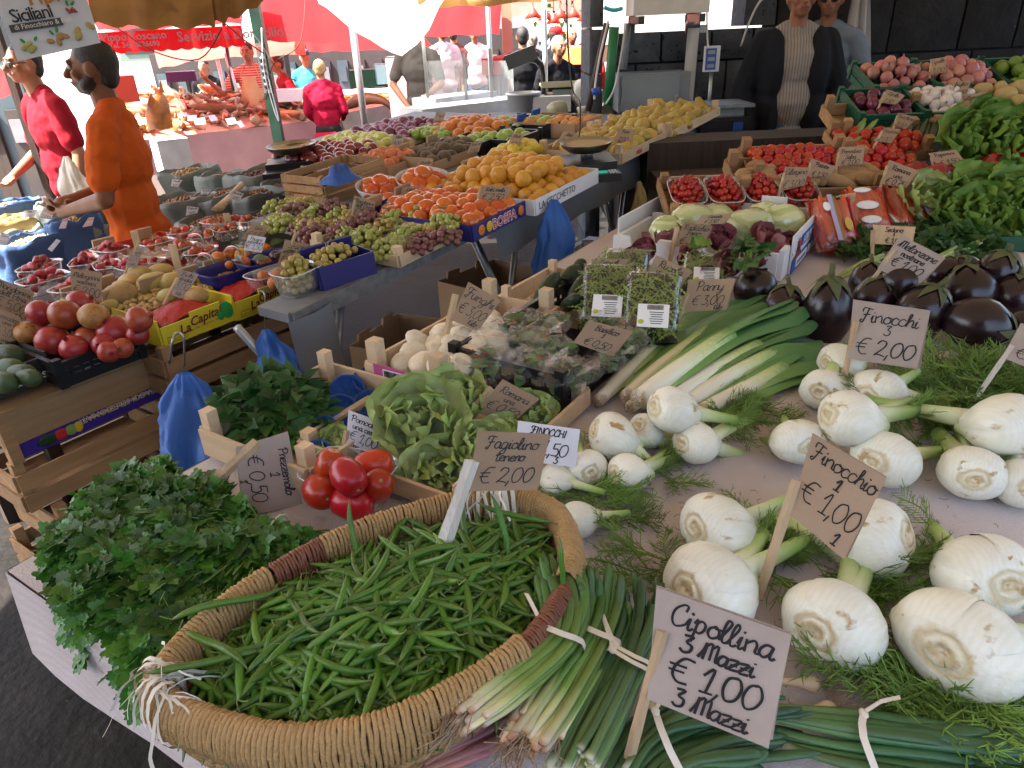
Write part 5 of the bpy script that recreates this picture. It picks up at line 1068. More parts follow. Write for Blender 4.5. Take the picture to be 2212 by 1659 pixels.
for i,(x,y,px,l,ax) in enumerate(((1405,545,44,'radicchio head at the left with a long pink rib',(-.5,-.3,.6)),(1445,520,40,'dark radicchio beside its price card stick',(-.2,-.2,.9)),(1375,560,34,'dull dark radicchio at the far left of the tray',(-.6,-.3,.5)),(1480,565,36,'brownish radicchio right of the rocket card',(0,-.5,.7)),(1550,525,42,'radicchio behind the green leaf, white veins showing',(0,-.4,.8)),(1560,575,44,'radicchio at the front middle of the tray',(.1,-.6,.6)),(1610,560,44,'radicchio with fanned white ribs under the celery sprig',(.2,-.6,.6)),(1640,520,42,'round radicchio at the back right of the tray',(.2,-.3,.8)),(1668,535,46,'radicchio at the right end with broad white ribs',(.5,-.5,.5)),(1520,590,32,'small radicchio low at the front edge',(0,-.7,.4)))):
 c=at(x,y+px*.3,TZ+.05); head(l,c,rm(x,y,px,TZ+.08),LRM,12,ax,.75,'radicchio','radicchio',seed=i)
t=head('scrap of bright green lettuce lying on the radicchio',at(1500,535,TZ+.12),rm(1500,535,30,TZ+.12),LGM,4,(0,-.3,.9),1.2,'lettuce leaf','lettuce_leaf',seed=3)
# ---- white and blue carton of wrapped lettuce
m_carw=mat('white_carton',(.72,.72,.73),.6,(.66,.66,.68),6); m_blue=mat('print_blue',(.02,.075,.36),.5); m_red=MATS['red_canvas']; m_redp=mat('print_red',(.50,.02,.02),.5)
B0=at(1701,592,TZ+.004); bw=.60; BF=frame(B0-F2*bw,F2); bx=carton('white and blue printed carton filled with film wrapped lettuces',BF,bw,.40,.125,m_carw,m_carw,front=False)
b=MB(); b.box((bw+.0085,.20,.022),(.003,.396,.044)); obj('blue_band',b,m_blue,bx); b=MB(); b.box((bw+.0085,.23,.082),(.003,.22,.036)); obj('blue_band',b,m_blue,bx)
S_=frame((bw+.011,.135,.070),(0,1,0),(0,0,1)); printed('AGRUPULPI',.036,m_labw,S_,bx,ax='LEFT',bold=.0006); b=MB(); b.box((bw+.0115,.13,.024),(.002,.16,.028)); b.box((bw+.0115,.30,.024),(.002,.12,.028)); obj('sticker',b,m_labw,bx)
b=MB(); b.ball((bw+.011,.085,.082),(.002,.016,.022),10,6); obj('emblem',b,m_redp,bx)
for i in range(5):
 b=MB(); b.box((bw+.0135,.07+.026*i,.024),(.001,.016,.012)); obj('print_mark',b,m_greyt,bx)
m_wrap=mat('wrapped_lettuce',(.52,.55,.28),.22,(.30,.38,.11),9,.9,14,.8,coat=.6,rv=.12,wave=((.62,.64,.40),9,.6,'Z',8))
for x,y,px,l in ((1440,495,36,'pale wrapped lettuce at the left end of the carton'),(1495,474,42,'wrapped lettuce at the back left, partly behind its card'),(1555,495,34,'small wrapped lettuce in the middle below the card'),(1618,487,46,'big round wrapped lettuce right of the middle'),(1690,478,44,'wrapped lettuce at the right end under the crumpled film'),(1655,470,40,'wrapped lettuce at the back right'),(1545,470,36,'wrapped lettuce behind the brown card')):
 c=at(x,y,TZ+.10); r=rm(x,y,px,TZ+.1); b=MB(); s=px*.37
 b.ball((0,0,0),(r*1.15,r,r*.82),20,12,0,None,lambda p:p*(1+.10*nz(p,1.6,s)+.09*abs(nz(p,3.6,s)))); tag(obj('wrapped_lettuce',b,m_wrap,None,Tr(c)@Rz(x)),'film '+l,'lettuce')
# ---- cherry tomatoes in punnets
m_cher=mat('cherry_tomato',(.38,.008,.008),.26,(.32,.02,.007),3,0,50,.4,coat=.08,rv=.2,hv=.01); m_vine=mat('tomato_vine',(.09,.10,.03),.7); m_crate2=m_woodx
wcrate('long low wooden crate of cherry tomatoes on the vine',dfr(1445,486,0,1778,474),dw(1445,486,1778,474),.26,.055,m_woodx,1,.03,.02)
cherm=[round_fruit(i,1,.95,.05,True,12,8,.02).mesh('cherry_tomato',[m_cher,m_vine]) for i in range(3)]
CF=dfr(1450,480,.0,1775,470); cw=dw(1450,480,1775,470)
for i in range(4): tub('clear punnet of cherry tomatoes, '+('leftmost of the four','second from the left','third from the left','rightmost of the four')[i],CF@Tr(cw*(.125+.25*i),.115,.012),cw*.235,.19,.055,name='punnet',cat='punnet')
for i in range(4):
 Ms=pile(CF@Tr(cw*(.01+.25*i),.02,.0),cw*.23,.19,.02,.0135,.045,random.Random(i),.4,1.75,.012,2)
 scatter('cherry_tomato','small bright red cherry tomato in the '+('leftmost','second','third','rightmost')[i]+' clear punnet','cherry tomato','cherry tomatoes in the '+('first','second','third','fourth')[i]+' punnet',cherm,Ms)
# ---- ginger / roots
m_ging=mat('ginger_skin',(.44,.27,.12),.7,(.34,.19,.08),9,.4,45,rv=.14,c3=(.25,.13,.055),ns3=10,th3=.66)
def ginger_mesh(seed):
 g=random.Random(seed); b=MB(); b.tube(catmull([(-1.3,0,0),(-.5,.12*g.uniform(-1,1),.1),(.4,.1*g.uniform(-1,1),.05),(1.4,0,-.1)],4),[.1,.3,.42,.46,.5,.5,.5,.48,.44,.4,.32,.2,.08],10); return b.mesh('root',m_ging)
GI=[ginger_mesh(i) for i in range(4)]
wcrate('wooden crate of tan sweet potatoes',dfr(1592,437,0,1900,428),dw(1592,437,1900,428),.24,.06,m_woodx,1,.035,.04)
g=random.Random(2)
for i,(x,y,px) in enumerate(((1610,402,24),(1640,398,26),(1668,392,24),(1700,385,24),(1640,380,22),(1660,415,26),(1720,410,26),(1760,415,30),(1790,405,32),(1830,400,32),(1870,395,30),(1850,412,30),(1810,418,28),(1770,395,26),(1620,420,24),(1740,380,22),(1880,418,26),(1700,420,26))):
 c=disp(x,y-24,.05); tag(link('sweet_potato',GI[i%4],None,Tr(c)@Rz(g.uniform(-.8,.8)+(3 if i%2 else 0))@Ry(g.gauss(0,.2))@Sc(px*1.05*depth(c)/FPX)),'tan knobbly sweet potato in the crate behind the cherry tomatoes','sweet potato','sweet potatoes in the crate')
# ---- tomatoes
tomm=[round_fruit(i+30,1,.82,.12,True,14,9,.05).mesh('tomato',[m_tom,m_vine]) for i in range(4)]
wcrate('wooden crate of red salad tomatoes behind the sweet potatoes',dfr(1622,404,0,1850,397),dw(1622,404,1850,397),.24,.05,m_woodx,1,.035,.045)
wcrate('wooden crate of large ripening tomatoes under the courgettes',dfr(1812,352,0.0,2005,345),dw(1812,352,2005,345),.20,.05,m_woodx,1,.035,.045)
for (l,gr,x0,y0,x1,y1,d,r,hp) in (('red tomato on the vine in the front left tomato crate','tomatoes in the front crate',1630,401,1845,394,.22,.024,.015),('orange red ripening tomato in the rear tomato crate','tomatoes in the rear crate',1818,350,2000,343,.17,.030,.015),('shiny red tomato heaped right of the salsa tomato card','tomatoes right of the card',1850,392,1985,387,.2,.025,.02)):
 Ms=pile(dfr(x0,y0,.01,x1,y1),dw(x0,y0,x1,y1),d,.015,r,hp,random.Random(int(x0)),.3,1.8,None,1,.16); scatter('tomato',l,'tomato',gr,tomm,Ms)
# ---- courgettes
m_zl=mat('pale_courgette',(.20,.29,.06),.4,(.14,.22,.04),14,.1,50,rv=.15); m_zd=mat('dark_courgette',(.02,.055,.015),.4,(.013,.036,.010),14,.1,50,rv=.25)
def zuc(l,x,y,x2,y2,px,mt,dz=.06,gr=None):
 a=disp(x,y,dz); e=disp(x2,y2,dz+.02); r=px*depth(a)/FPX; b=MB(); b.tube([(e-a)*(k/7) for k in range(8)],[r*z for z in (.4,.9,1.05,1.05,1,.95,.85,.5)],12); b.tube([(e-a),(e-a)*1.1],[r*.45,r*.5],6); tag(obj('courgette',b,mt,None,Tr(a)),l,'courgette',gr)
wcrate('pale crate of light and dark courgettes',dfr(1812,312,0,2020,305),dw(1812,312,2020,305),.26,.065,m_woodx,1,.03,.04)
for i,(x,y,x2,y2,px,l) in enumerate(((1843,302,1866,262,8.5,'fat pale green courgette leaning up at the left of the crate'),(1862,292,1892,262,6,'slim bright green courgette right of the fat pale one'),(1822,308,1840,300,8,'short pale courgette lying low at the left front'),(1838,312,1858,298,8,'yellow green courgette beside the blue paper'),(1880,308,1900,294,7,'pale courgette stub just behind the tomato card'))): zuc(l,x,y,x2,y2,px,m_zl)
for i in range(9): x=1915+i*13; zuc('dark green courgette stacked in the row right of the pale ones',x,312-(i%3)*5,x+14+(i%3)*3,270-(i%2)*7,7.5,m_zd,.05+.012*(i%2),'dark courgettes in the crate')
# ---- green plastic crates: red onions, garlic, yellow fruit, pink onions, limes
def gcr(l,x,y,x2,y2,d,h=.075): return pcrate(l,dfr(x,y,0,x2,y2),dw(x,y,x2,y2),d,h,m_greenp,nx=10,holes=True)
gcr('green plastic crate of purple red onions',1850,284,1987,279,.26); gcr('green plastic crate of white garlic',1990,279,2130,273,.26); gcr('green plastic crate of yellow potatoes at the right edge',2133,273,2270,268,.26)
gcr('green plastic crate of pink onions at the back left',1880,224,2012,219,.28); gcr('green plastic crate of pink onions at the back right',2015,219,2163,214,.28); gcr('green plastic crate of limes at the right edge',2166,214,2300,209,.28)
m_on=mat('pink_onion_skin',(.46,.17,.13),.35,(.36,.10,.11),6,.1,40,rv=.22,hv=.02,c3=(.48,.26,.12),ns3=5,th3=.6,wave=((.60,.32,.26),9,.4,'Z',2)); m_ron=mat('red_onion_skin',(.15,.02,.05),.25,(.10,.014,.035),6,0,40,rv=.25); m_gar=mat('garlic_skin',(.74,.70,.66),.5,(.62,.55,.52),8,.15,40,rv=.06); m_potat=mat('yellow_potato_skin',(.50,.38,.16),.5,(.42,.29,.10),8,rv=.12); m_lime=mat('lime_skin',(.17,.28,.03),.4,(.11,.20,.02),8,.2,60,rv=.2)
def onionm(i,mt):
 b=MB(); b.lathe([(.001,-.85),(.35,-.82),(.8,-.5),(1,0),(.88,.45),(.5,.8),(.2,1.0),(.1,1.3),(.12,1.5)],14,0,None,lambda p,a,u:p*(1+.05*nz(p,1,i))); return b.mesh('onion',mt)
def garm(i):
 b=MB(); b.lathe([(.001,-.6),(.5,-.62),(.95,-.25),(1,.1),(.7,.55),(.3,.8),(.14,1.1),(.1,1.5)],16,0,None,lambda p,a,u:Vector((p.x*(1+.09*math.sin(6*a)*(1-u)),p.y*(1+.09*math.sin(6*a)*(1-u)),p.z))); return b.mesh('garlic_bulb',m_gar)
def crop(nm,l,cat,gr,x,y,x2,y2,d,r,hp,ms,layers=1,z0=.02,sc=.15,dz=0): scatter(nm,l,cat,gr,ms,pile(dfr(x,y,dz,x2,y2),dw(x,y,x2,y2),d,z0,r,hp,random.Random(int(x+y)),.35,1.75,None,layers,sc))
crop('onion','pinkish brown onion in the back left green crate','onion','pink onions in the left crate',1888,220,2005,216,.26,.031,.06,[onionm(i,m_on) for i in range(4)])
crop('onion','pinkish brown onion in the back right green crate','onion','pink onions in the right crate',2020,215,2155,210,.26,.030,.05,[onionm(i,m_on) for i in range(4)])
crop('red_onion','dark purple red onion in the green crate','red onion','red onions in the green crate',1858,280,1980,275,.22,.030,.045,[onionm(i+7,m_ron) for i in range(3)]); crop('garlic_bulb','white garlic bulb in the green crate','garlic','garlic bulbs in the green crate',1998,275,2122,270,.24,.028,.05,[garm(i) for i in range(3)])
crop('potato','yellow potato at the right edge behind the lettuce','potato','yellow potatoes at the right edge',2140,268,2260,264,.22,.034,.05,[round_fruit(i,1,1.3,.02,False,12,8,.08).mesh('potato',m_potat) for i in range(3)]); crop('lime','green lime in the crate at the right edge','lime','limes at the right edge',2170,208,2290,204,.24,.03,.05,[round_fruit(i,1,1.1,.0,False,12,8,.03).mesh('lime',m_lime) for i in range(3)])
# ---- lettuces and peppers on the right
for i,(x,y,px,l,op) in enumerate(((2075,300,62,'green lettuce head at the back, left of two',.95),(2150,305,70,'green lettuce head at the back with pale veined leaves',.95),(2215,285,60,'green lettuce at the right edge near the yellow potatoes',.95),(2120,262,50,'dark green lettuce top behind the card for one lettuce',.9),(2200,345,55,'green lettuce at the right edge above the red pepper',.95))):
 c=disp(x,y+px*.4,.06); head(l,c,px*1.25*depth(c)/FPX,LGM,16,(0,-.75,.65),op,seed=i+40)
for i,(x,y,px,l) in enumerate(((1985,425,52,'pale romaine lettuce just right of its price card'),(2075,420,62,'romaine lettuce with folded green leaves behind the carrots'),(2150,430,70,'large green romaine lettuce lying on the white board'),(2205,455,62,'romaine lettuce at the right edge above the white board'),(2100,465,58,'romaine lettuce at the front edge of the white board'),(2040,455,48,'loose romaine leaves behind the carrot packs'),(2180,400,50,'green romaine lettuce behind the rightmost red pepper'))):
 c=disp(x,y+px*.3,.03); head(l,c,px*1.2*depth(c)/FPX,LGM if i not in(0,) else LLM,13,(.1,-.7,.6),.95,seed=i+60,cat='romaine lettuce')
m_pep=mat('red_pepper_skin',(.34,.010,.014),.18,(.27,.008,.012),4,0,50,.5,coat=.4,rv=.15)
def pepper_mesh(i):
 b=MB(); b.lathe([(.001,-1.0),(.4,-1.12),(.75,-1.0),(.92,-.5),(1,.2),(.98,.75),(.72,1.05),(.3,.98),(.001,.9)],24,0,None,lambda p,a,u:Vector((p.x*(1+.10*math.cos(4*a+i)),p.y*(1+.10*math.cos(4*a+i)),p.z+.08*math.cos(4*a+i)*u*(1-u)*2))); b.tube([(0,0,.85),(.05,0,1.2),(.2,.05,1.4)],[.16,.12,.13],7,1); return b.mesh('red_pepper',[m_pep,m_stem])
PEP=[pepper_mesh(i) for i in range(3)]
for i,(x,y,px,l,ax) in enumerate(((2008,395,34,'big glossy red pepper below the romaine card',(.8,-.4,.3)),(2165,375,44,'large folded red pepper at the right, in front of the lettuces',(-.3,-.6,.7)),(2062,373,26,'orange red pepper behind the pepper card',(.7,.2,.3)),(2032,388,22,'small dark red pepper under the card stick',(.2,-.8,.4)),(1975,378,24,'red pepper half hidden behind the romaine card',(.1,.4,.9)),(2200,392,30,'red pepper at the right edge',(.6,.2,.5)))):
 c=disp(x,y,.05); tag(link('red_pepper',PEP[i%3],None,Tr(c)@Vector(ax).to_track_quat('Z','Y').to_matrix().to_4x4()@Sc(px*depth(c)/FPX)),l,'pepper')
b=MB(); o=disp(1985,508,.02); b.box((.40,.12,.0),(.9,.30,.012)); tag(obj('white_board',b,m_foam,None,dfr(1985,512,.02)),'white board under the romaine lettuces at the right','board')
pcrate('dark green plastic crate turned over under the white board',frame(at(1960,548,TZ+.003),F2+E2*.6),.60,.30,.05,m_greenp,nx=8)
# ---- carrot packs
m_car=mat('carrot_skin',(.68,.10,.008),.35,(.58,.07,.006),9,.15,60,rv=.12,coat=.3); m_redtray=mat('red_tray',(.45,.03,.025),.35); m_grn=mat('print_green',(.12,.25,.05),.5); m_lil=mat('print_lilac',(.42,.36,.55),.5)
carm=MB(); carm.tube([(0,0,0),(0,1,0),(0,2,0),(0,4,0),(0,6,0),(0,7,0),(0,7.3,0)],[.5,.85,1,.95,.8,.5,.1],9); carm=carm.mesh('carrot',m_car)
for i,(x,y,l,rz,ti) in enumerate(((1812,538,'leftmost carrot pack, standing upright with a lilac and green band',.1,1.0),(1890,510,'second carrot pack with two white oval labels',.15,.95),(1975,500,'third carrot pack with a green striped band',.1,.95),(2052,492,'rightmost carrot pack lying flatter behind the celery',.05,.4))):
 o=at(x,y,TZ+.03); M=frame(o,F2+E2*.55)@Rz(rz)@Rx(ti*.72); t=thing('carrot_pack',l,'carrots',M); w,h=.135,.20 if i<3 else .15; g=random.Random(i)
 tb=MB(); tb.grid(10,10,lambda u,v:Vector(((u-.5)*w*1.12,(v-.06)*h*1.08,-.022-.012*math.sin(math.pi*u)+.03*(2*abs(u-.5))**4+.02*(2*abs(v-.5))**4))); obj('tray',tb,m_redtray,t)
 for k in range(9): link('carrot',carm,t,Tr((k%5-2)*.025+g.uniform(-.004,.004)+.012*(k//5),.012+g.uniform(0,.01),.004+.018*(k//5))@Rz(g.gauss(0,.06))@Sc(.0128,h/7.6,.0128))
 fb=MB(); fb.grid(12,10,lambda u,v:Vector(((u-.5)*w*1.12,(v-.04)*h*1.04,.046*min(1,5*min(u,1-u))*min(1,6*min(v,1-v)+.2)+.003*nz((u*4,v*4,i),2)-.004))); obj('film',fb,film('red_film',(.80,.13,.05),.30,.7,.12,.8,30,.6) if 'red_film' not in MATS else MATS['red_film'],t)
 def dec(n,x_,y_,a,c,mt): b=MB(); b.grid(6,6,lambda u,v:Vector((x_+(u-.5)*a,y_+(v-.5)*c,.0475+.001*math.sin(9*v))),0); return obj(n,b,mt,t)
 if i in (0,2): dec('band',-.012+.02*i/2,h*.5,.016,h*.94,m_lil); dec('stripe',-.002+.02*i/2,h*.5,.005,h*.94,m_grn)
 def oval(x_,y_,a,c,mt,n='label'):
  b=MB(); b.ball((x_,y_,.049),(a,c,.0012),14,5); return obj(n,b,mt,t)
 if i==1: oval(-.02,h*.52,.045,.02,m_labw); oval(-.025,h*.2,.04,.018,m_labw); oval(-.02,h*.86,.035,.012,m_labw); oval(-.018,h*.52,.022,.008,mat('carrot_print',(.4,.2,.12),.6),'carrot_print')
 elif i==0: oval(-.03,h*.72,.014,.02,m_labw); oval(.03,h*.35,.014,.03,mat('gold_print',(.55,.38,.08),.5),'emblem')
 elif i==2: oval(.045,h*.72,.015,.012,m_labw); oval(-.035,h*.72,.016,.02,mat('gold_print',(.55,.38,.08),.5),'emblem'); oval(.05,h*.35,.02,.045,m_lil,'emblem')
 else: oval(0,h*.6,.02,.014,m_labw)
# ---- celery
herb('leafy celery tops spread behind the eggplants',2040,540,130,48,420,21,PM,[m_celery,m_stem],.032,.08,150,name='celery',cat='celery'); herb('celery leaves hanging left of the celery card',1850,545,50,36,150,22,PM,[m_celery,m_stem],.032,.06,70,name='celery',cat='celery'); herb('dark celery sprig lying on the right end of the radicchio tray',1620,565,36,34,26,23,PM,[m_celery,m_stem],.036,.03,26,z=TZ+.12,name='celery_sprig',cat='celery',dirv=(.2,-1,-.3))
m_cel=mat('celery_stalk',(.36,.45,.15),.35,(.28,.38,.1),8,.1,60,stretch=(6,6,1))
for k,(x,y,x2,y2,l) in enumerate(((1815,600,1900,565,'celery stalk base at the left of the eggplants'),(1990,590,2060,548,'pale celery stalks under the eggplant card corner'),(2030,575,2120,530,'celery stalks reaching right towards the green crate'))):
 a=at(x,y,TZ+.02); e=at(x2,y2,TZ+.05); t=thing('celery_stalks',l,'celery',Tr(a))
 for q in range(5):
  b=MB(); s=Vector((0.01*(q-2),.012*(q-2),.008*(q%2))); b.tube([s,(e-a)*.5+s*1.3+Vector((0,0,.01)),(e-a)+s*2],[.009,.008,.006],7,0,True,None,.6); obj('stalk',b,m_cel,t)
# ================================================================= FRUIT STALL
EM=(E1+Vector((0,0,MK))).normalized()
def md(x,y,dz=0):
 d=ray(x,y); nn=Vector((-MK*E1.x,-MK*E1.y,1)); c=1.0+dz-MK*(A1.x*E1.x+A1.y*E1.y); o=Vector((0,0,CZ)); return o+d*((c-o.dot(nn))/d.dot(nn))
def mfr(x,y,dz=.004): return frame(md(x,y,dz),EM,N1)
def mw(x,y,x2,y2,dz=.004): return abs((md(x2,y2,dz)-md(x,y,dz)).dot(EM))
def mpx(x,y,px,dz=0): return px*depth(md(x,y,dz))/FPX
def mcrop(nm,l,cat,gr,x,y,x2,y2,d,r,hp,ms,layers=1,z0=.015,sc=.12,dz=.004,seed=None,skip=0,rot=True,jit=.3): scatter(nm,l,cat,gr,ms,pile(mfr(x,y,dz),mw(x,y,x2,y2),d,z0,r,hp,random.Random(seed or int(x*3+y)),jit,1.8,None,layers,sc,rot,skip))
m_or=mat('orange_peel',(.60,.19,.012),.32,(.56,.15,.008),8,.25,150,.5,rv=.10,hv=.008); m_cal=mat('green_calyx',(.07,.09,.02),.7); m_pers=mat('persimmon_skin',(.58,.12,.012),.22,(.52,.085,.008),4,0,40,.5,coat=.25,rv=.10,hv=.008); m_yor=mat('yellow_orange_peel',(.62,.30,.03),.36,(.58,.25,.02),8,.25,150,.5,rv=.08,hv=.006)
m_plum=mat('purple_plum_skin',(.13,.018,.045),.35,(.20,.05,.10),5,0,40,.5,rv=.25,hv=.02,c3=(.30,.16,.24),ns3=4,th3=.58); m_rap=mat('dark_red_apple_skin',(.15,.010,.018),.25,(.24,.03,.02),3,0,40,.5,coat=.2,rv=.2,c3=(.34,.10,.04),ns3=3,th3=.66); m_yap=mat('yellow_apple_skin',(.56,.52,.13),.35,(.46,.47,.10),3,0,40,.5,rv=.08,hv=.01); m_gap=mat('green_apple_skin',(.30,.40,.07),.3,(.24,.34,.05),3,0,40,.5,rv=.1,hv=.01); m_apr=mat('apricot_skin',(.62,.27,.05),.5,(.56,.20,.05),3,0,40,.4,rv=.08); m_pear=mat('pear_skin',(.46,.34,.06),.45,(.38,.24,.05),5,.05,60,rv=.14,hv=.01,c3=(.26,.14,.04),ns3=8,th3=.62); m_kiwi=mat('kiwi_skin',(.13,.075,.025),.85,(.09,.05,.018),10,.4,120,rv=.2,sheen=.3); m_lem=mat('lemon_peel',(.64,.50,.05),.4,(.60,.43,.03),6,.2,120,rv=.08); m_peach=mat('peach_skin',(.60,.23,.06),.6,(.50,.10,.05),2.5,0,40,.4,rv=.1)
def rfm(n,mts,seed0=0,**k): return [round_fruit(seed0+i,1,**k).mesh(n,mts) for i in range(3)]
ORM=rfm('orange',[m_or,m_cal],50,flat=.95,dim=.04,lump=.02); PSM=rfm('persimmon',[m_pers,m_cal],54,flat=.92,dim=.08,lump=.03); YOM=rfm('orange',[m_yor,m_cal],58,flat=1.0,dim=.03,lump=.025); PLUM=rfm('plum',[m_plum,m_stem],62,flat=.95,dim=.12,lump=.02); RAM=rfm('apple',[m_rap,m_stem],66,flat=.88,dim=.2,taper=.08); YAM=rfm('apple',[m_yap,m_stem],70,flat=.86,dim=.22,taper=.08); GAM=rfm('apple',[m_gap,m_stem],74,flat=.88,dim=.2,taper=.08); APM=rfm('apricot',[m_apr,m_stem],78,flat=.95,dim=.1); KWM=rfm('kiwi',[m_kiwi,m_kiwi],82,flat=1.2,dim=.0,stem=False); LMM=rfm('lemon',[m_lem,m_lem],86,flat=1.25,dim=-.14,stem=False); PEM=rfm('peach',[m_peach,m_stem],90,flat=.95,dim=.12)
def pear_mesh(i):
 b=MB(); b.lathe([(.001,-1),(.3,-1.02),(.8,-.72),(1,-.2),(.9,.3),(.6,.8),(.42,1.25),(.28,1.5),(.001,1.52)],14,0,None,lambda p,a,u:p*(1+.05*nz(p,1,i))+Vector((.12*max(0,p.z),0,0))); b.tube([(.15,0,1.45),(.2,0,1.7),(.3,.03,1.9)],[.06,.05,.07],5,1); return b.mesh('pear',[m_pear,m_kiwi])
PRM=[pear_mesh(i) for i in range(3)]
# ---- BOSFA carton
m_navy=mat('print_navy',(.022,.022,.16),.45,(.016,.016,.12),4); m_yprint=mat('print_yellow',(.62,.40,.02),.5)
w=mw(1021,523,1159,467); bos=carton('navy blue printed carton of glossy persimmons at the stall edge',mfr(1021,523),w,.56,.062,m_navy,m_cb,hf=.058)
SF=frame((w*.34,-.0085,.013),(1,0,0),(0,0,1)); printed('BOSFA',.050,m_labw,SF,bos,ax='LEFT',bold=.0032,spacing=1.08); printed('BOSFA',.050,m_redp,Tr(0,-.001,0)@SF,bos,ax='LEFT',bold=.0008,spacing=1.08)
for k,(x,mt_) in enumerate(((.05,m_or),(.10,m_yprint),(w-.04,m_or))):
 b=MB(); b.ball((x,-.0085,.030),(.021,.002,.020),12,6); obj('fruit_print',b,mt_,bos)
mcrop('persimmon','glossy orange persimmon in the navy printed carton','persimmon','persimmons in the navy carton',1021,523,1159,467,.50,.038,.02,PSM,1,.008)
m_pbask=mat('white_paper_basket',(.68,.66,.66),.7,(.58,.55,.56),10)
def pbasket(l,x,y,rx,n,yaw,pr):
 c=md(x,y,.03); r=mpx(x,y,rx); b=MB(); M=Tr(c)@Rz(yaw)@Rx(.35)
 b.lathe([(.001,-.02),(.8,-.01),(1.0,.35),(1.12,.62),(1.08,.60),(.95,.34),(.75,.02),(.001,0)],26,0,None,lambda p,a,u:Vector((p.x*r,p.y*r*.7,p.z*r*(1+.06*math.sin(13*a)*u))))
 tag(obj('paper_basket',b,m_pbask,None,M),l,'basket'); g=random.Random(int(x))
 for k in range(n):
  a=6.28*k/max(1,n-1); q=.0 if k==n-1 else .55; tag(link('persimmon',PSM[k%3],None,M@Tr(math.cos(a)*q*r,math.sin(a)*q*r*.7,r*.42+(.25*r if k==n-1 else 0))@Rr(g)@Sc(mpx(x,y,pr))),'orange red persimmon in the '+l,'persimmon','persimmons in the '+l)
pbasket('right white paper basket',913,412,52,7,.4,21); pbasket('left white paper basket with one striped wrapped fruit',822,425,46,6,.4,20)
mcrop('persimmon','orange red persimmon lying below the white paper baskets','persimmon','persimmons below the baskets',872,470,1010,440,.16,.036,.01,PSM,1,.0,skip=.25)
# ---- carton of yellow oranges
w=mw(1156,466,1268,393); ec=carton('white and brown carton of big yellow oranges beside the scale',mfr(1156,466),w,.62,.062,m_carw,m_cb)
printed('LA CECCHETTO',.040,m_ink,frame((.02,-.0085,.02),(1,0,0),(0,0,1)),ec,ax='LEFT',bold=.0,spacing=1.0)
mcrop('orange','large yellow orange in the white carton by the scale','orange','yellow oranges in the white carton',1158,464,1268,393,.58,.036,.03,YOM,2,.0)
# ---- grapes
m_gw=mat('white_grape',(.34,.36,.09),.25,(.28,.30,.06),3,0,40,.5,rv=.14,hv=.012,sss=.1); m_gy=mat('amber_grape',(.42,.34,.08),.28,(.34,.24,.05),3,0,40,.5,rv=.14,hv=.012,sss=.1); m_gr=mat('red_grape',(.13,.03,.03),.35,(.22,.09,.08),4,0,40,.5,rv=.25,hv=.02); m_gst=mat('grape_stalk',(.24,.25,.08),.7,(.18,.13,.05),20)
def gmesh(mt,nm='grape'):
 b=MB(); b.ball((0,0,0),(1,1,1.12),8,6); return b.mesh(nm,mt)
GW,GY,GR=gmesh(m_gw),gmesh(m_gy),gmesh(m_gr)
def grapes(l,M,rx,ry,rz,n,me,r=.0105,seed=0,stem=True,gr=None):
 t=thing('grape_bunch',l,'grapes',M,gr); g=random.Random(seed); P=[]
 tries=0
 n=int(n*1.5)
 while len(P)<n and tries<4000:
  tries+=1; v=Vector((g.gauss(0,1),g.gauss(0,1),abs(g.gauss(0,1)))).normalized(); k=g.uniform(.65,1)
  p=Vector((v.x*rx*k,v.y*ry*k,v.z*rz*k+r))
  if all((p-q).length>r*1.55 for q in P): P.append(p)
 for p in P: link('grape',me,t,Tr(p)@Rr(g)@Sc(r*g.uniform(.88,1.12)))
 if stem:
  b=MB(); a=Vector((rx*g.uniform(-.4,.4),ry*g.uniform(-.2,.5),rz*.7)); pts=catmull([a,a+Vector((g.uniform(-.02,.02),.01,.03)),a+Vector((g.uniform(-.05,.05),.02,.045)),a+Vector((g.uniform(-.07,.07),.03,.05))],4); b.tube(pts,.0022,5)
  for q in range(5): p=pts[g.randrange(4,len(pts))]; b.tube([p,p+Vector((g.uniform(-.03,.03),g.uniform(-.03,.03),g.uniform(-.01,.02)))],.0012,4)
  obj('stalk',b,m_gst,t)
 return t
w=mw(864,580,1020,525); wcrate('low pale crate of white and red grapes at the rail of the fruit stall',mfr(864,580),w,.42,.05,m_pinkwood,1,.028,.02)
def gbs(x,y,rpx,n,me,l,seed,sy=.75,dz=.02,r=.0128,**k): s=mpx(x,y,rpx)*1.12; grapes(l,frame(md(x,y,dz),EM,N1),s,s*sy,s*.62,n,me,r,seed,**k)
for i,q in enumerate(((962,508,50,30,GW,'white grape bunch at the right end of the crate'),(915,480,44,26,GW,'white grape bunch at the back right under a curled stalk'),(880,525,42,26,GW,'yellow green grape bunch in the middle of the crate'),(902,548,32,16,GR,'small red grape bunch at the front of the crate with one loose grape'),(845,555,42,26,GW,'white grapes hanging over the table edge left of the crate'),(790,530,40,24,GW,'white grapes just behind the blue box'),
  (800,495,46,28,GR,'red grape bunch right of the card with 1,60'),(850,490,36,20,GW,'pale grape bunch behind the middle of the crate'),(715,470,42,26,GR,'big red grape bunch left of the card with 1,60'),(755,490,34,18,GY,'amber grapes between two red bunches'),(640,475,38,22,GR,'dusky red grape bunch at the back left by the grey sack'),(608,497,36,22,GW,'white grape bunch at the far left of the grape display'),(650,458,34,18,GY,'amber grape bunch at the back beside the grey sack'),(680,520,30,16,GR,'red grapes behind the small white card'),(665,503,32,16,GY,'amber grapes in the middle left of the display'),(740,515,32,16,GR,'dark red grapes above the blue box'))): gbs(*q,i+5)
g=random.Random(31)
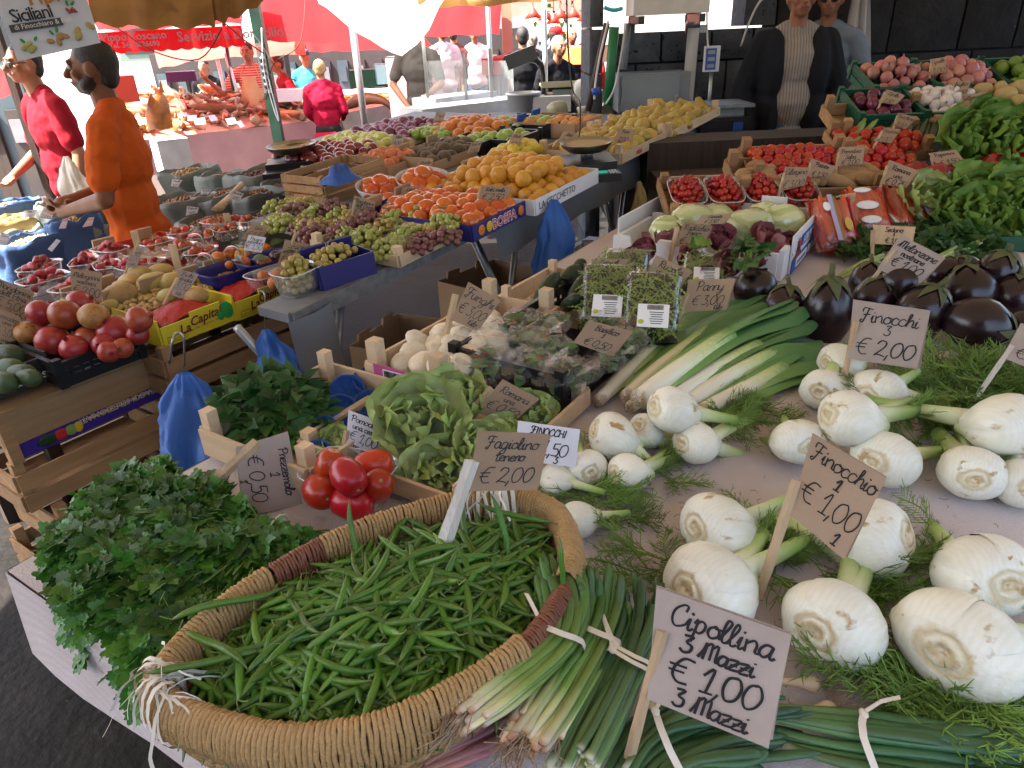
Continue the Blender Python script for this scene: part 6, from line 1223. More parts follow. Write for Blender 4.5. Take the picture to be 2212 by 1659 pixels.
for i in range(20):
 x=g.uniform(600,985); y=452+(x-600)*.10+g.uniform(4,62)*(1-.3*(x-600)/400); me=(GW,GR,GW,GY,GR)[i%5]; gbs(x,y,34,12,me,('white','dusky red','white','amber','dusky red')[i%5]+' grapes lying between the larger bunches in the middle of the display',i+70,stem=False,gr='grapes between the larger bunches')
bbx=frame(md(698,628,.003),md(812,590,.003)-md(698,628,.003)); bw2=(md(812,590,.003)-md(698,628,.003)).length; carton('small dark blue paper box filled with amber grapes',bbx,bw2,.13,.075,m_navy,m_navy,name='paper_box',hf=.075)
grapes('amber grapes heaped in the small blue box',bbx@Tr(bw2*.45,.065,.05),bw2*.42,.055,.045,20,GY,.0125,50)
c=md(650,628,.003); tub('clear plastic punnet of amber grapes at the corner of the fruit stall',frame(c,EM,N1),mpx(650,628,98),.12,.075,name='punnet',cat='punnet'); grapes('amber grapes filling the clear punnet at the stall corner',frame(c,EM,N1)@Tr(0,0,.004),.052,.045,.10,34,GY,.0125,51)
# ---- scales
m_blk=mat('black_scale_plastic',(.014,.014,.016),.35,(.02,.02,.022),8); m_pan=mat('worn_steel_pan',(.52,.47,.40),.28,(.40,.33,.26),6,.1,20,metal=1); m_lcd=mat('lcd_green',(.02,.16,.12),.3,emit=.25)
def pan(r):
 b=MB(); b.lathe([(.001,0),(.75*r,.004),(.95*r,.022),(1.04*r,.042),(1.05*r,.044),(.93*r,.026),(.74*r,.010),(.001,.006)],30); return b
def scale(l,x,y,rpx,dz=.06,disp_=True):
 c=md(x,y,.004); M=frame(c,EM,N1)@Rz(-.9); r=mpx(x,y,rpx,dz+.04); t=thing('weighing_scale',l,'scale',M)
 b=MB(); b.slab([(-r*1.0,-r*1.1,.0),(r*1.0,-r*1.1,.0),(r*1.0,r*.9,.0),(-r*1.0,r*.9,.0)],dz*.9); b.slab([(-r*1.0,-r*1.85,.0),(r*1.0,-r*1.85,.0),(r*1.0,-r*1.08,.0),(-r*1.0,-r*1.08,.0)],dz*.45); obj('body',b,m_blk,t)
 b=MB(); b.tube([(0,0,dz*.9),(0,0,dz+.03)],.03,10); obj('stem',b,m_steel,t); o=obj('pan',pan(r),m_pan,t,Tr(0,0,dz+.022))
 if disp_:
  for k in range(3): b=MB(); b.box((-r*.62+k*r*.48,-r*1.45,dz*.47),(r*.38,r*.3,.004)); obj('display',b,m_lcd,t)
  b=MB()
  for i in range(3):
   for j in range(4): b.box((r*.62+i*r*.11,-r*1.7+j*r*.13,dz*.47),(r*.08,r*.09,.006))
  stuff(obj('keys',b,m_whitep,t))
 return t
scale('scale with a dark steel pan and green displays at the edge of the fruit stall',1268,372,62,.075); scale('scale with a brown metal pan on the far left of the fruit stall',640,362,57,.06,False)
# ---- further rows
wcrate('orange brown slatted crate with blue tissue, standing empty by the grey sacks',frame(md(706,443),md(835,395)-md(706,443)),(md(835,395)-md(706,443)).length,.26,.125,m_woodx,3,.02,.0)
b=MB(); b.grid(8,6,lambda u,v:Vector(((u-.5)*.16,(v-.5)*.14,.07*math.sin(math.pi*u)*math.sin(math.pi*v)*(1+.8*nz((u*3,v*3,0),2))))); tag(obj('blue_tissue',b,m_bluep,None,frame(md(735,390,.11),EM,N1)),'crumpled blue tissue sticking out of the slatted crate','paper')
mcrop('lemon','small yellow lemon behind the persimmon baskets','lemon','lemons behind the baskets',905,440,985,412,.2,.03,.02,LMM,1,.01); mcrop('lemon','bright yellow lemon between the kiwis and the scale','lemon','lemons left of the scale',1128,366,1180,340,.22,.032,.03,LMM,1,.02)
mk=m_cb
w=mw(938,373,1080,330); carton('brown carton of kiwis',mfr(938,373),w,.30,.07,m_cb,m_cb,hf=.05); mcrop('kiwi','brown fuzzy kiwi in the carton behind the yellow oranges','kiwi','kiwis in the carton',942,371,1075,331,.27,.036,.02,KWM,1,.0)
w=mw(838,383,925,355); carton('low carton of peaches beside the dark red apples',mfr(838,383),w,.26,.05,m_cb,m_cb); mcrop('peach','orange blushed peach between the apples and the kiwis','peach','peaches in the low carton',840,381,922,356,.24,.032,.02,PEM,1,.02)
def shed(l,x,y,x2,y2,d,h=.04,mt=None): return wcrate(l,mfr(x,y),mw(x,y,x2,y2),d,h,mt or m_pinkwood,1,.03,.012)
shed('crate of dark red apples near the far scale',716,378,850,338,.5); mcrop('apple','dark red apple heaped next to the far scale','apple','dark red apples',718,377,850,338,.52,.042,.02,RAM,1,.0)
shed('pale crate of yellow apples behind the dark red ones',800,348,905,318,.52); mcrop('apple','yellow apple in the pale crate behind the dark red apples','apple','yellow apples',800,347,905,318,.5,.042,.02,YAM,1,.0)
shed('pale crate of purple plums at the far end, left compartment',880,318,928,302,.55); shed('pale crate of purple plums at the far end, right compartment',932,301,985,284,.55)
mcrop('plum','purple plum in the left half of the far crates','plum','purple plums on the left',880,317,930,301,.55,.040,.025,PLUM,1,.0); mcrop('plum','purple plum in the right half of the far crates','plum','purple plums on the right',932,301,985,284,.55,.040,.025,PLUM,1,.0)
mcrop('apple','small green apple between the plums and the oranges','apple','green apples by the plums',955,318,1010,300,.3,.03,.01,GAM,1,.02)
shed('crate of round oranges at the back',1045,314,1118,284,.5,.06,m_cb); mcrop('orange','round orange in the crate at the back of the fruit stall','orange','oranges at the back',1040,318,1120,282,.5,.046,.03,ORM,1,.0)
for i,(x,y,x2,y2,d,l) in enumerate(((1038,338,1108,316,.26,'front left'),(1106,332,1178,308,.26,'front right'),(1112,302,1184,281,.4,'back left'),(1186,298,1256,277,.4,'back right'))):
 pcrate('black plastic crate of green apples, '+l+' of four',mfr(x,y),mw(x,y,x2,y2),d,.07,m_blackp,nx=7); mcrop('apple','green apple in the '+l+' black crate','apple','green apples in the '+l+' crate',x+2,y-1,x2-2,y2,d-.02,.040,.015,GAM,1,.0)
w=mw(1243,300,1312,277); carton('carton lined with blue holding apricots',mfr(1243,300),w,.42,.08,m_cb,m_blue); mcrop('apricot','orange apricot in the blue lined carton','apricot','apricots',1246,299,1310,278,.38,.041,.01,APM,1,.0)
for i,(x,y,x2,y2,l) in enumerate(((1341,357,1445,308,'front pale wooden crate of brownish yellow pears'),(1447,306,1507,250,'rear pale wooden crate of brownish yellow pears'))):
 w=mw(x,y,x2,y2); t=wcrate(l,mfr(x,y),w,.46,.06,m_pinkwood,1,.03,.035);
 printed('ritini',.035,m_redp,frame((w*.35,-.0105,.018),(1,0,0),(0,0,1)),t,bold=.001)
 mcrop('pear','brownish yellow pear in the '+('front','rear')[i]+' wooden crate','pear','pears in the '+('front','rear')[i]+' crate',x+2,y-1,x2,y2,.44,.042,.02,PRM,1,.0)
# ---- plastic carrier bags and white things at the far end
m_cream=mat('cream_bag',(.62,.60,.42),.4,(.54,.52,.34),7,.3,30,trl=.3); m_bagw=mat('white_bag',(.74,.73,.66),.4,(.64,.62,.54),7,.3,30,trl=.3)
def hangbag(name,l,P,mt,th=.012,seed=0,n=22,rows=10,cat='plastic bag'):
 """hanging bag: P = list of (x,y,halfwidth px,depth) from top to bottom"""
 C=[(atd(x,y,d),hw*d/FPX) for x,y,hw,d in P]; o=C[0][0]; g=random.Random(seed); b=MB(); k=len(C)-1
 px_=CAMR@Vector((1,0,0)); px_.z=0; px_.normalize(); py=Vector((-px_.y,px_.x,0))
 def f(u,v):
  i=min(int(v*k),k-1); w=v*k-i; c=C[i][0].lerp(C[i+1][0],w); hw=C[i][1]*(1-w)+C[i+1][1]*w; a=2*math.pi*u
  fold=1+.22*math.sin(5*a+3*v+seed)+.12*math.sin(11*a-5*v)
  q=Vector((math.cos(a),math.sin(a),v*2.2)); n1=nz(q,1.6,seed*3.1); n2=abs(nz(q,3.6,seed))+.6*abs(nz(q,9,seed)); return c-o+px_*math.cos(a)*hw*(1+.45*n1-.2*n2)+py*math.sin(a)*hw*.5*(fold+.6*n1-.3*n2)+Vector((0,0,.03*n1*v))
 b.grid(n*2,rows*2,f); return tag(obj(name,b,mt,None,Tr(o)),l,cat)
hangbag('blue_bag','blue plastic bag hanging from the edge of the fruit stall by the navy carton',[(1196,432,10,2.75),(1200,470,32,2.75),(1203,520,44,2.75),(1200,580,48,2.75),(1195,612,44,2.75)],m_bluebag,seed=1)
hangbag('blue_bag','large blue plastic bag hanging beside the stack of crates in the lower left',[(398,806,14,1.72),(405,850,52,1.72),(414,900,76,1.70),(414,960,74,1.68),(408,1035,80,1.66)],m_bluebag,seed=2)
hangbag('blue_bag','lighter blue bag hanging from a wire hook under the yellow cartons',[(574,712,7,2.1),(585,740,28,2.1),(598,790,50,2.1),(605,850,58,2.1)],m_bluebag,seed=3)
hangbag('cloth_bag','limp olive yellow bag hanging under the grey sheet',[(1381,392,5,3.2),(1383,430,13,3.2),(1378,480,22,3.2),(1372,520,22,3.2)],mat('olive_bag',(.28,.24,.10),.6,(.2,.17,.07),6,.2,20),seed=4)
for (x,y) in ((1380,378),):
 a=atd(x,y-16,3.2); b=MB(); b.tube([(0,0,0),(0,0,-.05)],.002,4); tag(obj('hook',b,m_blk,None,Tr(a)),'thin wire hook holding the olive bag','hook')
hangbag('carrier_bag','pale yellow carrier bag with two handles against the stone wall',[(1322,228,34,5.3),(1322,238,36,5.3),(1325,250,38,5.3),(1325,258,34,5.3)],m_cream,seed=5)
for s,(x0,x1,x2) in enumerate(((1295,1310,1316),(1336,1326,1320))):
 b=MB(); P=[atd(x0,232,5.3),atd(x0+6*(1 if s==0 else -1),205,5.3),atd(x1,192,5.3),atd(x2,215,5.3),atd(x2,232,5.3)]; b.ribbon(catmull(P,4),.02,(1,0,0)); tag(obj('bag_handle',b,m_cream),'pale yellow loop handle of the carrier bag, '+('left','right')[s],'plastic bag')
def lump(nm,l,x,y,d,rx,rz,mt,seed,cat='plastic bag'):
 c=atd(x,y,d); s=d/FPX; b=MB(); b.ball((0,0,0),(rx*s,rx*s*.7,rz*s),16,10,0,None,lambda p:p*(1+.25*nz(p,1.8,seed)+.15*abs(nz(p,4,seed)))); return tag(obj(nm,b,mt,None,Tr(c)),l,cat)
lump('plastic_bag','crumpled cream plastic bag behind the back right green apple crate',1205,236,5.6,22,16,m_cream,1); lump('plastic_bag','small crumpled cream plastic beside the apricot carton',1268,238,5.4,22,10,m_cream,2); lump('plastic_bag','milky plastic sheet heaped by the white post',1262,205,6.2,26,34,m_bagw,3)
lump('paper_twist','white paper twist standing on the yellow oranges',1030,358,3.55,12,20,m_labw,4,'paper')
for x,y,l,tp in ((1030,360,'',0),): pass
def bucket(l,x,y,d,r,h,mt,nm='bucket'):
 c=atd(x,y,d); b=MB(); b.lathe([(.001,0),(r*.92,0),(r,h),(r*1.06,h),(r*1.06,h-.02),(r*.98,h-.02),(r*.9,.02),(.001,.02)],24); tag(obj(nm,b,mt,None,Tr(c)),l,'bucket')
bucket('round white tub standing behind the green apple crates',1132,243,6.3,.15,.17,m_whitep); b=MB(); b.box((0,0,.06),(.34,.25,.13)); tag(obj('white_box',b,m_foam,None,Tr(atd(1190,238,6.3))),'white foam box to the right of the round tub','box')
# ================================================================= FRUIT STALL, LEFT END ON CRATES
def lfr(x,y,z): return frame(at(x,y,z),E1,N1)
def lw(x,y,x2,y2,z): return abs((at(x2,y2,z)-at(x,y,z)).dot(E1))
def lcrop(nm,l,cat,gr,x,y,x2,y2,z,d,r,hp,ms,layers=1,z0=.01,sc=.12,seed=0,skip=0,rot=True): scatter(nm,l,cat,gr,ms,pile(lfr(x,y,z),lw(x,y,x2,y2,z),d,z0,r,hp,random.Random(seed+int(x*3+y)),.3,1.8,None,layers,sc,rot,skip))
# ---- stacks of wooden crates
m_purp=mat('purple_label',(.045,.02,.26),.45,(.035,.015,.2),4); m_gold=mat('gold_print',(.55,.38,.08),.5); m_board=mat('brown_board',(.34,.21,.10),.8,(.27,.16,.07),5,.2,30,stretch=(1,8,8))
SM=frame(at(20,915,.86),E1,N1); SMz=SM.translation+N1*.10
def sfr(t,n,z): p=SMz+E1*t+N1*n; return frame((p.x,p.y,z),E1,N1)
sw=.47
tc=thing('wooden_crate','upside down wooden crate with a purple printed label, top of the left stack','crate',sfr(0,0,.70))
b=MB(); b.box((sw/2,-.004,.10),(sw,.008,.095)); obj('panel',b,m_board,tc)
b=MB(); b.box((sw/2,.16,.15),(sw,.33,.008)); b.box((0,.16,.10),(.008,.32,.095)); b.box((sw,.16,.10),(.008,.32,.095)); stuff(obj('back_boards',b,m_board,tc))
for x in (.012,sw-.012): b=MB(); b.box((x,.006,.06),(.03,.03,.13)); obj('corner_post',b,m_woodx,tc)
lb=MB(); lb.box((sw/2,.0,.028),(sw-.05,.004,.046)); lbo=obj('label',lb,m_purp,tc)
RT=frame((.33,-.004,.048),(-1,0,0),(0,0,-1)); printed('ORTAGGI SELEZIONATI',.026,m_gold,RT,tc,bold=.0006); printed('ESPORTAZIONE  PRODOTTI  ORTOFRUTTICOLI',.0125,m_labw,frame((.33,-.004,.018),(-1,0,0),(0,0,-1))@Tr(0,-.026,0),tc,bold=.0002)
for x,mt_,w_ in ((.10,m_zd,.03),(.135,m_redp,.022),(.165,m_zl,.02),(.185,m_yprint,.014)): b=MB(); b.ball((x,-.004,.028),(w_,.0015,.017),12,5); obj('vegetable_print',b,mt_,tc)
for i,(z,l) in enumerate(((.535,'second wooden crate of the left stack with two wide slats'),(.37,'third wooden crate of the left stack, lower slats in shade'),(.205,'fourth wooden crate of the left stack near the ground'),(.04,'bottom wooden crate of the left stack on the dark ground'))): wcrate(l,sfr(-.01+.02*(i%2)+.03*(i==1),-.012*(i%2)-.02*i,z),sw+.02*(i<2),.32,.135,m_woodx,2,.03,.028)
for i,(z,l) in enumerate(((.735,'wooden crate right under the yellow cartons'),(.56,'second wooden crate under the yellow cartons, slats in light'),(.385,'third wooden crate under the yellow cartons'),(.21,'lowest visible wooden crate under the yellow cartons'),(.04,'bottom wooden crate under the yellow cartons on the ground'))): wcrate(l,frame(at(356,762,.90),E1,N1)@Tr(.0+.01*i,.02+.01*(i%2),z-.90),.52,.34,.14,m_woodx,2,.03,.03)
# ---- avocado and pomegranate boxes
m_avbox=mat('black_printed_carton',(.022,.020,.018),.45,(.03,.027,.024),6); AF=lfr(-60,884,.87); aw2=lw(-60,884,146,832,.87)
av=carton('black printed avocado carton at the left edge, with a white date sticker',AF,aw2,.26,.085,m_avbox,m_cb,hf=.075); printed('AVOCADOS',.026,m_labw,frame((aw2-.085,-.0085,.016),(1,0,0),(0,0,1)),av,bold=.0004)
printed('Galillo',.028,m_redp,frame((aw2-.09,-.0085,.042),(1,0,0),(0,0,1)),av,bold=.0012,shear=.3);
for s in (-1,1): b=MB(); b.ball((aw2-.075+.012*s,-.0085,.066+.004*s),(.013,.0012,.0055),10,5,0,Ry(-.6*s).to_3x3()); obj('leaf_print',b,mat('print_green',(.12,.25,.05),.5),av)
b=MB(); b.box((aw2-.215,-.0085,.028),(.062,.002,.046)); st2=obj('sticker',b,m_labw,av); b=MB(); b.box((aw2-.231,-.0098,.028),(.027,.001,.034)); obj('sticker_frame',b,m_navy,st2); b=MB(); b.box((aw2-.231,-.0104,.027),(.021,.001,.026)); obj('sticker_field',b,m_labw,st2); printed('12',.022,m_navy,frame((aw2-.231,-.0115,.019),(1,0,0),(0,0,1)),st2,bold=.0006)
b=MB(); [b.box((aw2-.208+k*.0028,-.0098,.03),(.0014,.001,.032)) for k in range(8)]; obj('barcode',b,m_ink,st2)
m_avo=mat('avocado_skin',(.045,.085,.022),.35,(.03,.055,.015),12,.35,110,rv=.2); AVM=[round_fruit(i+95,1,1.35,-.05,False,14,9,.03,taper=-.2).mesh('avocado',m_avo) for i in range(2)]
for i,(x,y,px,l) in enumerate(((48,808,19,'avocado at the front right of the black carton, shiny'),(22,797,20,'avocado second from the right in the black carton'),(62,815,16,'avocado touching the right side of the carton'),(5,825,20,'avocado at the left edge of the picture, front'),(15,768,22,'avocado at the back of the carton'),(-12,790,20,'avocado mostly cut by the left edge'))):
 c=at(x,y,.955); tag(link('avocado',AVM[i%2],None,Tr(c)@frame((0,0,0),E1,N1)@Rz(.5)@Rx(1.9)@Sc(px*1.2*depth(c)/FPX)),l,'avocado')
PF=lfr(140,838,.87); pw_=lw(140,838,345,785,.87); pcrate('black plastic crate heaped with pomegranates',PF,pw_,.26,.075,m_blackp,nx=8)
m_pom=mat('pomegranate_skin',(.30,.016,.02),.34,(.38,.075,.03),2.5,.06,60,.4,coat=.05,rv=.16,hv=.015,c3=(.30,.15,.05),ns3=2.0,th3=.62); m_pomy=mat('brown_pomegranate_skin',(.40,.20,.04),.45,(.30,.12,.03),3,.2,60,c3=(.14,.06,.02),ns3=5,th3=.58); POM=[round_fruit(i+97,1,.92,.02,False,18,10,.05,crown=1).mesh('pomegranate',[m_pom,m_pom]) for i in range(3)]; POY=round_fruit(101,1,.9,.05,False,18,10,.08,crown=1).mesh('pomegranate',[m_pomy,m_pomy])
for i,(x,y,px,l,k,ax) in enumerate(((88,676,29,'dark blotched pomegranate at the back left of the heap',0,(.2,.5,.3)),(140,680,34,'shiny purple red pomegranate on top of the heap',1,(.1,.8,.5)),(172,655,28,'pomegranate at the top back, below the kilo card',2,(.8,.2,.3)),(203,683,32,'yellow brown cracked pomegranate on top of the heap',3,(.3,.3,.9)),(115,738,36,'big red pomegranate at the front left of the crate',0,(-.2,.6,.4)),(190,735,32,'pomegranate with its crown to the left in the middle',1,(-.6,-.3,.6)),(160,752,30,'red pomegranate at the front edge with crown upward',2,(-.1,-.4,.9)),(246,715,36,'orange red pomegranate with a dark open crown on top',0,(-.1,-.5,.9)),(300,690,29,'red pomegranate at the right end of the heap',1,(.9,.1,.2)),(298,722,24,'small red pomegranate under the right one',2,(.3,-.6,.4)),(58,718,26,'brown pomegranate at the left beside the avocado card',3,(-.5,-.2,.8)),(83,712,22,'pomegranate squeezed between the brown and the big red one',1,(0,-.7,.3)),(235,760,24,'pomegranate showing through the crate side',2,(.5,-.6,.1)),(265,752,22,'orange pomegranate low in the right corner of the crate',0,(.2,-.6,.2)),(225,745,26,'pomegranate below the orange red crowned one',1,(.1,-.8,.3)))):
 z=.955+.05*(y<700)+.02*(y<725); c=at(x,y,z); tag(link('pomegranate',POY if k==3 else POM[k],None,Tr(c)@Vector(ax).to_track_quat('Z','Y').to_matrix().to_4x4()@Rz(i)@Sc(px*depth(c)/FPX)),l,'pomegranate')
# ---- yellow printed cartons with red net bags
m_yel=mat('yellow_carton',(.62,.50,.02),.5,(.56,.44,.02),5); m_net=mat('red_net',(.50,.02,.015),.4,(.40,.015,.01),40,.5,180,alpha=.86); m_peanut=mat('peanut',(.50,.34,.13),.7,(.42,.26,.09),30,.3,80)
m_dkred=mat('print_maroon',(.16,.012,.008),.5); m_pgreen=mat('print_leaf_green',(.02,.28,.05),.5)
for i,(x,y,x2,y2,l) in enumerate(((355,750,512,692,'left yellow printed carton with a red net bag inside'),(514,692,655,650,'right yellow printed carton of peanuts with a red net bag'))):
 w=lw(x,y,x2,y2,.90); M=lfr(x,y,.90); t=carton(l,M,w,.34,.085,m_yel,m_cb,hf=.062)
 b=MB(); b.box((w*.62,-.003,.070),(w*.42,.006,.018)); obj('front_panel',b,m_yel,t); printed('La',.042,m_dkred,frame((w*.22,-.0085,.020),(1,.0,.06),(0,0,1)),t,ax='LEFT',shear=.25,bold=.0008); printed('Capitale',.040,m_dkred,frame((w*.37,-.0085,.034),(1,0,.06),(0,0,1)),t,ax='LEFT',shear=.3,bold=.0008); printed('dal 1956   frutta secca   calibro extra',.009,m_dkred,frame((w*.37,-.0085,.020),(1,0,.06),(0,0,1)),t,ax='LEFT'); printed('prodotto italiano',.008,m_dkred,frame((w*.06,-.0085,.014),(1,0,0),(0,0,1)),t,ax='LEFT')
 for dx,s in ((.90,.030),(.80,.016)): b=MB(); b.ball((w*dx,-.008,.046-.012*(s<.02)),(s*.72,.0014,s),14,8,0,Ry(-.35).to_3x3()); obj('leaf_print',b,m_pgreen,t)
 b=MB(); b.tube([(w*.05,-.008,.008),(w*.3,-.008,.008),(w*.3,-.008,.026),(w*.05,-.008,.026),(w*.05,-.008,.008)],.0008,4); obj('frame_print',b,m_dkred,t)
 nb=MB(); nb.grid(16,12,lambda u,v:Vector((.02+(w-.04)*u,.01+.16*v,.052+.055*math.sin(math.pi*min(1,u*.8+.2))*(.4+.6*u)*math.sin(math.pi*(.15+.8*v))+.008*nz((u*5,v*4,i),2)))); tag(obj('net_bag',nb,m_net,None,M),'red plastic net bag draped in the '+('left','right')[i]+' yellow carton','net bag')
 pb=MB(); g=random.Random(i)
 for k in range(170): pb.ball((.02+(w-.04)*g.random(),.17+.16*g.random(),.055+.02*g.random()),(.017,.008,.008),7,5,0,Rz(g.uniform(0,3)).to_3x3())
 tag(stuff(obj('peanuts',pb,m_peanut,None,M)),'pale peanuts filling the back of the '+('left','right')[i]+' yellow carton','nuts')
b=MB(); P=[at(366,785,.9),at(372,740,.97),at(378,722,.985),at(389,720,.985),at(397,732,.97),at(398,790,.88)]; b.tube(catmull(P,4),.0035,6); tag(obj('wire_hook',b,m_steel),'bent steel wire hook between the pomegranate crate and the yellow carton','hook')
b=MB(); b.tube(catmull([at(560,628,.97),at(570,632,.985),at(573,650,.96),at(572,700,.88),at(574,712,.86)],4),.003,6); tag(obj('wire_hook',b,m_steel),'wire hook over the right yellow carton holding a blue bag','hook')
# ---- support tables behind
def slabt(l,x0,y0,t0,t1,n0,n1,z):
 p=at(x0,y0,z); b=MB(); b.box(((t0+t1)/2,(n0+n1)/2,-.02),(t1-t0,n1-n0,.035))
 t=thing('trestle_table',l,'table',frame(p,E1,N1)); obj('tabletop',b,m_wood_dark,t)
 for x in (t0+.06,t1-.06):
  for y in (n0+.06,n1-.06): b=MB(); b.box((x,y,-z/2-.02),(.04,.04,z-.04)); obj('leg',b,m_wood_dark,t)
slabt('dark trestle table carrying strawberries and fruit punnets',345,770,-.30,.46,.30,1.15,.89)
# ---- cactus fruits, strawberries, punnets
m_opu=mat('cactus_fruit_skin',(.34,.28,.07),.55,(.40,.22,.06),4,.2,60,rv=.2,hv=.03,c3=(.20,.22,.05),ns3=3,th3=.58); OPM=[round_fruit(i+110,1,1.45,.1,False,13,9,.08,taper=.12).mesh('cactus_fruit',m_opu) for i in range(3)]
carton('yellow edged open carton of cactus fruits, its white flap showing',lfr(235,716,.90),lw(235,716,352,676,.90),.26,.07,m_yel,m_cb,hf=.05)
for i,(x,y,px,l) in enumerate(((258,640,29,'large olive cactus fruit lying at the front of the carton'),(282,612,24,'pale cactus fruit in the second row'),(330,612,26,'green cactus fruit with shiny skin'),(300,598,26,'brownish orange cactus fruit at the back'),(345,592,24,'tan cactus fruit behind the green one'),(262,622,18,'orange tipped cactus fruit beneath the small stick'),(375,610,24,'yellowish cactus fruit by the card'),(425,640,22,'pale cactus fruit right of the card for 3,00'),(235,662,16,'small green cactus fruit low at the left'),(362,640,18,'green cactus fruit below the card'))):
 c=at(x,y,.985); tag(link('cactus_fruit',OPM[i%3],None,Tr(c)@Vector((.8,.3*(-1)**i,.25)).to_track_quat('Z','Y').to_matrix().to_4x4()@Sc(px*.95*depth(c)/FPX)),l,'cactus fruit')
m_straw=mat('strawberry_skin',(.42,.012,.018),.3,(.34,.008,.012),5,.4,170,.5,coat=.2,rv=.2); STM=[]
for i in range(3):
 b=MB(); b.lathe([(.001,-1.2),(.35,-1.0),(.75,-.4),(.95,.2),(.85,.6),(.4,.75),(.001,.72)],10,0,None,lambda p,a,u:p*(1+.07*nz(p,1.2,i)))
 for k in range(5): a=k*1.257; b.add([(0,0,.74),(math.cos(a-.35)*.4,math.sin(a-.35)*.4,.80),(math.cos(a)*.75,math.sin(a)*.75,.72),(math.cos(a+.35)*.4,math.sin(a+.35)*.4,.80)],[(0,1,2,3)],1,False)
 STM.append(b.mesh('strawberry',[m_straw,m_stem]))
for i,(x,y,px,l) in enumerate(((105,628,52,'front left'),(170,645,50,'front right by the kilo card'),(95,600,48,'far left'),(190,590,40,'behind the kilo card'),(240,598,40,'behind the stick, dark'),(290,600,44,'beside the cactus fruits'),(245,562,40,'at the back by the white crate'),(325,590,38,'under the tilted grey card'))):
 c=at(x,y,.945); M=frame(c,E1,N1)@Rz(.3*i); w=px*1.9*depth(c)/FPX; tub('clear punnet of strawberries, '+l,M,w,w*.7,.05,name='punnet',cat='punnet')
 scatter('strawberry','red strawberry in the punnet '+l,'strawberry','strawberries '+l,STM,pile(M@Tr(-w*.42,-w*.29,0),w*.84,w*.58,.018,.0155,.035,random.Random(i),.3,1.9,.012,1,.15))
m_phy=mat('small_orange_fruit',(.50,.09,.025),.35,(.42,.05,.02),5,0,40,rv=.2,hv=.015); m_husk=mat('dry_husk',(.30,.16,.05),.8,(.2,.10,.03),20); PHM=[]
for i in range(2):
 b=MB(); b.ball((0,0,0),1,10,7)
 for k in range(5): a=k*1.257+i; b.add([(0,0,.9),(math.cos(a-.5)*.8,math.sin(a-.5)*.8,1.0),(math.cos(a)*1.3,math.sin(a)*1.3,1.4),(math.cos(a+.4)*.7,math.sin(a+.4)*.7,1.15)],[(0,1,2,3)],1,False)
 PHM.append(b.mesh('husk_fruit',[m_phy,m_husk]))
m_redbox=mat('red_carton',(.55,.045,.02),.5,(.48,.035,.015),5); carton('low red carton of small husk fruits in punnets',lfr(312,596,.93),lw(312,596,480,622,.93) if False else .34,.42,.045,m_redbox,m_cb,hf=.04)
for i,(x,y,px) in enumerate(((345,545,36),(395,555,36),(440,565,40),(395,520,34),(440,530,36),(490,515,36),(530,495,34),(470,500,32))):
 c=at(x,y,.985); M=frame(c,E1,N1)@Rz(.25*i); w=px*1.9*depth(c)/FPX; l=('front left','front middle','front right with a striped handle','middle left','in the middle','middle right by the white card','back right','at the back')[i]
 tub('punnet of orange husk fruits, '+l,M,w,w*.7,.045,name='punnet',cat='punnet'); scatter('husk_fruit','small orange husk fruit in the punnet '+l,'husk fruit','husk fruits '+l,PHM,pile(M@Tr(-w*.42,-w*.28,0),w*.84,w*.56,.018,.0165,.03,random.Random(i+9),.3,1.9,.012,1,.15))
for i,(x,y) in enumerate(((420,518),(440,560),(500,545),(690,500))):
 if i==3: continue
 b=MB(); P=catmull([at(x-22,y+6,1.0),at(x-8,y-10,1.05),at(x+12,y-8,1.05),at(x+24,y+12,1.0)],4); b.ribbon(P,.006,(0,.7,.7)); b.ribbon([p+Vector((0,-.006,.001)) for p in P],.003,(0,.7,.7),1); b.ribbon([p+Vector((0,.006,.001)) for p in P],.003,(0,.7,.7),2); tag(obj('striped_paper_band',b,[m_labw,m_redp,m_pgreen]),'red white and green striped paper band, '+('back','front','right')[i],'paper band')
tub('dark blue tray of oranges with leaves',frame(at(500,612,.955),E1,N1),.21,.15,.06,m_navy); tub('dark blue tray of dark plums and oranges',frame(at(580,590,.965),E1,N1),.20,.14,.06,m_navy); tub('clear punnet of peach coloured fruit beside the amber grapes',frame(at(588,620,.96),E1,N1),.16,.11,.055,name='punnet',cat='punnet')
m_dpl=mat('black_plum_skin',(.035,.012,.022),.3,(.06,.02,.03),4,rv=.2); DPL=round_fruit(120,1,.95,.1).mesh('plum',[m_dpl,m_stem])
for i,(x,y,px,me,nm,l) in enumerate(((470,558,15,ORM[0],'orange','orange at the left of the blue tray with a leaf'),(497,550,14,ORM[1],'orange','orange at the back of the blue tray'),(523,552,16,YOM[0],'orange','yellow orange under the white card'),(525,568,16,PEM[1],'peach','reddish peach at the front of the blue tray'),(571,568,16,PEM[0],'peach','peach at the right of the blue tray'),(575,540,15,ORM[2],'orange','orange behind the peach, by the white card'),(596,555,15,DPL,'plum','black plum between the peach and the card for 1,50'),(690,540,15,DPL,'plum','black plum behind the small white card'),(560,545,14,ORM[0],'orange','orange right under the edge of the white card'),(570,597,14,PEM[2],'peach','peach coloured fruit at the left of the clear punnet'),(600,595,15,PEM[1],'peach','peach coloured fruit at the right of the clear punnet'),(590,612,13,PEM[0],'peach','peach coloured fruit low in the clear punnet'),(495,572,9,ORM[1],'orange','small kumquat like orange at the front of the blue tray'))):
 c=at(x,y,1.01); tag(link(nm,me,None,Tr(c)@Rr()@Sc(px*depth(c)/FPX)),l,nm)
m_lf=mat('citrus_leaf',(.03,.085,.02),.35,(.02,.06,.014),20,rv=.2)
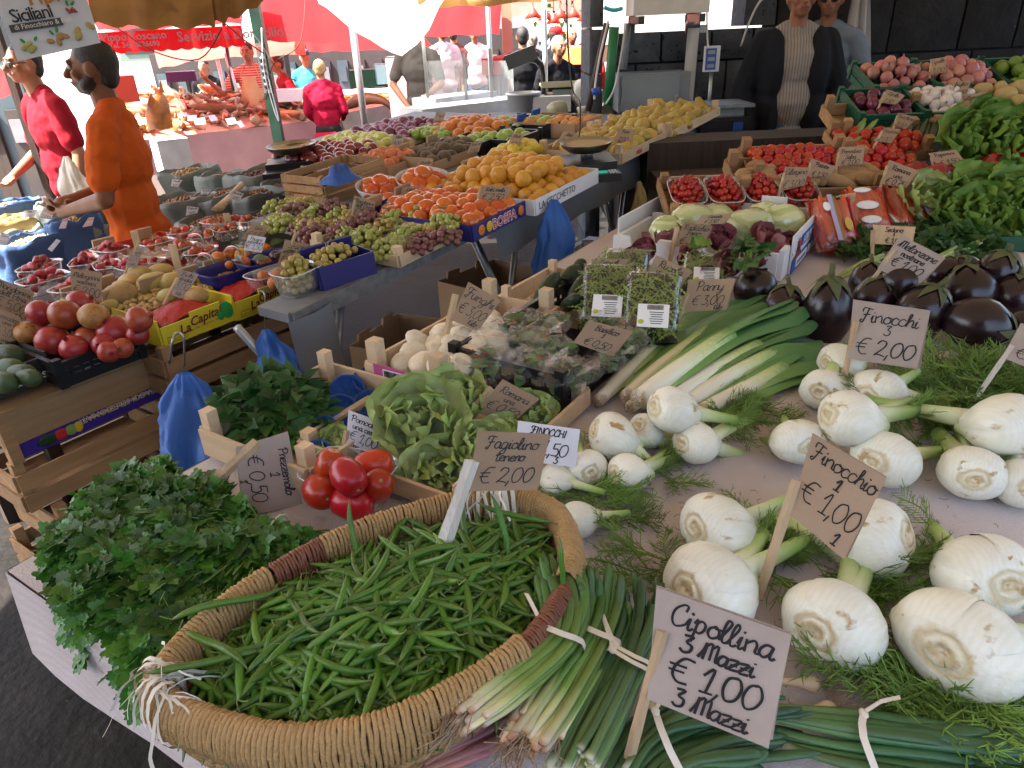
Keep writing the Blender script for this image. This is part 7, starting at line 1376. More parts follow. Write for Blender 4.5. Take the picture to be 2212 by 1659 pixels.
LFM=ovate_mesh(70,.25).mesh('leaf',[m_lf,m_stem])
for i,(x,y,a) in enumerate(((450,560,2.8),(505,560,-.9),(545,560,-.4),(585,530,.9),(500,535,1.2),(520,540,2))): c=at(x,y,1.03); tag(link('citrus_leaf',LFM,None,orient(c,(math.cos(a),math.sin(a),.25),.4,.07)),'dark green citrus leaf on the oranges in the blue tray','leaf','citrus leaves on the oranges')
# ================================================================= DRY GOODS STALL: sacks
m_sack=mat('grey_green_sack',(.17,.19,.175),.75,(.12,.14,.13),5,.45,26,rv=.1); m_sackb=mat('blue_sack',(.06,.14,.33),.6,(.045,.10,.25),5,.4,26,rv=.1); m_sackp=mat('pale_green_sack',(.33,.36,.31),.7,(.25,.28,.24),5,.4,26); m_sacky=mat('tan_sack',(.42,.29,.11),.7,(.36,.24,.08),5,.4,26)
NUT=[mat('beige_nuts',(.46,.30,.13),.7,(.36,.21,.08),20,rv=.2),mat('brown_nuts',(.28,.13,.045),.7,(.2,.085,.03),20,rv=.2),mat('dark_nuts',(.14,.045,.028),.7,(.10,.03,.02),20),mat('pale_nuts',(.55,.42,.22),.7,(.45,.32,.15),20)]
def sack(l,x,y,rx,ry,z,h,mt,nut,seed,yaw=0,nn=150):
 c=at(x,y+6,z); s=depth(c)/FPX; R=rx*s*1.14; t=thing('sack',l,'sack',frame((c.x,c.y,z),E1,N1)@Rz(yaw)); g=random.Random(seed); q=ry
 prof=[(.96,-h),(1.02,-h*.7),(1.03,-h*.4),(1.0,-h*.18),(1.02,-.04),(1.05,.0),(1.06,.03),(1.02,.055),(.95,.055),(.90,.02),(.86,-.03),(.84,-.07)]
 def fs(p,a,u):
  k=1+.15*nz((math.cos(a)*1.1,math.sin(a)*1.1,p.z*4),1.2,seed)+.09*nz((math.cos(a)*3,math.sin(a)*3,p.z*9),1.5,seed+3); sq=1/max(abs(math.cos(a)),abs(math.sin(a)))**.45
  return Vector((p.x*R*k*sq,p.y*R*q*k*sq,p.z+.06*nz((math.cos(a),math.sin(a),seed),1.3)*max(0,u-.15)+.012*nz((math.cos(a)*3,math.sin(a)*3,p.z*5+seed),1.6)))
 b=MB(); b.lathe(prof,48,0,None,fs); obj('sack_cloth',b,mt,t)
 b=MB(); b.grid(14,14,lambda u,v:Vector(((2*u-1)*R*.9*math.sqrt(1-(2*v-1)**2/2),(2*v-1)*R*.9*q*math.sqrt(1-(2*u-1)**2/2),-.01+.05*(1-((2*u-1)**2+(2*v-1)**2)/2))));
 for k in range(nn):
  a=g.uniform(0,6.28); d=g.random()**.5*.84; b.ball((math.cos(a)*d*R,math.sin(a)*d*R*q,-.005+.05*(1-d*d)+.008*g.random()),(.014,.009,.008),6,4,0,Rr(g).to_3x3())
 stuff(obj('contents',b,NUT[nut],t))
for i,q in enumerate((('grey green sack of beige nuts at the back, right of the man in orange',412,376,52,.75,.90,.4,m_sack,0),('grey green sack of brown nuts behind the two long ones',482,388,46,.8,.90,.4,m_sack,1),('large grey green sack of dark raisins with a brown card',572,382,66,.8,.92,.45,m_sack,2),('grey green sack in front, at the elbow of the man in orange',402,440,60,.7,.88,.5,m_sack,1),('long grey green sack with a wooden scoop lying in it',492,428,64,.7,.88,.5,m_sack,1),('folded grey sack with almonds beside the scoop',565,425,62,.75,.88,.5,m_sack,1),('tall grey sack at the right, beside the slatted crate',640,402,56,.8,.90,.5,m_sack,2),
  ('grey green sack standing just behind the red punnets',470,482,70,.65,.80,.45,m_sack,1),('grey green sack behind the back punnets of husk fruits',590,470,70,.6,.82,.45,m_sack,2),('pale green sack of brown nuts left of the man in orange',196,500,58,.55,.80,.3,m_sackp,1),('bright blue sack of pale seeds standing in the front white crate',82,528,72,.5,.80,.25,m_sackb,3),('tan sack of yellow grain behind the blue one',62,478,76,.45,.86,.3,m_sacky,3),('grey sack at the left edge beside the tan one',28,508,50,.6,.82,.3,m_sackp,0),('blue edged sack of nuts behind the pale green one',165,486,46,.5,.86,.3,m_sackb,0),('grey sack of mixed dried fruit by the foot of the wooden pole',150,452,50,.5,.90,.35,m_sack,0),('grey sack of nuts left of the arm of the man in orange',205,463,46,.5,.88,.35,m_sack,0),('dark blue sack at the far left edge behind the tan one',25,452,52,.4,.88,.3,m_sackb,3))): sack(*q,i+1)
b=MB(); a=at(470,452,.95); e=at(523,398,1.0); b.tube([a,a.lerp(e,.55)],[.035,.02],8,0,True,None,.4); b.tube([a.lerp(e,.5),e],[.014,.018],6); tag(obj('scoop',b,m_stick),'pale wooden scoop lying across a grey sack','scoop')
for i,(x,y,x2,y2,l) in enumerate(((48,612,166,584,'front white plastic crate with oval holes holding the blue sack'),(178,588,250,566,'white plastic crate behind, next to the trousers of the man in orange'))):
 p=at(x,y,.62); w=(at(x2,y2,.62)-p).length; pcrate(l,frame(p,at(x2,y2,.62)-p),w,.36,.15,m_whitep,nx=13,rows=3)
slabt('low dark trestle table carrying the sacks',260,560,-.55,2.3,.55,2.9,.47)
# ================================================================= UNDER THE FRUIT STALL
def ubox(l,t,n,z,w,d,h,mt,yaw=0,nm='cardboard_box'):
 p=mid(t,n,z); M=frame(p,E1,N1)@Rz(yaw); return carton(l,M,w,d,h,mt,mt,nm)
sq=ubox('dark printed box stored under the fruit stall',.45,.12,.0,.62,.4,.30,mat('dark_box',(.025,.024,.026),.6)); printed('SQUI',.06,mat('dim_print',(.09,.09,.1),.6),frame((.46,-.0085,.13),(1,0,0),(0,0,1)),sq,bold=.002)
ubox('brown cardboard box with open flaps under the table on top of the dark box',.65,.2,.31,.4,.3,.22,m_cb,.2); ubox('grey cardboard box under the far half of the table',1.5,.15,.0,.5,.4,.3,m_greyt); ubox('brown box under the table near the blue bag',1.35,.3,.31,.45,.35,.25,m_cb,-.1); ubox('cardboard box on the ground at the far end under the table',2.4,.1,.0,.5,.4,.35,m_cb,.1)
for i,(t_,n_,z_) in enumerate(((.05,.05,.28),(.02,.3,.14))):
 p=mid(t_,n_,z_); tt=thing('wicker_basket','dark '+('empty wicker basket leaning under the table end','wicker basket underneath another one')[i],'basket',frame(p,E1,N1)@Rx(.5)); b=MB()
 for k in range(14): r=.17+.006*k; b.tube([(r*1.25*math.cos(a*.2618)+.006*math.sin(a*3+k*3.1),r*math.sin(a*.2618),k*.014+.006*math.sin(a*3+k*3.1)) for a in range(25)],.0075,5)
 obj('weave',b,m_wick,tt); b=MB()
 for a in range(24): q=a*.2618; b.tube([(.17*1.25*math.cos(q),.17*math.sin(q),0),(.25*1.25*math.cos(q),.25*math.sin(q),.2)],.004,4)
 stuff(obj('stakes',b,m_wick,tt))
for i,(t_,n_,w_,l) in enumerate(((.1,.1,.3,'grey board'),(.25,.25,.35,'pale folded board'),(.9,.35,.4,'grey plastic lid'))):
 b=MB(); b.box((0,0,.2),(w_,.012,.4)); tag(obj('folded_board',b,m_greyt,None,frame(mid(t_,n_,.05),E1,N1)@Rx(-.35+.2*i)@Rz(.3*i)),l+' leaning under the fruit stall','board')
b=MB(); b.grid(4,8,lambda u,v:Vector((-.03+.17*u,-.03-.02*math.sin(3*u),.985-.24*v))); tag(obj('sheet_flap',b,m_greyt,None,ft.matrix_basis),'grey sheet corner hanging at the left end of the table rail','tablecloth')
for i,(x,y,d,w,h,l,mt) in enumerate(((1560,300,4.5,.8,.5,'brown timber counter under the black scale by the wall',mat('brown_timber',(.12,.07,.045),.7,(.08,.045,.03),6,.2,20,stretch=(.7,7,7))),)):
 c=atd(x,y,d); t=thing('counter',l,'counter',Tr(c.x+.1,c.y+.25,0)); zt=c.z; b=MB(); b.box((0,0,zt-.02),(w,.5,.04)); obj('top',b,mt,t)
 for k in range(3): b=MB(); b.box((0,-.24,zt-.12-.16*k),(w-.02,.02,.12)); obj('plank',b,mt,t)
 for s in (-1,1): b=MB(); b.box((s*(w/2-.04),0,(zt-.04)/2),(.06,.44,zt-.05)); obj('leg',b,mt,t)
b=MB(); b.grid(20,10,lambda u,v:Vector(((u-.5)*.5,.05*math.sin(u*20),-.62*v+.02*math.sin(u*9)))); tag(obj('plastic_sheet',b,m_bagw if False else m_greyt,None,Tr(atd(1460,385,4.2))),'grey plastic sheet hanging down beside the far end of the fruit stall','tablecloth')
hangbag('rubbish_bag','grey bag slumped in the dark gap between the two stalls',[(1460,470,16,3.4),(1455,500,30,3.4),(1455,540,34,3.4)],m_greyt,seed=9); hangbag('rubbish_bag','dull white crumpled bag on the ground between the stalls',[(1268,520,12,3.0),(1270,540,26,3.0),(1272,570,28,3.0)],m_greyt,seed=10)
b=MB(); b.box((0,0,.1),(.3,.25,.2)); tag(obj('foam_box',b,m_foam,None,frame(at(1285,590,.25),E1,N1)),'white perforated box on the ground between the stalls','box')
# ================================================================= FISH STALLS AND THE LANE BEHIND
m_skin=mat('skin',(.36,.165,.10),.5,(.30,.13,.075),14,.05,60,.22,sss=.06); m_skind=mat('tanned_skin',(.20,.085,.042),.5,(.155,.062,.03),14,.05,60,.18,sss=.04); m_hair=mat('dark_hair',(.012,.009,.008),.6,(.022,.016,.013),60,.6,200); m_hgrey=mat('grey_hair',(.20,.19,.18),.7,(.12,.11,.105),60,.6,200); m_hblond=mat('fair_hair',(.42,.25,.11),.6,(.34,.19,.075),50,.6,160); m_eye=mat('eye_dark',(.01,.008,.008),.15); m_lip=mat('lips',(.22,.075,.06),.5); m_eyew=mat('eye_white',(.55,.52,.48),.3)
def cloth(n,c,c2=None,**k): return mat(n,c,.88,c2 or tuple(v*.78 for v in c),5,.3,22,.15,**k)
def remesh(o,v,sm=2):
 r=o.modifiers.new('skin_surface','REMESH'); r.mode='VOXEL'; r.voxel_size=v; r.use_smooth_shade=True
 s=o.modifiers.new('soften','SMOOTH'); s.factor=.5; s.iterations=sm; return o
def folds(o,n,s,q):
 dm=o.modifiers.new(n,'DISPLACE'); tx=bpy.data.textures.get(n) or bpy.data.textures.new(n,'CLOUDS'); tx.noise_scale=s; dm.texture=tx; dm.strength=q; dm.mid_level=.5
def person(label,p,yaw,H=1.72,shirt=None,trous=None,hair=m_hair,skin=m_skin,arms=None,sleeve='short',v=.012,beard=None,cap=None,lean=0,legs=True,fat=1.0,turn=0,hang=.0,open_shirt=None,apron=None,bald=False,glasses=False,coat=.92,cut=None):
 """arms: ((elbow),(wrist)) for -x and +x side in local metres at height 1.72; facing local +y"""
 k=H/1.72; t=thing('person',label,'person',Tr(p)@Rz(yaw)@Sc(k)); SH=[(-.185,0,1.40),(.185,0,1.40)]
 arms=arms or (((-.25,-.02,1.13),(-.25,.08,.89)),((.25,-.02,1.13),(.25,.08,.89)))
 lz=lambda q: Vector((q[0],q[1]+lean*max(0,q[2]-.95),q[2]))
 HM=Tr(lz((0,.015,1.60)))@Rz(turn)@Rx(-.25*lean if lean else 0)
 def hp(x,y,z): return HM@Vector((x,y,z-1.60))
 b=MB(); b.cap(lz((0,-.01,1.40)),hp(0,-.01,1.56),.058,.054); R3=HM.to_3x3()
 b.ball(hp(0,-.012,1.655),(.075,.093,.098),14,10,0,R3); b.ball(hp(0,.026,1.60),(.058,.066,.066),12,8,0,R3); b.ball(hp(0,.062,1.563),(.026,.026,.024),8,6,0,R3)
 b.cap(hp(0,.086,1.655),hp(0,.108,1.618),.010,.0165); b.cap(hp(-.034,.078,1.668),hp(.034,.078,1.668),.0135,.0135); b.cap(hp(-.018,.084,1.585),hp(.018,.084,1.585),.013,.013)
 for s in (-1,1): b.ball(hp(.077*s,-.005,1.635),(.011,.024,.034),8,6,0,R3); b.ball(hp(.042*s,.062,1.622),(.024,.022,.022),8,6,0,R3)
 b.ball(lz((0,0,1.22)),(.14,.085,.22)); b.ball((0,0,.98),(.14,.09,.16))
 for i,s in enumerate((-1,1)):
  e,w=[Vector(q) for q in arms[i]]; sh=lz(SH[i]); e=lz(e); w=lz(w); b.cap(sh,e,.046,.039); b.cap(e,w,.040,.027); d=(w-e).normalized(); pm=w+d*.045
  sd_=d.cross(Vector((0,0,1))); sd_=sd_.normalized() if sd_.length>.1 else Vector((0,1,0)); nn=d.cross(sd_)
  b.cap(w,pm,.027,.030); b.ball(pm+d*.012,(.03,.03,.03))
  for f in range(4):
   o=pm+d*.025+sd_*(f-1.5)*.0195; m_=o+d*.032*(1.1-.12*abs(f-1.3))-nn*.010; b.cap(o,m_,.0095,.009); b.cap(m_,m_+(d*.35-nn*.9).normalized()*.03*(1.1-.12*abs(f-1.3)),.009,.0078)
  o=w+d*.02-sd_*s*.026; b.cap(o,o+(d*.7-sd_*s*.6-nn*.3).normalized()*.045,.0115,.0095)
 if legs:
  for s in (-1,1): b.cap((.09*s,0,.9),(.10*s,.01,.5),.06,.045); b.cap((.10*s,.01,.5),(.10*s,-.01,.08),.045,.034)
 remesh(obj('body',b,skin,t),v*.8 if v<.011 else v)
 b=MB(); b.ball(lz((0,0,1.27)),(.182*fat,.118*fat,.20)); b.ball(lz((0,.012,1.06)),(.165*fat,.118*fat,.20)); b.cap(lz((-.165,0,1.405)),lz((.165,0,1.405)),.062,.062); b.cap(lz((0,-.015,1.40)),lz((0,-.01,1.485)),.085,.062); [b.cap(lz((.05*s,-.015,1.475)),lz((.155*s,0,1.42)),.052,.060) for s in (-1,1)]; b.ball((0,.0,coat),(.186*fat,.134*fat,.12))
 for i in range(2):
  e,w=[lz(q) for q in arms[i]]; sh=lz(SH[i])
  if sleeve=='short': b.cap(sh,sh.lerp(e,.72),.066,.064)
  else: b.cap(sh,e,.064,.058); b.cap(e,e.lerp(w,.96),.058,.042)
 so=remesh(obj('shirt',b,shirt,t),v*1.05,3); [folds(so,n_,s_,q_) for n_,s_,q_ in (('fold',.20,.030),('wrinkle',.055,.014))]
 if trous:
  b=MB(); b.ball((0,0,.90),(.150*fat,.105*fat,.10))
  for s in (-1,1): b.cap((.085*s,0,.9),(.098*s,.012,.5),.088,.066); b.cap((.098*s,.012,.5),(.10*s,-.005,.09),.066,.055)
  remesh(obj('trousers',b,trous,t),v*1.2)
  for s in (-1,1): b=MB(); b.ball((.10*s,.05,.04),(.045,.12,.045)); obj('shoe',b,m_blk,t)
 if hair and not bald:
  b=MB(); b.ball(hp(0,-.020,1.668),(.0785,.093,.0905),16,10,0,R3); b.ball(hp(0,-.050,1.625),(.068,.052,.075),12,8,0,R3); remesh(obj('hair',b,hair,t),max(.009,v*.8),1)
 if beard: b=MB(); b.ball(hp(0,.024,1.584),(.0592,.0665,.054),14,9,0,R3); b.cap(hp(-.066,.0,1.62),hp(-.05,.04,1.575),.016,.022); b.cap(hp(.066,.0,1.62),hp(.05,.04,1.575),.016,.022); remesh(obj('beard',b,beard,t),max(.009,v*.8),1)
 for s in (-1,1):
  b=MB(); b.ball(hp(.031*s,.082,1.648),(.0125,.008,.0085),8,6); eo=obj('eye',b,m_eyew,t); b=MB(); b.ball(hp(.031*s,.0885,1.648),(.006,.003,.006),8,5); obj('pupil',b,m_eye,eo)
  b=MB(); b.cap(hp(.016*s,.092,1.672),hp(.048*s,.080,1.670),.0045,.003,6); obj('eyebrow',b,hair if hair else m_hair,t)
 b=MB(); b.cap(hp(-.02,.094,1.590),hp(.02,.094,1.590),.0042,.0042,6); obj('mouth',b,m_lip,t)
 if cap: b=MB(); b.ball(hp(0,-.01,1.70),(.087,.102,.07),16,8,0,R3); b.ball(hp(0,.10,1.685),(.07,.07,.010),12,6,0,R3); obj('cap',b,cap,t)
 if glasses:
  b=MB(); b.cap(hp(-.06,.088,1.65),hp(.06,.088,1.65),.004,.004,6)
  for s in (-1,1): b.ball(hp(.032*s,.094,1.642),(.026,.005,.019),10,6,0,R3); b.cap(hp(.06*s,.088,1.65),hp(.08*s,0,1.645),.003,.003,5)
  obj('sunglasses',b,m_blk,t)
 if apron: b=MB(); b.grid(8,10,lambda u,v_:lz(((u-.5)*(.26+.12*min(1,v_*2)),.135*fat+.0-.09*(2*u-1)**2,1.36-.75*v_))); o=obj('apron',b,apron,t); b=MB(); [b.tube([lz((.12*s,.125,1.36)),lz((.07*s,.03,1.49))],.006,5) for s in (-1,1)]; obj('strap',b,apron,o)
 return t
def stand(x,ytop,zc_,H,dz=0):
 """ground position of someone whose head top shows at photo point (x,ytop) at depth zc_"""
 p=atd(x,ytop,zc_); return Vector((p.x,p.y,p.z-H))
m_orange=cloth('orange_cotton',(.52,.092,.010),(.44,.07,.008)); m_crim=cloth('crimson_cotton',(.30,.010,.022),(.24,.008,.018)); m_coat=cloth('cherry_coat',(.34,.006,.032),(.27,.005,.025)); m_jean=cloth('blue_denim',(.08,.13,.24)); m_jeanl=cloth('pale_denim',(.22,.24,.32)); m_dkt=cloth('dark_trousers',(.022,.018,.018)); m_oli=cloth('grey_brown_trousers',(.055,.045,.035)); m_jack=mat('black_jacket',(.009,.010,.015),.85,(.014,.015,.02),5,.3,22,.2); m_plaid=mat('checked_shirt',(.36,.31,.27),.85,(.30,.26,.23),6,.2,30,wave=((.17,.15,.14),18,.75,'X',.0)); m_blues=cloth('grey_blue_shirt',(.20,.25,.32)); m_vest=cloth('khaki_vest',(.16,.12,.08)); m_gsh=cloth('grey_shirt',(.10,.088,.08)); m_wsh=cloth('white_shirt',(.66,.64,.66)); m_apr2=cloth('cream_apron',(.62,.45,.24)); m_strp=mat('striped_red_shirt',(.44,.05,.03),.85,(.38,.04,.025),5,.2,22,wave=((.62,.40,.3),11,.9,'Z',0)); m_teal=cloth('teal_shirt',(.05,.35,.42)); m_blk2=cloth('black_cotton',(.013,.012,.014)); m_redc=cloth('red_cap',(.5,.02,.02)); m_redv=cloth('red_vest',(.45,.03,.03))
R90=math.pi/2
person('bearded man in an orange T-shirt standing in profile behind the fruit',stand(196,103,3.02,1.74),R90+.25,1.74,m_orange,m_oli,m_hair,m_skind,(((-.27,.05,1.13),(-.05,.27,1.06)),((.27,.02,1.13),(.06,.27,1.09))),v=.0085,beard=m_hair,fat=1.05)
t=person('man in a crimson polo shirt and jeans carrying a white bag',stand(72,104,4.2,1.74),R90+.9,1.74,m_crim,m_jeanl,m_hair,m_skin,(((-.28,.02,1.13),(-.30,.12,.90)),((.28,.04,1.12),(.22,.26,1.0))),v=.010,glasses=True,lean=.10,fat=1.08)
hangbag('carrier_bag','creamy white carrier bag in the hand of the man in the crimson polo',[(142,338,6,3.7),(150,365,20,3.7),(165,410,34,3.7),(172,440,40,3.7),(172,452,36,3.7)],m_bagw,seed=12)
person('fair haired woman in a cherry red coat seen from behind',stand(688,134,8.2,1.58),.15,1.58,m_coat,m_dkt,m_hblond,m_skin,(((-.24,-.02,1.13),(-.2,.2,1.02)),((.24,-.02,1.13),(.2,.2,1.02))),'long',v=.014,fat=1.12,coat=.80)
person('smiling fishmonger with a cream apron over a striped red shirt, one arm raised',stand(531,98,8.9,1.74),math.pi+.05,1.74,m_strp,m_jean,m_hair,m_skin,(((-.25,.0,1.13),(-.2,.2,.98)),((.36,.14,1.18),(.48,.30,1.36))),v=.013,apron=m_apr2)
person('dark haired man in a red shirt bending over the fish boxes',stand(622,124,9.8,1.7),R90+.6,1.7,m_crim,m_dkt,m_hair,m_skin,v=.016,lean=.25)
person('person in a bright teal top and blue cap behind the red shirted man',stand(656,112,11,1.7),math.pi,1.7,m_teal,m_dkt,m_hair,m_skin,v=.02,cap=m_jean)
person('man in a grey T-shirt with hands behind his back holding a carrier bag',stand(893,48,7.4,1.76),-.3,1.76,m_gsh,m_dkt,m_hair,m_skin,(((-.28,-.06,1.13),(-.07,-.20,.93)),((.28,-.06,1.13),(.05,-.20,.95))),v=.013)
hangbag('carrier_bag','pinkish white carrier bag held behind the back of the man in grey',[(915,205,5,7.3),(917,222,12,7.3),(918,248,16,7.3),(917,262,14,7.3)],m_bagw,seed=13)
person('vendor in a black jacket and checked shirt standing by the stone wall',stand(1735,-38,4.35,1.80),math.pi-.12,1.80,m_plaid,m_jean,m_hgrey,m_skin,(((-.29,.0,1.13),(-.25,.06,.90)),((.29,.02,1.13),(.27,.12,.90))),'short',v=.010,fat=1.08,coat=.84); VP_=bpy.data.objects[[o.name for o in bpy.data.objects if o.get('label','').startswith('vendor in a black')][0]]
b=MB()
for s in (-1,1):
 b.ball((.135*s,.0,1.24),(.095,.150,.25)); b.ball((.135*s,.0,.98),(.095,.150,.22)); b.ball((.12*s,-.04,1.40),(.10,.10,.09)); b.cap((.19*s,0,1.40),(.29*s,.01,1.13),.080,.072); b.cap((.29*s,.01,1.13),(.26*s,.09,.92),.070,.054)
b.ball((0,-.07,1.22),(.19,.09,.28)); b.ball((0,-.06,1.0),(.19,.10,.24)); remesh(obj('jacket',b,m_jack,VP_),.011)
b=MB(); b.tube([(.295+.035*math.cos(a*.6283) if False else -.25+.034*math.cos(a*.6283),.07+.03*math.sin(a*.6283),.925) for a in range(11)],.008,6); obj('watch',b,m_steel,VP_)
person('man behind the vendor with a khaki waistcoat and grey blue sleeves',stand(1800,-30,4.75,1.74),math.pi-.5,1.74,m_blues,m_dkt,m_hgrey,m_skin,(((-.31,.0,1.12),(-.14,.16,1.0)),((.3,.0,1.12),(.25,.1,.92))),'long',v=.012,glasses=True)
person('man in a black top with pale shoulder stripes, seen from behind',stand(1128,64,8.4,1.74),.1,1.74,m_blk2,m_dkt,m_hair,m_skin,sleeve='long',v=.016)
person('grey haired man in a dark waistcoat bending behind the glass',stand(1192,84,7.6,1.66),math.pi+.5,1.66,m_blk2,m_dkt,m_hgrey,m_skin,sleeve='long',v=.016,lean=.2)
person('man in a red baseball cap and black top',stand(1200,64,9.2,1.74),-.8,1.74,m_blk2,m_dkt,m_hair,m_skin,sleeve='long',v=.018,cap=m_redc)
person('man in a dark shirt with an orange stripe under the hanging lamps',stand(1234,64,9.8,1.7),math.pi+.3,1.7,m_blk2,m_dkt,None,m_skin,v=.02,bald=True)
person('dark haired person in a red waistcoat near the stone pillar',stand(1268,56,9.8,1.72),-.6,1.72,m_redv,m_dkt,m_hair,m_skind,v=.02,sleeve='long')
person('small distant man with grey hair between the two men in black',stand(1152,78,12,1.7),.2,1.7,m_gsh,m_dkt,m_hgrey,m_skin,v=.022)
person('man in a white football shirt walking away down the lane',stand(954,58,10.5,1.74),.3,1.74,m_wsh,m_wsh,m_hair,m_skin,v=.018); person('man in a dark checked shirt beside the white football shirt',stand(978,62,11,1.74),0,1.74,mat('dark_check',(.16,.03,.03),.9,(.05,.02,.02),14),m_dkt,m_hair,m_skin,v=.02)
person('youth in a white and blue T-shirt at the far meat stall',stand(1024,62,11,1.66),math.pi,1.66,m_wsh,m_jean,m_hair,m_skin,v=.02); person('dark clothed man in the shade beneath the salmon awning',stand(438,132,11,1.74),math.pi,1.74,m_blk2,m_dkt,m_hair,m_skin,v=.02)
# ---- counters with fish
m_pinkcl=mat('pink_plastic_cover',(.50,.27,.26),.6,(.42,.22,.22),4,.3,14); m_marble=mat('grey_marble',(.30,.27,.25),.4,(.20,.18,.17),5,.05,20); m_ice=mat('warm_lit_fish_bed',(.58,.36,.24),.5,(.48,.22,.12),10,.6,30); FISHC=[mat('warm_lit_silver_fish',(.46,.32,.19),.3,(.26,.17,.10),10,0,20,.6,rv=.25),mat('red_fish',(.58,.20,.06),.35,(.44,.10,.03),8,rv=.25),mat('brown_fish',(.16,.085,.045),.3,(.28,.14,.06),6,.3,30,rv=.3)]  # fish and bed colours include the warm light under the red awnings
def counter(l,a,c,dep,z,mt,top,tilt=.1,gzz=-.28):
 a=at(*a,z); c=at(*c,z); M=frame(a,c-a); w=(c-a).length; t=thing('fish_counter',l,'counter',M)
 b=MB(); b.grid(24,6,lambda u,v:Vector((w*u,-.01-.03*v-.015*math.sin(u*40)*v,-(z-gzz)*.86*v))); obj('front_cover',b,mt,t)
 b=MB(); b.grid(24,14,lambda u,v:Vector((w*u,dep*v,tilt*dep*v+.02*nz((u*9,v*5,1),1)))); obj('counter_top',b,top,t)
 b=MB(); b.box((w/2,dep/2,-(z-gzz)/2-.03),(w-.04,dep-.04,z-gzz-.08)); obj('cabinet',b,mt,t); return M,w
FM,fw=counter('long fish counter with a pink plastic cover, heaped with fish',(300,303),(700,258),1.7,.78,m_pinkcl,m_ice,.16)
GM,gw=counter('grey marble fish counter to the right of the woman in red',(735,246),(862,221),1.2,.78,m_marble,m_ice,.08); counter('far counter under the second red awning',(735,205),(1000,190),1.0,.75,m_pinkcl,m_pinkcl,.05)
def fish_mesh(mt,fat):
 b=MB(); b.lathe([(.01,-1),(.10,-.9),(.20*fat,-.5),(.24*fat,-.1),(.19*fat,.35),(.08,.78),(.05,.9)],12,0,None,lambda p,a,u:Vector((p.x*.6,p.y,p.z))); b.add([(0,-.02,.85),(0,.02,.85),(0,.24,1.15),(0,0,1.02),(0,-.24,1.15)],[(0,1,2,3),(0,3,4)]); b.add([(0,.2*fat,-.3),(0,.36*fat,0),(0,.15*fat,.3)],[(0,1,2)]); b.ball((.0,.05,-.78),(.09,.03,.03),6,5,1); return b.mesh('fish',[mt,m_eye])
FSH=[fish_mesh(m,f) for m in FISHC for f in (.8,1.15)]; g=random.Random(6); Ms=[]
for k in range(150):
 u,v=g.random(),g.random(); s=g.uniform(.10,.20) if g.random()<.8 else g.uniform(.25,.4)
 Ms.append(FM@Tr(fw*u,.08+1.55*v,.16*(.08+1.55*v)+.04+.03*g.random()+(.12*max(0,v-.4)))@Rz(g.uniform(-.8,.8)+(3.1 if g.random()<.3 else 0))@Rx(R90+g.gauss(0,.15))@Ry(g.gauss(0,.3))@Sc(s))
g.shuffle(Ms); scatter('fish','fish lying in the heap on the long pink covered counter','fish','fish on the long counter',FSH,Ms)
scatter('fish','reddish fish on the grey marble counter','fish','fish on the marble counter',[FSH[2],FSH[3]],[GM@Tr(gw*g.random(),.1+.9*g.random(),.1)@Rz(g.uniform(-1,1))@Rx(R90)@Sc(g.uniform(.1,.18)) for k in range(30)])
c=atd(341,236,7.7); b=MB(); b.lathe([(.20,-.32),(.21,-.1),(.17,.12),(.11,.26),(.04,.33),(.001,.34)],18,0,None,lambda p,a,u:p*(1+.14*nz(p*6,1,3))+Vector((.04*math.sin(p.z*7),0,0))); b.add([(.1,0,.3),(.16,.02,.48),(.2,0,.25)],[(0,1,2)]); tag(obj('tuna_head',b,mat('golden_brown_fish',(.42,.14,.015),.35,(.18,.06,.015),7,.5,30),None,Tr(c)@Sc(.62)),'big golden brown fish head standing upright on the fish counter','fish')
c=at(760,232,.86); b=MB(); b.tube(catmull([(-.1,0,.0),(.15,0,.10),(.45,0,.06),(.6,.1,-.15)],4),[.03,.05,.07,.08,.08,.08,.07,.06,.05,.04,.03,.02,.01],8); tag(obj('swordfish_tail',b,FISHC[2],None,Tr(c)),'dark forked fish tail hanging over the marble counter','fish')
for i,(x,y,w_,h_,dd,l,mt) in enumerate(((628,205,.42,.14,9.0,'cream foam boxes of fish behind the green post',m_foam),(800,168,.55,.22,9.6,'green white crate by the far steel post',m_greenp),(852,158,.5,.25,9.4,'pale turquoise plastic tub near the man in grey',mat('turquoise_tub',(.25,.55,.60),.4)),(392,165,.35,.12,9.0,'dark purple weighing scale on the fish counter',mat('purple_scale',(.06,.02,.10),.4)),(268,192,.24,.26,7.4,'red and pink tub at the left end of the fish counter',m_redbox),(372,335,.26,.30,6.3,'dirty white bin under the fish counter',m_whitep),(1010,235,1.3,.12,6.6,'white steel counter top behind the glass',m_white),(985,215,.9,.1,7.2,'low white tray behind the glass pane',m_foam),(1270,118,.7,.2,9.0,'orange heap of seafood near the stone pillar',FISHC[1]),(1100,140,.9,.2,9.4,'pinkish meat on the far counter',m_pink),(900,190,.9,.8,9.3,'grey lilac draped table behind the man in grey',m_pinkcl))):
 p=atd(x,y,dd); b=MB(); b.grid(10,8,lambda u,v:Vector(((u-.5)*w_,(v-.5)*.35,h_*.5+.25*h_*nz((u*4,v*4,i),1.5) if i in(8,9) else h_*.5))); b.box((0,0,0),(w_,.35,h_*.96)); tag(obj('crate' if i!=3 else 'weighing_scale',b,mt,None,Tr(p)@Rz(.12*i)),l,('box' if i!=3 else 'scale'))
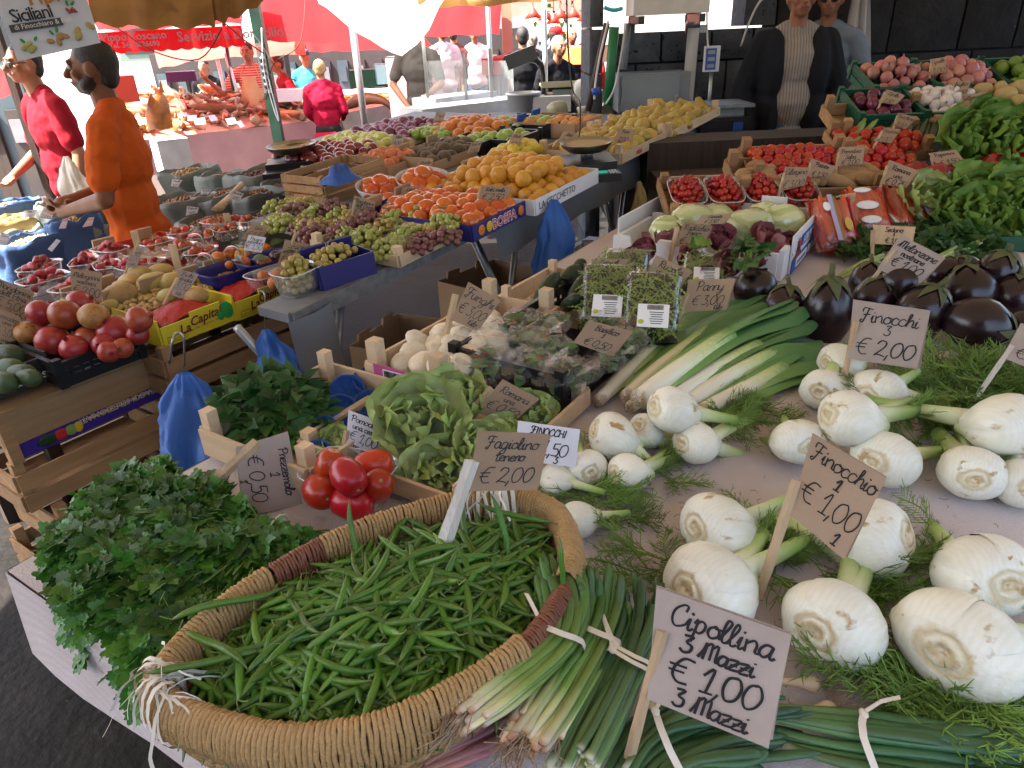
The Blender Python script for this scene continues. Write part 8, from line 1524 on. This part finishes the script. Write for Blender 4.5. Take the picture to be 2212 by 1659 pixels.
# ---- glass screen, scale with arm, hanging lamps
m_glass=mat('thin_glass',(.75,.8,.82),.05,spec=.8,alpha=.22)
gs=thing('glass_screen','glass display screen with steel uprights beyond the apples','screen',Tr(atd(1010,250,7.0))); o=atd(1010,250,7.0)
for x0,x1,y0 in ((930,1008,155),(1012,1062,150),(1068,1112,150)):
 a=atd(x0,250,7.0)-o; c=atd(x1,248,7.0)-o; b=MB(); b.slab([a,c,c+Vector((0,0,.5)),a+Vector((0,0,.5))],.006); obj('pane',b,m_glass,gs)
for x,h in ((928,.72),(1010,.58),(1065,.62)): a=atd(x,252,6.98)-o; b=MB(); b.box((a.x,a.y,a.z+h/2),(.03,.03,h)); obj('upright',b,m_steel,gs)
t=thing('weighing_scale','dark weighing scale with a curved arm and tray by the cream post','scale',Tr(atd(1175,215,6.4))); b=MB(); b.tube(catmull([(0,0,-.05),(0,0,.2),(-.06,0,.33),(-.25,0,.38)],4),[.03]*9+[.04,.045,.045,.04],8); obj('arm',b,m_blk,t); b=MB(); b.box((-.2,-.02,.36),(.28,.08,.12),0,Ry(-.3).to_3x3()); obj('display_head',b,mat('slate_plastic',(.07,.075,.075),.4),t); b=MB(); b.box((.2,0,.0),(.4,.3,.10)); obj('body',b,m_blk,t); b=MB(); b.box((.22,-.16,.04),(.3,.02,.10),0,Rx(-.4).to_3x3()); obj('display',b,mat('grey_lcd',(.16,.2,.2),.2),t); b=MB(); b.box((.2,0,.12),(.46,.34,.02)); b.box((.2,-.17,.14),(.46,.01,.04)); obj('tray',b,m_cream,t)
m_lamp=mat('warm_bulb',(1,.62,.3),.4,emit=9); m_shade=mat('red_lamp_shade',(.5,.05,.03),.5,trl=.3)
for i,(x,y) in enumerate(((1152,40),(1178,44),(1210,42),(1238,40),(1262,46),(1196,52),(1282,38))):
 p=atd(x,y,10.2); t=thing('hanging_lamp','red hanging lamp over the far stall, '+('first','second','third','fourth','fifth','lowest','last')[i]+' from the left' if i!=5 else 'lowest red hanging lamp over the far stall','lamp',Tr(p)); b=MB(); b.lathe([(.02,.14),(.05,.10),(.13,.0),(.12,.0),(.04,.09)],14); obj('shade',b,m_shade,t); b=MB(); b.ball((0,0,.0),.045,10,6); obj('bulb',b,m_lamp,t); b=MB(); b.tube([(0,0,.14),(0,0,.8)],.006,4); obj('cord',b,m_blk,t)
p=atd(1205,48,10.6); herb_t=thing('hanging_greenery','bunch of green leaves hanging between the red lamps','plant',Tr(p)); g=random.Random(1); leaf_cloud(herb_t,'leaf',OV,[m_mint,m_stem],[orient((g.gauss(0,.14),g.gauss(0,.05),g.uniform(-.35,.3)),(g.uniform(-1,1),g.uniform(-1,1),-1),0,g.uniform(.06,.12)) for k in range(90)],30,'inner_leaves')
# ---- dark shop fronts with awning shade put into their colour, and canopies
m_dkw=mat('shade_dark_front',(.030,.026,.028),.8,(.055,.04,.035),2.5,.2,10); m_teal2=mat('dull_blue_panel',(.05,.075,.09),.6)
def front(l,x0,x1,ytop,d,mt,n=5):
 a=atd(x0,ytop,d); c=atd(x1,ytop,d); z0=gz(a.y); M=frame((a.x,a.y,z0),Vector((c.x-a.x,c.y-a.y,0))); w=Vector((c.x-a.x,c.y-a.y,0)).length; h=a.z-z0; t=thing('dark_backdrop',l,'shop front',M); b=MB(); b.box((w/2,.2,h/2),(w,.3,h)); obj('wall',b,mt,t); g=random.Random(n)
 for k in range(n):
  b=MB(); b.box((w*(k+.5)/n,.03,h*.45),(w/n*.6,.06,h*.75)); o=obj('shutter',b,(m_teal2,m_wood_dark,m_dkw)[k%3],t); b=MB(); b.box((w*(k+.5)/n,-.01,h*.7),(w/n*.4,.03,h*.14)); obj('panel',b,(m_greyt,m_teal2)[k%2],o)
front('dark shuttered shop front behind the fish counter, shade put into its colour',318,610,118,12.5,m_dkw,7); front('dark panel put in for the shade behind the second awning',600,905,95,13.5,m_dkw,8); front('dark brown panel put in for the shade beyond the glass counters',895,1120,70,14,m_dkw,6); front('dark van like kiosk at the far left of the street',-160,40,180,7.5,m_teal2,3)
hang('red_awning','low red awning sheet at the left edge above the blue bags',([(-120,150),(-40,150),(40,140)],[(-120,215),(-40,215),(38,205)],[6.8,6.8,6.8],[6.2,6.2,6.2]),0,m_red)
# ---- wall fittings
m_cab=mat('grey_cabinet_paint',(.26,.29,.325),.5,(.22,.25,.28),3,.05,30); cb=thing('metal_cabinet','grey metal cabinet standing against the stone wall','cabinet',Tr(atY(1411,240,5.25))); q0=atY(1336,240,5.25); q1=atY(1488,236,5.25); cw_=q1.x-q0.x; ch=(atY(1336,158,5.25)-q0).z
b=MB(); b.box((0,.16,ch/2),(cw_,.32,ch)); obj('body',b,m_cab,cb); b=MB(); b.box((-.03,-.012,ch/2),(cw_-.10,.02,ch-.03)); o=obj('door',b,m_cab,cb)
for x,z in ((-cw_/2+.03,.06),(-cw_/2+.03,ch-.06)): b=MB(); b.box((x,-.026,z),(.03,.012,.04)); obj('hinge',b,m_cab,o)
b=MB(); b.box((cw_/2-.10,-.026,.08),(.025,.012,.05)); obj('latch',b,m_steel,o)
b=MB(); b.box((0,.15,-.6),(cw_*.9,.3,1.18)); obj('plinth',b,m_dkw,cb)
def pipe(nm,l,P,r,mt,cat='pipe'):
 pts=[atY(x,y,Y) for x,y,Y in P]; b=MB(); b.tube(catmull(pts,5) if len(pts)>2 else pts,r,8); return tag(obj(nm,b,mt),l,cat)
pipe('drain_pipe','pale grey drain pipe fixed to the wall right of the cabinet',[(1506,-20,5.45),(1495,100,5.45),(1484,230,5.45)],.042,m_white); b=MB(); b.tube([atY(1497,60,5.45)+Vector((0,0,k*.05)) for k in range(2)],.05,10); b.box(atY(1510,62,5.45),(.10,.02,.05)); tag(obj('pipe_clamp',b,m_steel),'clamp round the pale drain pipe','clamp')
pipe('green_pipe','bright green pipe leaning against the stone pillar',[(1327,58,5.2),(1313,228,5.2)],.034,mat('bright_green_paint',(.015,.17,.06),.45)); pipe('iron_pipe','rusty brown pipe left of the bright green one',[(1311,50,5.25),(1270,240,5.25)],.022,mat('rusty_pipe',(.075,.04,.033),.7)); pipe('conduit','thin grey conduit left of the cabinet top',[(1356,50,5.4),(1347,150,5.4)],.025,m_cab); pipe('cable','white cable looping from the pipes to the cabinet',[(1352,50,5.2),(1330,180,5.15),(1308,225,5.1)],.006,m_white,'cable'); pipe('cable','white cable hanging down the left of the stone pillar',[(1314,45,5.1),(1296,120,5.1),(1286,180,5.1),(1284,215,5.1)],.007,m_white,'cable'); pipe('cable','white wire running along the wall behind the vendor',[(1700,-10,5.5),(1650,-4,5.5),(1622,40,5.5),(1600,100,5.5)],.007,m_white,'cable'); pipe('cable','white lead rising from the blue scale display',[(1533,125,5.0),(1528,80,5.3),(1527,0,5.5)],.006,m_white,'cable'); pipe('plug','blue industrial plug on a white lead',[(1287,190,5.08),(1288,204,5.08)],.03,m_blue,'plug'); pipe('cable_tie','bright turquoise tie at the top of the pipes',[(1305,16,5.0),(1325,22,5.0),(1345,18,5.0)],.012,mat('turquoise_tie',(.05,.5,.7),.4),'tie')
c=atY(1440,20,5.3); t=thing('air_conditioner','white air conditioning unit on brackets above the wall','air conditioner',Tr(c)); b=MB(); b.box((0,0,.18),(.50,.3,.42)); obj('casing',b,m_white,t);
for s in (-1,1): b=MB(); b.box((.2*s,.02,-.06),(.04,.4,.05)); b.box((.2*s,.18,-.12),(.04,.04,.18)); obj('bracket',b,m_blk,t)
b=MB(); [b.box((-.05,-.155,.08+.035*k),(.34,.012,.012)) for k in range(9)]; stuff(obj('grille',b,m_cab,t))
t=thing('weighing_scale','black scale with a blue display raised on a pole beside the wall','scale',Tr(atd(1540,285,4.55))); b=MB(); b.slab([(-.17,-.2,0),(.17,-.2,0),(.17,.18,0),(-.17,.18,0)],.11); b.box((0,-.22,.05),(.30,.05,.09)); obj('body',b,m_blk,t); b=MB(); b.box((0,0,.17),(.40,.34,.02)); b.box((0,0,.13),(.3,.25,.06)); obj('tray',b,m_steel,t); b=MB(); b.tube([(.0,.15,.1),(.0,.15,.36)],.012,8); obj('pole',b,m_steel,t); b=MB(); b.box((-.01,.14,.43),(.095,.04,.15)); o=obj('display_housing',b,m_whitep,t); b=MB(); b.box((-.02,.117,.43),(.066,.006,.125)); obj('display_panel',b,m_blue,o)
for k in range(3): b=MB(); b.box((-.02,.112,.39+.04*k),(.045,.004,.022)); obj('lcd',b,m_cab,o)
b=MB(); b.box((.08,-.247,.06),(.06,.004,.05)); obj('sticker',b,m_blue,t)
b=MB(); b.grid(14,16,lambda u,v:Vector(((u-.5)*(.10+.16*v)+.05*v,.05*math.sin(u*16)*(1-.4*v),-.62*v))); tag(obj('hanging_cloth',b,mat('white_cotton',(.62,.61,.62),.85,(.52,.51,.53),6,.2,30),None,Tr(atd(1862,-25,4.7))),'white cloth apron hanging on the wall behind the vendor','cloth')
pipe('cable','thin black cable hanging in front of the pears down to the scale pan',[(1224,-60,3.9),(1226,80,3.9),(1236,190,3.9),(1253,225,3.75),(1250,310,3.5)],.0045,m_blk,'cable')
# ---- sign board, power strip, loose cables
m_sign=mat('sign_white',(.62,.66,.74),.35,(.58,.62,.70),3); m_signor=mat('sign_orange',(.45,.17,.02),.5); Q=[(-22,-28),(170,-60),(217,92),(38,132)]
pc_=atd(90,40,2.55); nrm=Vector((-pc_.x*.75,-pc_.y,.25)).normalized(); C=[onplane(x,y,pc_,nrm) for x,y in Q]; M=frame(C[3],C[2]-C[3],None,Vector((0,0,1))); yv=(C[0]-C[3]).normalized(); xv=(C[2]-C[3]).normalized(); zv=xv.cross(yv).normalized(); sg=thing('hanging_sign','white hanging sign advertising Sicilian dried fruit with pictures of nuts','sign',Tr(C[3])); L=[q-C[3] for q in C]
b=MB(); b.slab([L[3],L[2],L[1],L[0]],-.008); obj('board',b,m_sign,sg); SW=(C[2]-C[3]).length; SMt=Matrix(((xv.x,yv.x,zv.x,0),(xv.y,yv.y,zv.y,0),(xv.z,yv.z,zv.z,0),(0,0,0,1)))
def sp(t_,s,mt,x,y,**k): return printed(t_,s,mt,SMt@Tr(x*SW,y*SW,.0066),sg,ax='LEFT',**k)
sp('Tipici',.27*SW,m_signor,.30,.56,bold=.0012); sp('Siciliani',.21*SW,m_ink,.10,.41,bold=.0005,spacing=.85); b=MB(); b.box((.37*SW,.355*SW,.003),(.60*SW,.085*SW,.002)); st3=obj('band',b,mat('sign_band',(.05,.05,.06),.5),sg); st3.matrix_basis=SMt; sp('di Finocchiaro & Figli',.078*SW,m_labw,.10,.33)
for x,y,n,r,mt_,nm in ((.22,.13,7,.055,mat('pistachio_print',(.36,.38,.10),.6),'pistachio_print'),(.55,.16,5,.06,mat('almond_print',(.40,.24,.09),.6),'almond_print'),(.86,.22,4,.07,mat('walnut_print',(.42,.34,.12),.6),'walnut_print'),(.82,.45,16,.028,mat('red_nut_print',(.34,.06,.06),.6),'berry_print'),(.82,.68,3,.07,mat('date_print',(.5,.36,.05),.6),'date_print')):
 b=MB(); g=random.Random(n)
 for k in range(n): b.ball((x*SW+g.uniform(-1,1)*r*1.7*SW,y*SW+g.uniform(-1,1)*r*.9*SW,.004),(r*SW*.8,r*SW*.5,.002),10,4,0,Rz(g.uniform(0,3)).to_3x3())
 obj(nm,b,mt_,sg).matrix_basis=SMt
b=MB(); [b.ball((x*SW,y*SW,.0045),(.035*SW,.018*SW,.001),8,4,0,Rz(a).to_3x3()) for x,y,a in ((.15,.21,2.2),(.30,.21,.8),(.50,.25,2),(.57,.27,1.2),(.80,.54,1.6),(.86,.53,.6))]; obj('leaf_print',b,m_pgreen,sg).matrix_basis=SMt
q=atd(585,82,3.0); gpo=gp.location; b=MB(); PX,PY=gpo.x,gpo.y-.075; z1=onplane(583,92,(PX,PY,1),Vector((0,-1,0))).z; z0=onplane(597,200,(PX,PY,1),Vector((0,-1,0))).z
t=thing('power_strip','grey power strip with a red switch fixed to the green post','power strip',Tr(PX-.0,PY,z0)); b=MB(); b.box((0,0,(z1-z0)/2),(.075,.04,z1-z0)); obj('housing',b,mat('grey_plastic',(.13,.125,.12),.5),t)
for k in range(5): b=MB(); b.tube([(0,-.018,.07+k*(z1-z0-.16)/5),(0,-.024,.07+k*(z1-z0-.16)/5)],.026,12); obj('socket',b,m_blk,t)
b=MB(); b.box((0,-.024,z1-z0-.05),(.03,.012,.035)); obj('switch',b,mat('red_switch',(.6,.03,.02),.3,emit=.6),t)
for i,(P,l) in enumerate((([(565,60),(570,150),(590,230),(602,262),(598,240),(580,170)],'pale cable looping down beside the power strip'),([(575,215),(590,140),(640,105),(655,60),(660,-10)],'brown cable strung from the green post up to the right'),([(480,-10),(560,90),(600,150),(640,175)],'dark cable crossing the green post'),([(240,50),(330,110),(430,128),(480,60)],'slack cable hanging below the red valance'),([(430,0),(520,80),(570,115)],'thin black wire under the ochre awning'))): pts=[atd(x,y,6.2 if i<3 else 5.0) for x,y in P]; b=MB(); b.tube(catmull(pts,5),.005,5); tag(obj('cable',b,m_whitep if i==0 else m_wood_dark),l,'cable')
for i,(P,l) in enumerate((([(478,10),(492,120),(505,195)],'dark slanting pole under the red valance'),([(470,130),(485,195)],'short white pole beside the fishmonger'),([(488,118),(512,198)],'white pole the fishmonger reaches for'))): pts=[atd(x,y,8.2) for x,y in P]; b=MB(); b.tube(pts,.022,8); tag(obj('awning_pole',b,m_blk if i==0 else m_white),l,'pole')
printed('Pippo Toscano',.17,m_redtext,vM@Tr(.02,-.128,-.012) if False else Matrix.Identity(4),None).name='tmp_text'; o=bpy.data.objects['tmp_text']; bpy.data.objects.remove(o)
TX=frame((0,0,0),(1,0,0),(0,0,1)); vr=val
for s_,sz,x,z_ in (('Pippo Toscano',.105,.05,-.105),('Tel. 345 8626690',.07,.10,-.172),('Servizio a Domicilio',.135,.78,-.145)): printed(s_,sz,m_redtext,Tr(x,-.045,z_)@TX,vr,ax='LEFT',bold=.002)
# ---- scooter parked in the sun at the left edge
p=at(25,470,0.0); p=atd(25,425,5.6); p.z=gz(p.y); t=thing('scooter','white scooter with a black seat parked in the sun at the left edge','scooter',Tr(p)@Rz(.9)@Sc(.9)); b=MB(); b.cap((-.3,0,.55),(.25,0,.5),.13,.14); b.cap((.3,0,.45),(.42,0,.95),.10,.06); b.cap((-.45,0,.6),(-.2,0,.6),.12,.13); remesh(obj('body',b,m_white,t),.03); b=MB(); b.cap((-.45,0,.78),(.05,0,.76),.10,.10); obj('seat',b,m_blk,t)
for x in (-.42,.55): b=MB(); b.tube([(x+.24*math.cos(a*.3491),0,.26+.24*math.sin(a*.3491)) for a in range(19)],.055,8,0,False); o=obj('wheel',b,m_blk,t); b=MB(); b.tube([(x,-.03,.26),(x,.03,.26)],.14,12); obj('rim',b,m_steel,o)
b=MB(); b.tube([(.42,-.32,1.02),(.40,0,1.0),(.42,.32,1.02)],.018,6); obj('handlebar',b,m_blk,t); b=MB(); b.ball((.5,0,.9),(.06,.09,.07)); obj('headlight',b,m_clear,t)
# ================================================================= PRICE CARDS
def C4(s): v=[float(q) for q in s.split()]; return list(zip(v[::2],v[1::2]))
W_=m_paper; G_=m_cardg; K_=m_card
big=[('large greyish card for spring onions, three bunches at 1,00','1418 1269 1710 1372 1660 1617 1398 1510',[('Cipollina',.26,.20),('3 Mazzi',.46,.16),('€ 1,00',.74,.24),('3 Mazzi',.95,.17)],(1361,1630),1.03,(1431,1364),G_,.05,.006,None),
('brown card for tender beans at 2,00, stuck in the bean basket','1033 932 1188 940 1160 1058 1010 1062',[('Fagiolino',.27,.2),('tenero',.48,.17),('€ 2,00',.86,.28)],(945,1218),1.10,(1020,995),K_,.04,.010,m_stickw),
('brown card for one fennel at 1,00 among the big bulbs','1755 937 1916 1032 1823 1208 1706 1112',[('Finocchio',.25,.19),('1',.42,.14),('€ 1,00',.74,.27),('1',.95,.15,.75)],(1650,1255),TZ+.05,(1720,1037),K_,.05,.007,None),
('greyish card for three fennels at 2,00','1843 647 2010 671 1981 797 1831 775',[('Finocchi',.33,.22),('3',.52,.17),('€ 2,00',.88,.28)],(1815,855),TZ+.04,(1849,695),G_,.04,.006,None),
('greyish card for local eggplants at 1,00 per kilo','1945 507 2043 557 1980 621 1895 580',[('Melanzane',.27,.2),('nostrane',.45,.15),('€ 1,00',.76,.26),('Kilo',.95,.14,.75)],(1863,632),TZ+.08,(1934,540),G_,.05,.005,None),
('yellowish card for celery in front of the carrot packs','1886 485 1978 490 1971 530 1889 527',[('Sedano',.34,.25),('1',.55,.16),('€ 1,00',.92,.27)],(1884,570),TZ+.03,(1885,497),m_stick,.045,.006,None),
('greyish card cut by the right picture edge','2205 698 2330 722 2310 832 2165 772',[('Finocchi',.4,.2),('€ 0,50',.86,.28)],(2122,840),TZ+.06,(2187,746),G_,.04,.005,m_stickw),
('brown card for leeks at 3,00 per kilo','1487 604 1588 602 1568 669 1478 674',[('Parry',.36,.3),('€ 3,00',.80,.3),('Kilo',.97,.15,.78)],(1458,715),TZ+.03,(1484,635),K_,.04,.006,None),
('brown card for rocket at 1,00 a bag','1417 551 1496 585 1450 645 1383 620',[('Rucola',.28,.22),('un sacco',.46,.16),('€ 1,00',.8,.26),('1',.96,.13,.75)],(1346,692),TZ+.03,(1394,582),K_,.045,.006,None),
('brown card for fresh radicchio at 3,00','1478 479 1541 487 1516 532 1456 532',[('Radicchio',.3,.22),('Fresco',.5,.18),('€ 3,00',.88,.28)],(1448,560),TZ+.05,(1463,490),K_,.045,.008,None),
('brown card for local cucumbers at 1,50','1278 560 1360 560 1326 597 1272 602',[('Cetrioli',.3,.24),('nostrani',.5,.18),('€ 1,50',.92,.3)],(1268,610),TZ+.12,(1277,565),K_,.04,.006,None),
('brown card for basil at 0,50 leaning on the bagged bunches','1272 692 1368 716 1323 770 1238 740',[('Basilico',.3,.22),('1',.5,.16),('€ 0,50',.9,.28)],None,TZ+.10,None,K_,.04,.006,None),
('brown card for mushrooms at 3,00 per kilo','1012 609 1083 649 1029 714 974 691',[('Funghi',.33,.24),('€ 3,00',.74,.28),('Kilo',.94,.15,.72)],(958,747),TZ+.08,(984,636),K_,.045,.008,None),
('brown card for wrapped lettuce at 1,50, bent backwards','1516 465 1583 461 1563 483 1500 484',[('Canasta',.38,.3),('€ 1,50',.9,.36)],None,TZ+.17,None,K_,.04,.006,None),
('brown card for mint at 1,00 a bunch, lying back','836 818 963 834 888 879 806 857',[('Menta',.28,.2),('un mazzo',.5,.2),('€ 1,00',.9,.3)],(702,920),TZ+.04,(832,842),K_,.035,.007,None),
('brown card for romaine at 0,50 each','1086 820 1165 862 1102 918 1026 890',[('Romana',.3,.2),('una',.47,.15),('€ 0,50',.78,.25),('una',.95,.13)],(998,910),TZ+.05,(1062,838),K_,.04,.007,None),
('white card for fennels, three at 1,50, behind the bean card','1119 909 1253 928 1243 1010 1112 993',[('FINOCCHI',.27,.19),('3',.45,.14),('1,50',.78,.34,.62),('3',.96,.18,.66)],(1180,1040),TZ+.02,None,W_,.045,.006,None),
('white card for a basket of tomatoes at 1,00','753 886 837 916 807 996 747 966',[('Pomodoro',.24,.17),('una cesta',.42,.15),('€ 1,00',.72,.25),('una cesta',.92,.15)],(739,998),TZ+.03,(749,930),W_,.045,.006,None),
('card for parsley at 0,50 turned on its side','622 933 653 1090 525 1116 510 966',[('Prezzemolo',.24,.17),('1',.45,.17),('€ 0,50',.82,.28),('1',.98,.12)],(440,1062),TZ+.06,(556,955),G_,.035,.010,None),
('brown card for a kilo of Etna tangerines at 5,00, at the left edge','-12 598 75 632 50 694 -14 668',[('Mandarini',.24,.18),('dell Etna',.44,.17),('€ 5,00',.80,.30),('Kilo',.97,.13,.8)],None,.96,None,K_,.04,.006,None),
('brown card for avocados at 3,00 each','-12 663 45 685 31 752 -14 735',[('Avocados',.25,.16),('uno',.4,.13),('€ 3,00',.75,.26),('uno',.93,.12)],None,.95,None,K_,.045,.006,None),
('brown card for local pomegranates at 2,00 per kilo','152 580 220 590 217 665 154 647',[('Melograni',.24,.15),('nostrani',.42,.13),('€ 2,00',.74,.26),('Kilo',.93,.13,.75)],None,1.0,None,K_,.045,.006,None),
('tilted grey card on a thin stick above the cactus fruits','287 535 311 537 293 580 270 576',[('Fragole',.3,.2),('2,00',.65,.3),('Kilo',.9,.15)],(261,610),.98,(300,522),G_,.05,.004,None),
('folded card for cactus fruits at 3,00','387 582 430 592 395 645 369 637',[('Fichi',.2,.15),('dIndia',.38,.14),('3,00',.72,.3),('Kilo',.93,.13)],(362,642),.99,(384,600),G_,.05,.006,None),
('white card at 1,50 over the leafy oranges','537 507 575 513 565 546 526 540',[('Prugne',.3,.22),('settembrine',.5,.2),('€ 1,50',.85,.32)],(530,556),1.02,None,W_,.05,.004,None),
('brown card at 1,70 behind the white card for oranges','545 481 583 490 565 517 521 517',[('Uva',.35,.24),('€ 1,70',.85,.36)],None,1.04,None,K_,.05,.004,None),
('brown card for plums at 1,50 left of the blue box','616 517 670 528 653 568 597 579',[('Susine',.28,.2),('settembrine',.46,.16),('€ 1,50',.8,.3),('Kilo',.97,.13,.75)],(607,585),1.02,(640,502),K_,.05,.006,None),
('small white card at 1,00 above the blue box','712 517 742 522 738 552 713 547',[('Uva Italia',.32,.25),('€ 1,00',.85,.36)],None,1.06,None,W_,.06,.004,None),
('brown card at 1,60 among the red grapes','765 422 812 436 798 472 760 477',[('Mandarini',.26,.18),('dell Etna',.44,.17),('€ 1,60',.78,.30),('Kilo',.96,.13,.7)],(757,500),1.05,(766,432),K_,.05,.005,None),
('brown card for persimmons at 2,50 in the navy carton','1040 400 1107 403 1085 443 1030 440',[('Kaki mela',.3,.2),('€ 2,50',.75,.34),('Kilo',.95,.13,.7)],(1026,458),1.10,(1038,405),K_,.05,.005,None)]
for l,q,ln,ft_,z,tp,mt_,pen,sw,sm in big: card(l,C4(q),ln,ft_,z,tp,mt_,pen,sw,sm,.3,1 if mt_ in (W_,m_stick) else 2,stick=bool(ft_))
sm=[('grey card among the dark red apples and yellow apples','849 291 878 291 868 312 844 316','Mele 1,00',G_,1.16),('grey card lying by the green apples next to the plums','935 297 970 297 958 314 923 312','Mele 1,50',G_,1.16),('tall grey card standing in the purple plums','943 240 963 244 950 274 934 270','Prugne 1,50',G_,1.2),('brown card at 1,80 between oranges and green apples','1018 308 1042 304 1033 328 1008 332','Arance 1,80',K_,1.17),('brown card in the front left green apple crate','1106 287 1133 290 1121 315 1098 317','Mele 1,20',K_,1.2),('brown card at 1,50 in front of the apricots','1218 284 1251 289 1236 312 1201 309','Mele 1,50',K_,1.2),('brown card at 2,00 standing in the pears','1336 277 1373 280 1361 307 1326 305','Pere 2,00',K_,1.2),('brown card for peaches leaning by the kiwis','908 347 937 344 925 370 889 375','Pesche 2,00',K_,1.12),('brown card at 2,00 behind the yellow oranges','1078 333 1132 332 1120 370 1072 368','Kiwi 2,00',K_,1.15),('brown card half hidden behind the right persimmon basket','868 405 908 402 898 432 862 430','Kaki 1,50',K_,1.1),('brown card leaning by the lemons and the scale','1133 335 1176 333 1172 352 1130 355','Limoni 1,50',K_,1.15),
 ('brown card at the top of the pink onions on a stick','2009 128 2043 123 2043 155 2012 162','Cipolle 1,00',K_,0),('brown card leaning over the garlic','2053 177 2099 174 2085 203 2068 211','Aglio 2,00',K_,0),('brown card for one lettuce at 0,75','2077 204 2132 199 2120 238 2075 243','Lattuga una|€ 0,75',K_,0),('grey brown card above the red onions','1916 193 1955 206 1934 226 1897 220','Cipolla 1,50',K_,0),('brown card at 3,00 between the courgettes','1941 243 1982 254 1955 279 1928 270','Zucchine 3,00',K_,0),('brown card at 2,00 above the ripening tomatoes','1911 276 1946 279 1924 309 1887 304','Pomodori 2,00',K_,0),('brown card for salsa tomatoes at 2,00 per kilo','1812 318 1868 316 1863 355 1809 359','Pomodoro|Salsa|€ 2,00',K_,0),('brown card for one romaine at 0,75','1921 345 1985 369 1958 406 1900 396','Romana|una|€ 0,75',K_,0),('brown card for local peppers at 1,50','2005 331 2065 323 2082 348 2027 362','Peperoni|€ 1,50',K_,0),('brown card for sweet potatoes at 1,50','1751 342 1806 360 1789 384 1746 382','Patate|€ 1,50',K_,0),('brown card at 3,00 in the crate of sweet potatoes','1696 360 1749 362 1736 400 1685 412','Ciliegino|€ 3,00',K_,0),('thin wooden card strip beside the carrot packs','1773 430 1849 415 1846 435 1781 455','Carote 1,00',m_stick,0),
 ('pink white card on the sack of mixed dried fruit','151 442 176 445 170 458 148 454','Mix 3,00',W_,.97),('white card leaning on the tan sack, left','52 455 80 452 74 470 46 468','Ceci 2,00',W_,.95),('white card leaning on the tan sack, right','96 445 118 460 108 474 84 470','Fave 2,00',W_,.95),('white card between the tan and the grey sack','136 472 148 470 142 493 127 494','Noci 5,00',W_,.95),('pale card on the grey nuts near the orange T-shirt','191 470 204 469 199 487 178 491','Mandorle 8,00',W_,.93),('white card at the left edge of the grey sack','2 500 22 508 14 530 -4 528','Semi 2,00',W_,.92),('white card stuck upright in the bright blue sack','122 516 131 520 112 544 103 538','Zucca 4,00',W_,.95),('pinkish card on the back sack of beige nuts','372 387 394 389 384 404 369 402','Pinoli 9,00',W_,.99),('pinkish brown card on the dark raisins','579 360 611 362 604 381 577 380','Uvetta 4,00',W_,1.02),('small pink card behind the wooden scoop','435 410 456 410 450 420 433 420','Mandorle 6,00',W_,.98),('pinkish card right of the wooden scoop','503 410 527 418 519 432 494 430','Nocciole 7,00',W_,.98),('pinkish card in the front grey sack','404 445 430 448 426 460 401 466','Pistacchi 9,00',W_,.95)]
for l,q,tx_,mt_,z in sm:
 Q=C4(q); T_=tx_.split('|') if '|' in tx_ else tx_.split(' '); n=len(T_); ln=[(s,(.34 if i==0 else (i+.92)/n),(.26 if i<n-1 else .34)/(1 if n<3 else 1.2)) for i,s in enumerate(T_)]
 x0=(Q[2][0]+Q[3][0])/2; y0=max(p[1] for p in Q)
 if z==0: foot=(Q[3][0]-6,y0+22); dd=depth(disp(foot[0],foot[1],.05)); card(l,Q,ln,foot,1,(Q[0][0]*.75+Q[3][0]*.25+1,Q[0][1]*.75+Q[3][1]*.25),mt_,.05,.005,None,.25,1 if mt_ is m_stick else 2,dep=dd)
 else: card(l,Q,ln,None,z,None,mt_,.06,.004,None,.3,1 if mt_ is W_ else 2,stick=False)
for x,y,z,l in ((383,552,.99,'short pale wooden stick standing in the red carton of husk fruits'),(497,480,.99,'short pale stick at the back of the husk fruits'),(301,523,1.0,'stub of stick above the tilted grey card'),(1190,0,0,'')):
 if not l: continue
 p=at(x,y+18,z); b=MB(); b.box((0,0,.03),(.028,.008,.09)); tag(obj('stick',b,m_stick,None,Tr(p)),l,'stick')
for i,(x,y,w_) in enumerate(((415,255,20),(432,262,22),(395,250,16),(500,262,22),(460,255,18),(520,268,20))): p=at(x,y,.95); b=MB(); b.box((0,0,0),(.11,.004,.07),0,Rx(-.5).to_3x3()); tag(obj('price_tag',b,m_paper,None,Tr(p)@Rz(.3*i)),'small white price tag among the fish, '+('left middle','centre','far left','far right','centre back','rightmost front')[i],'price tag')
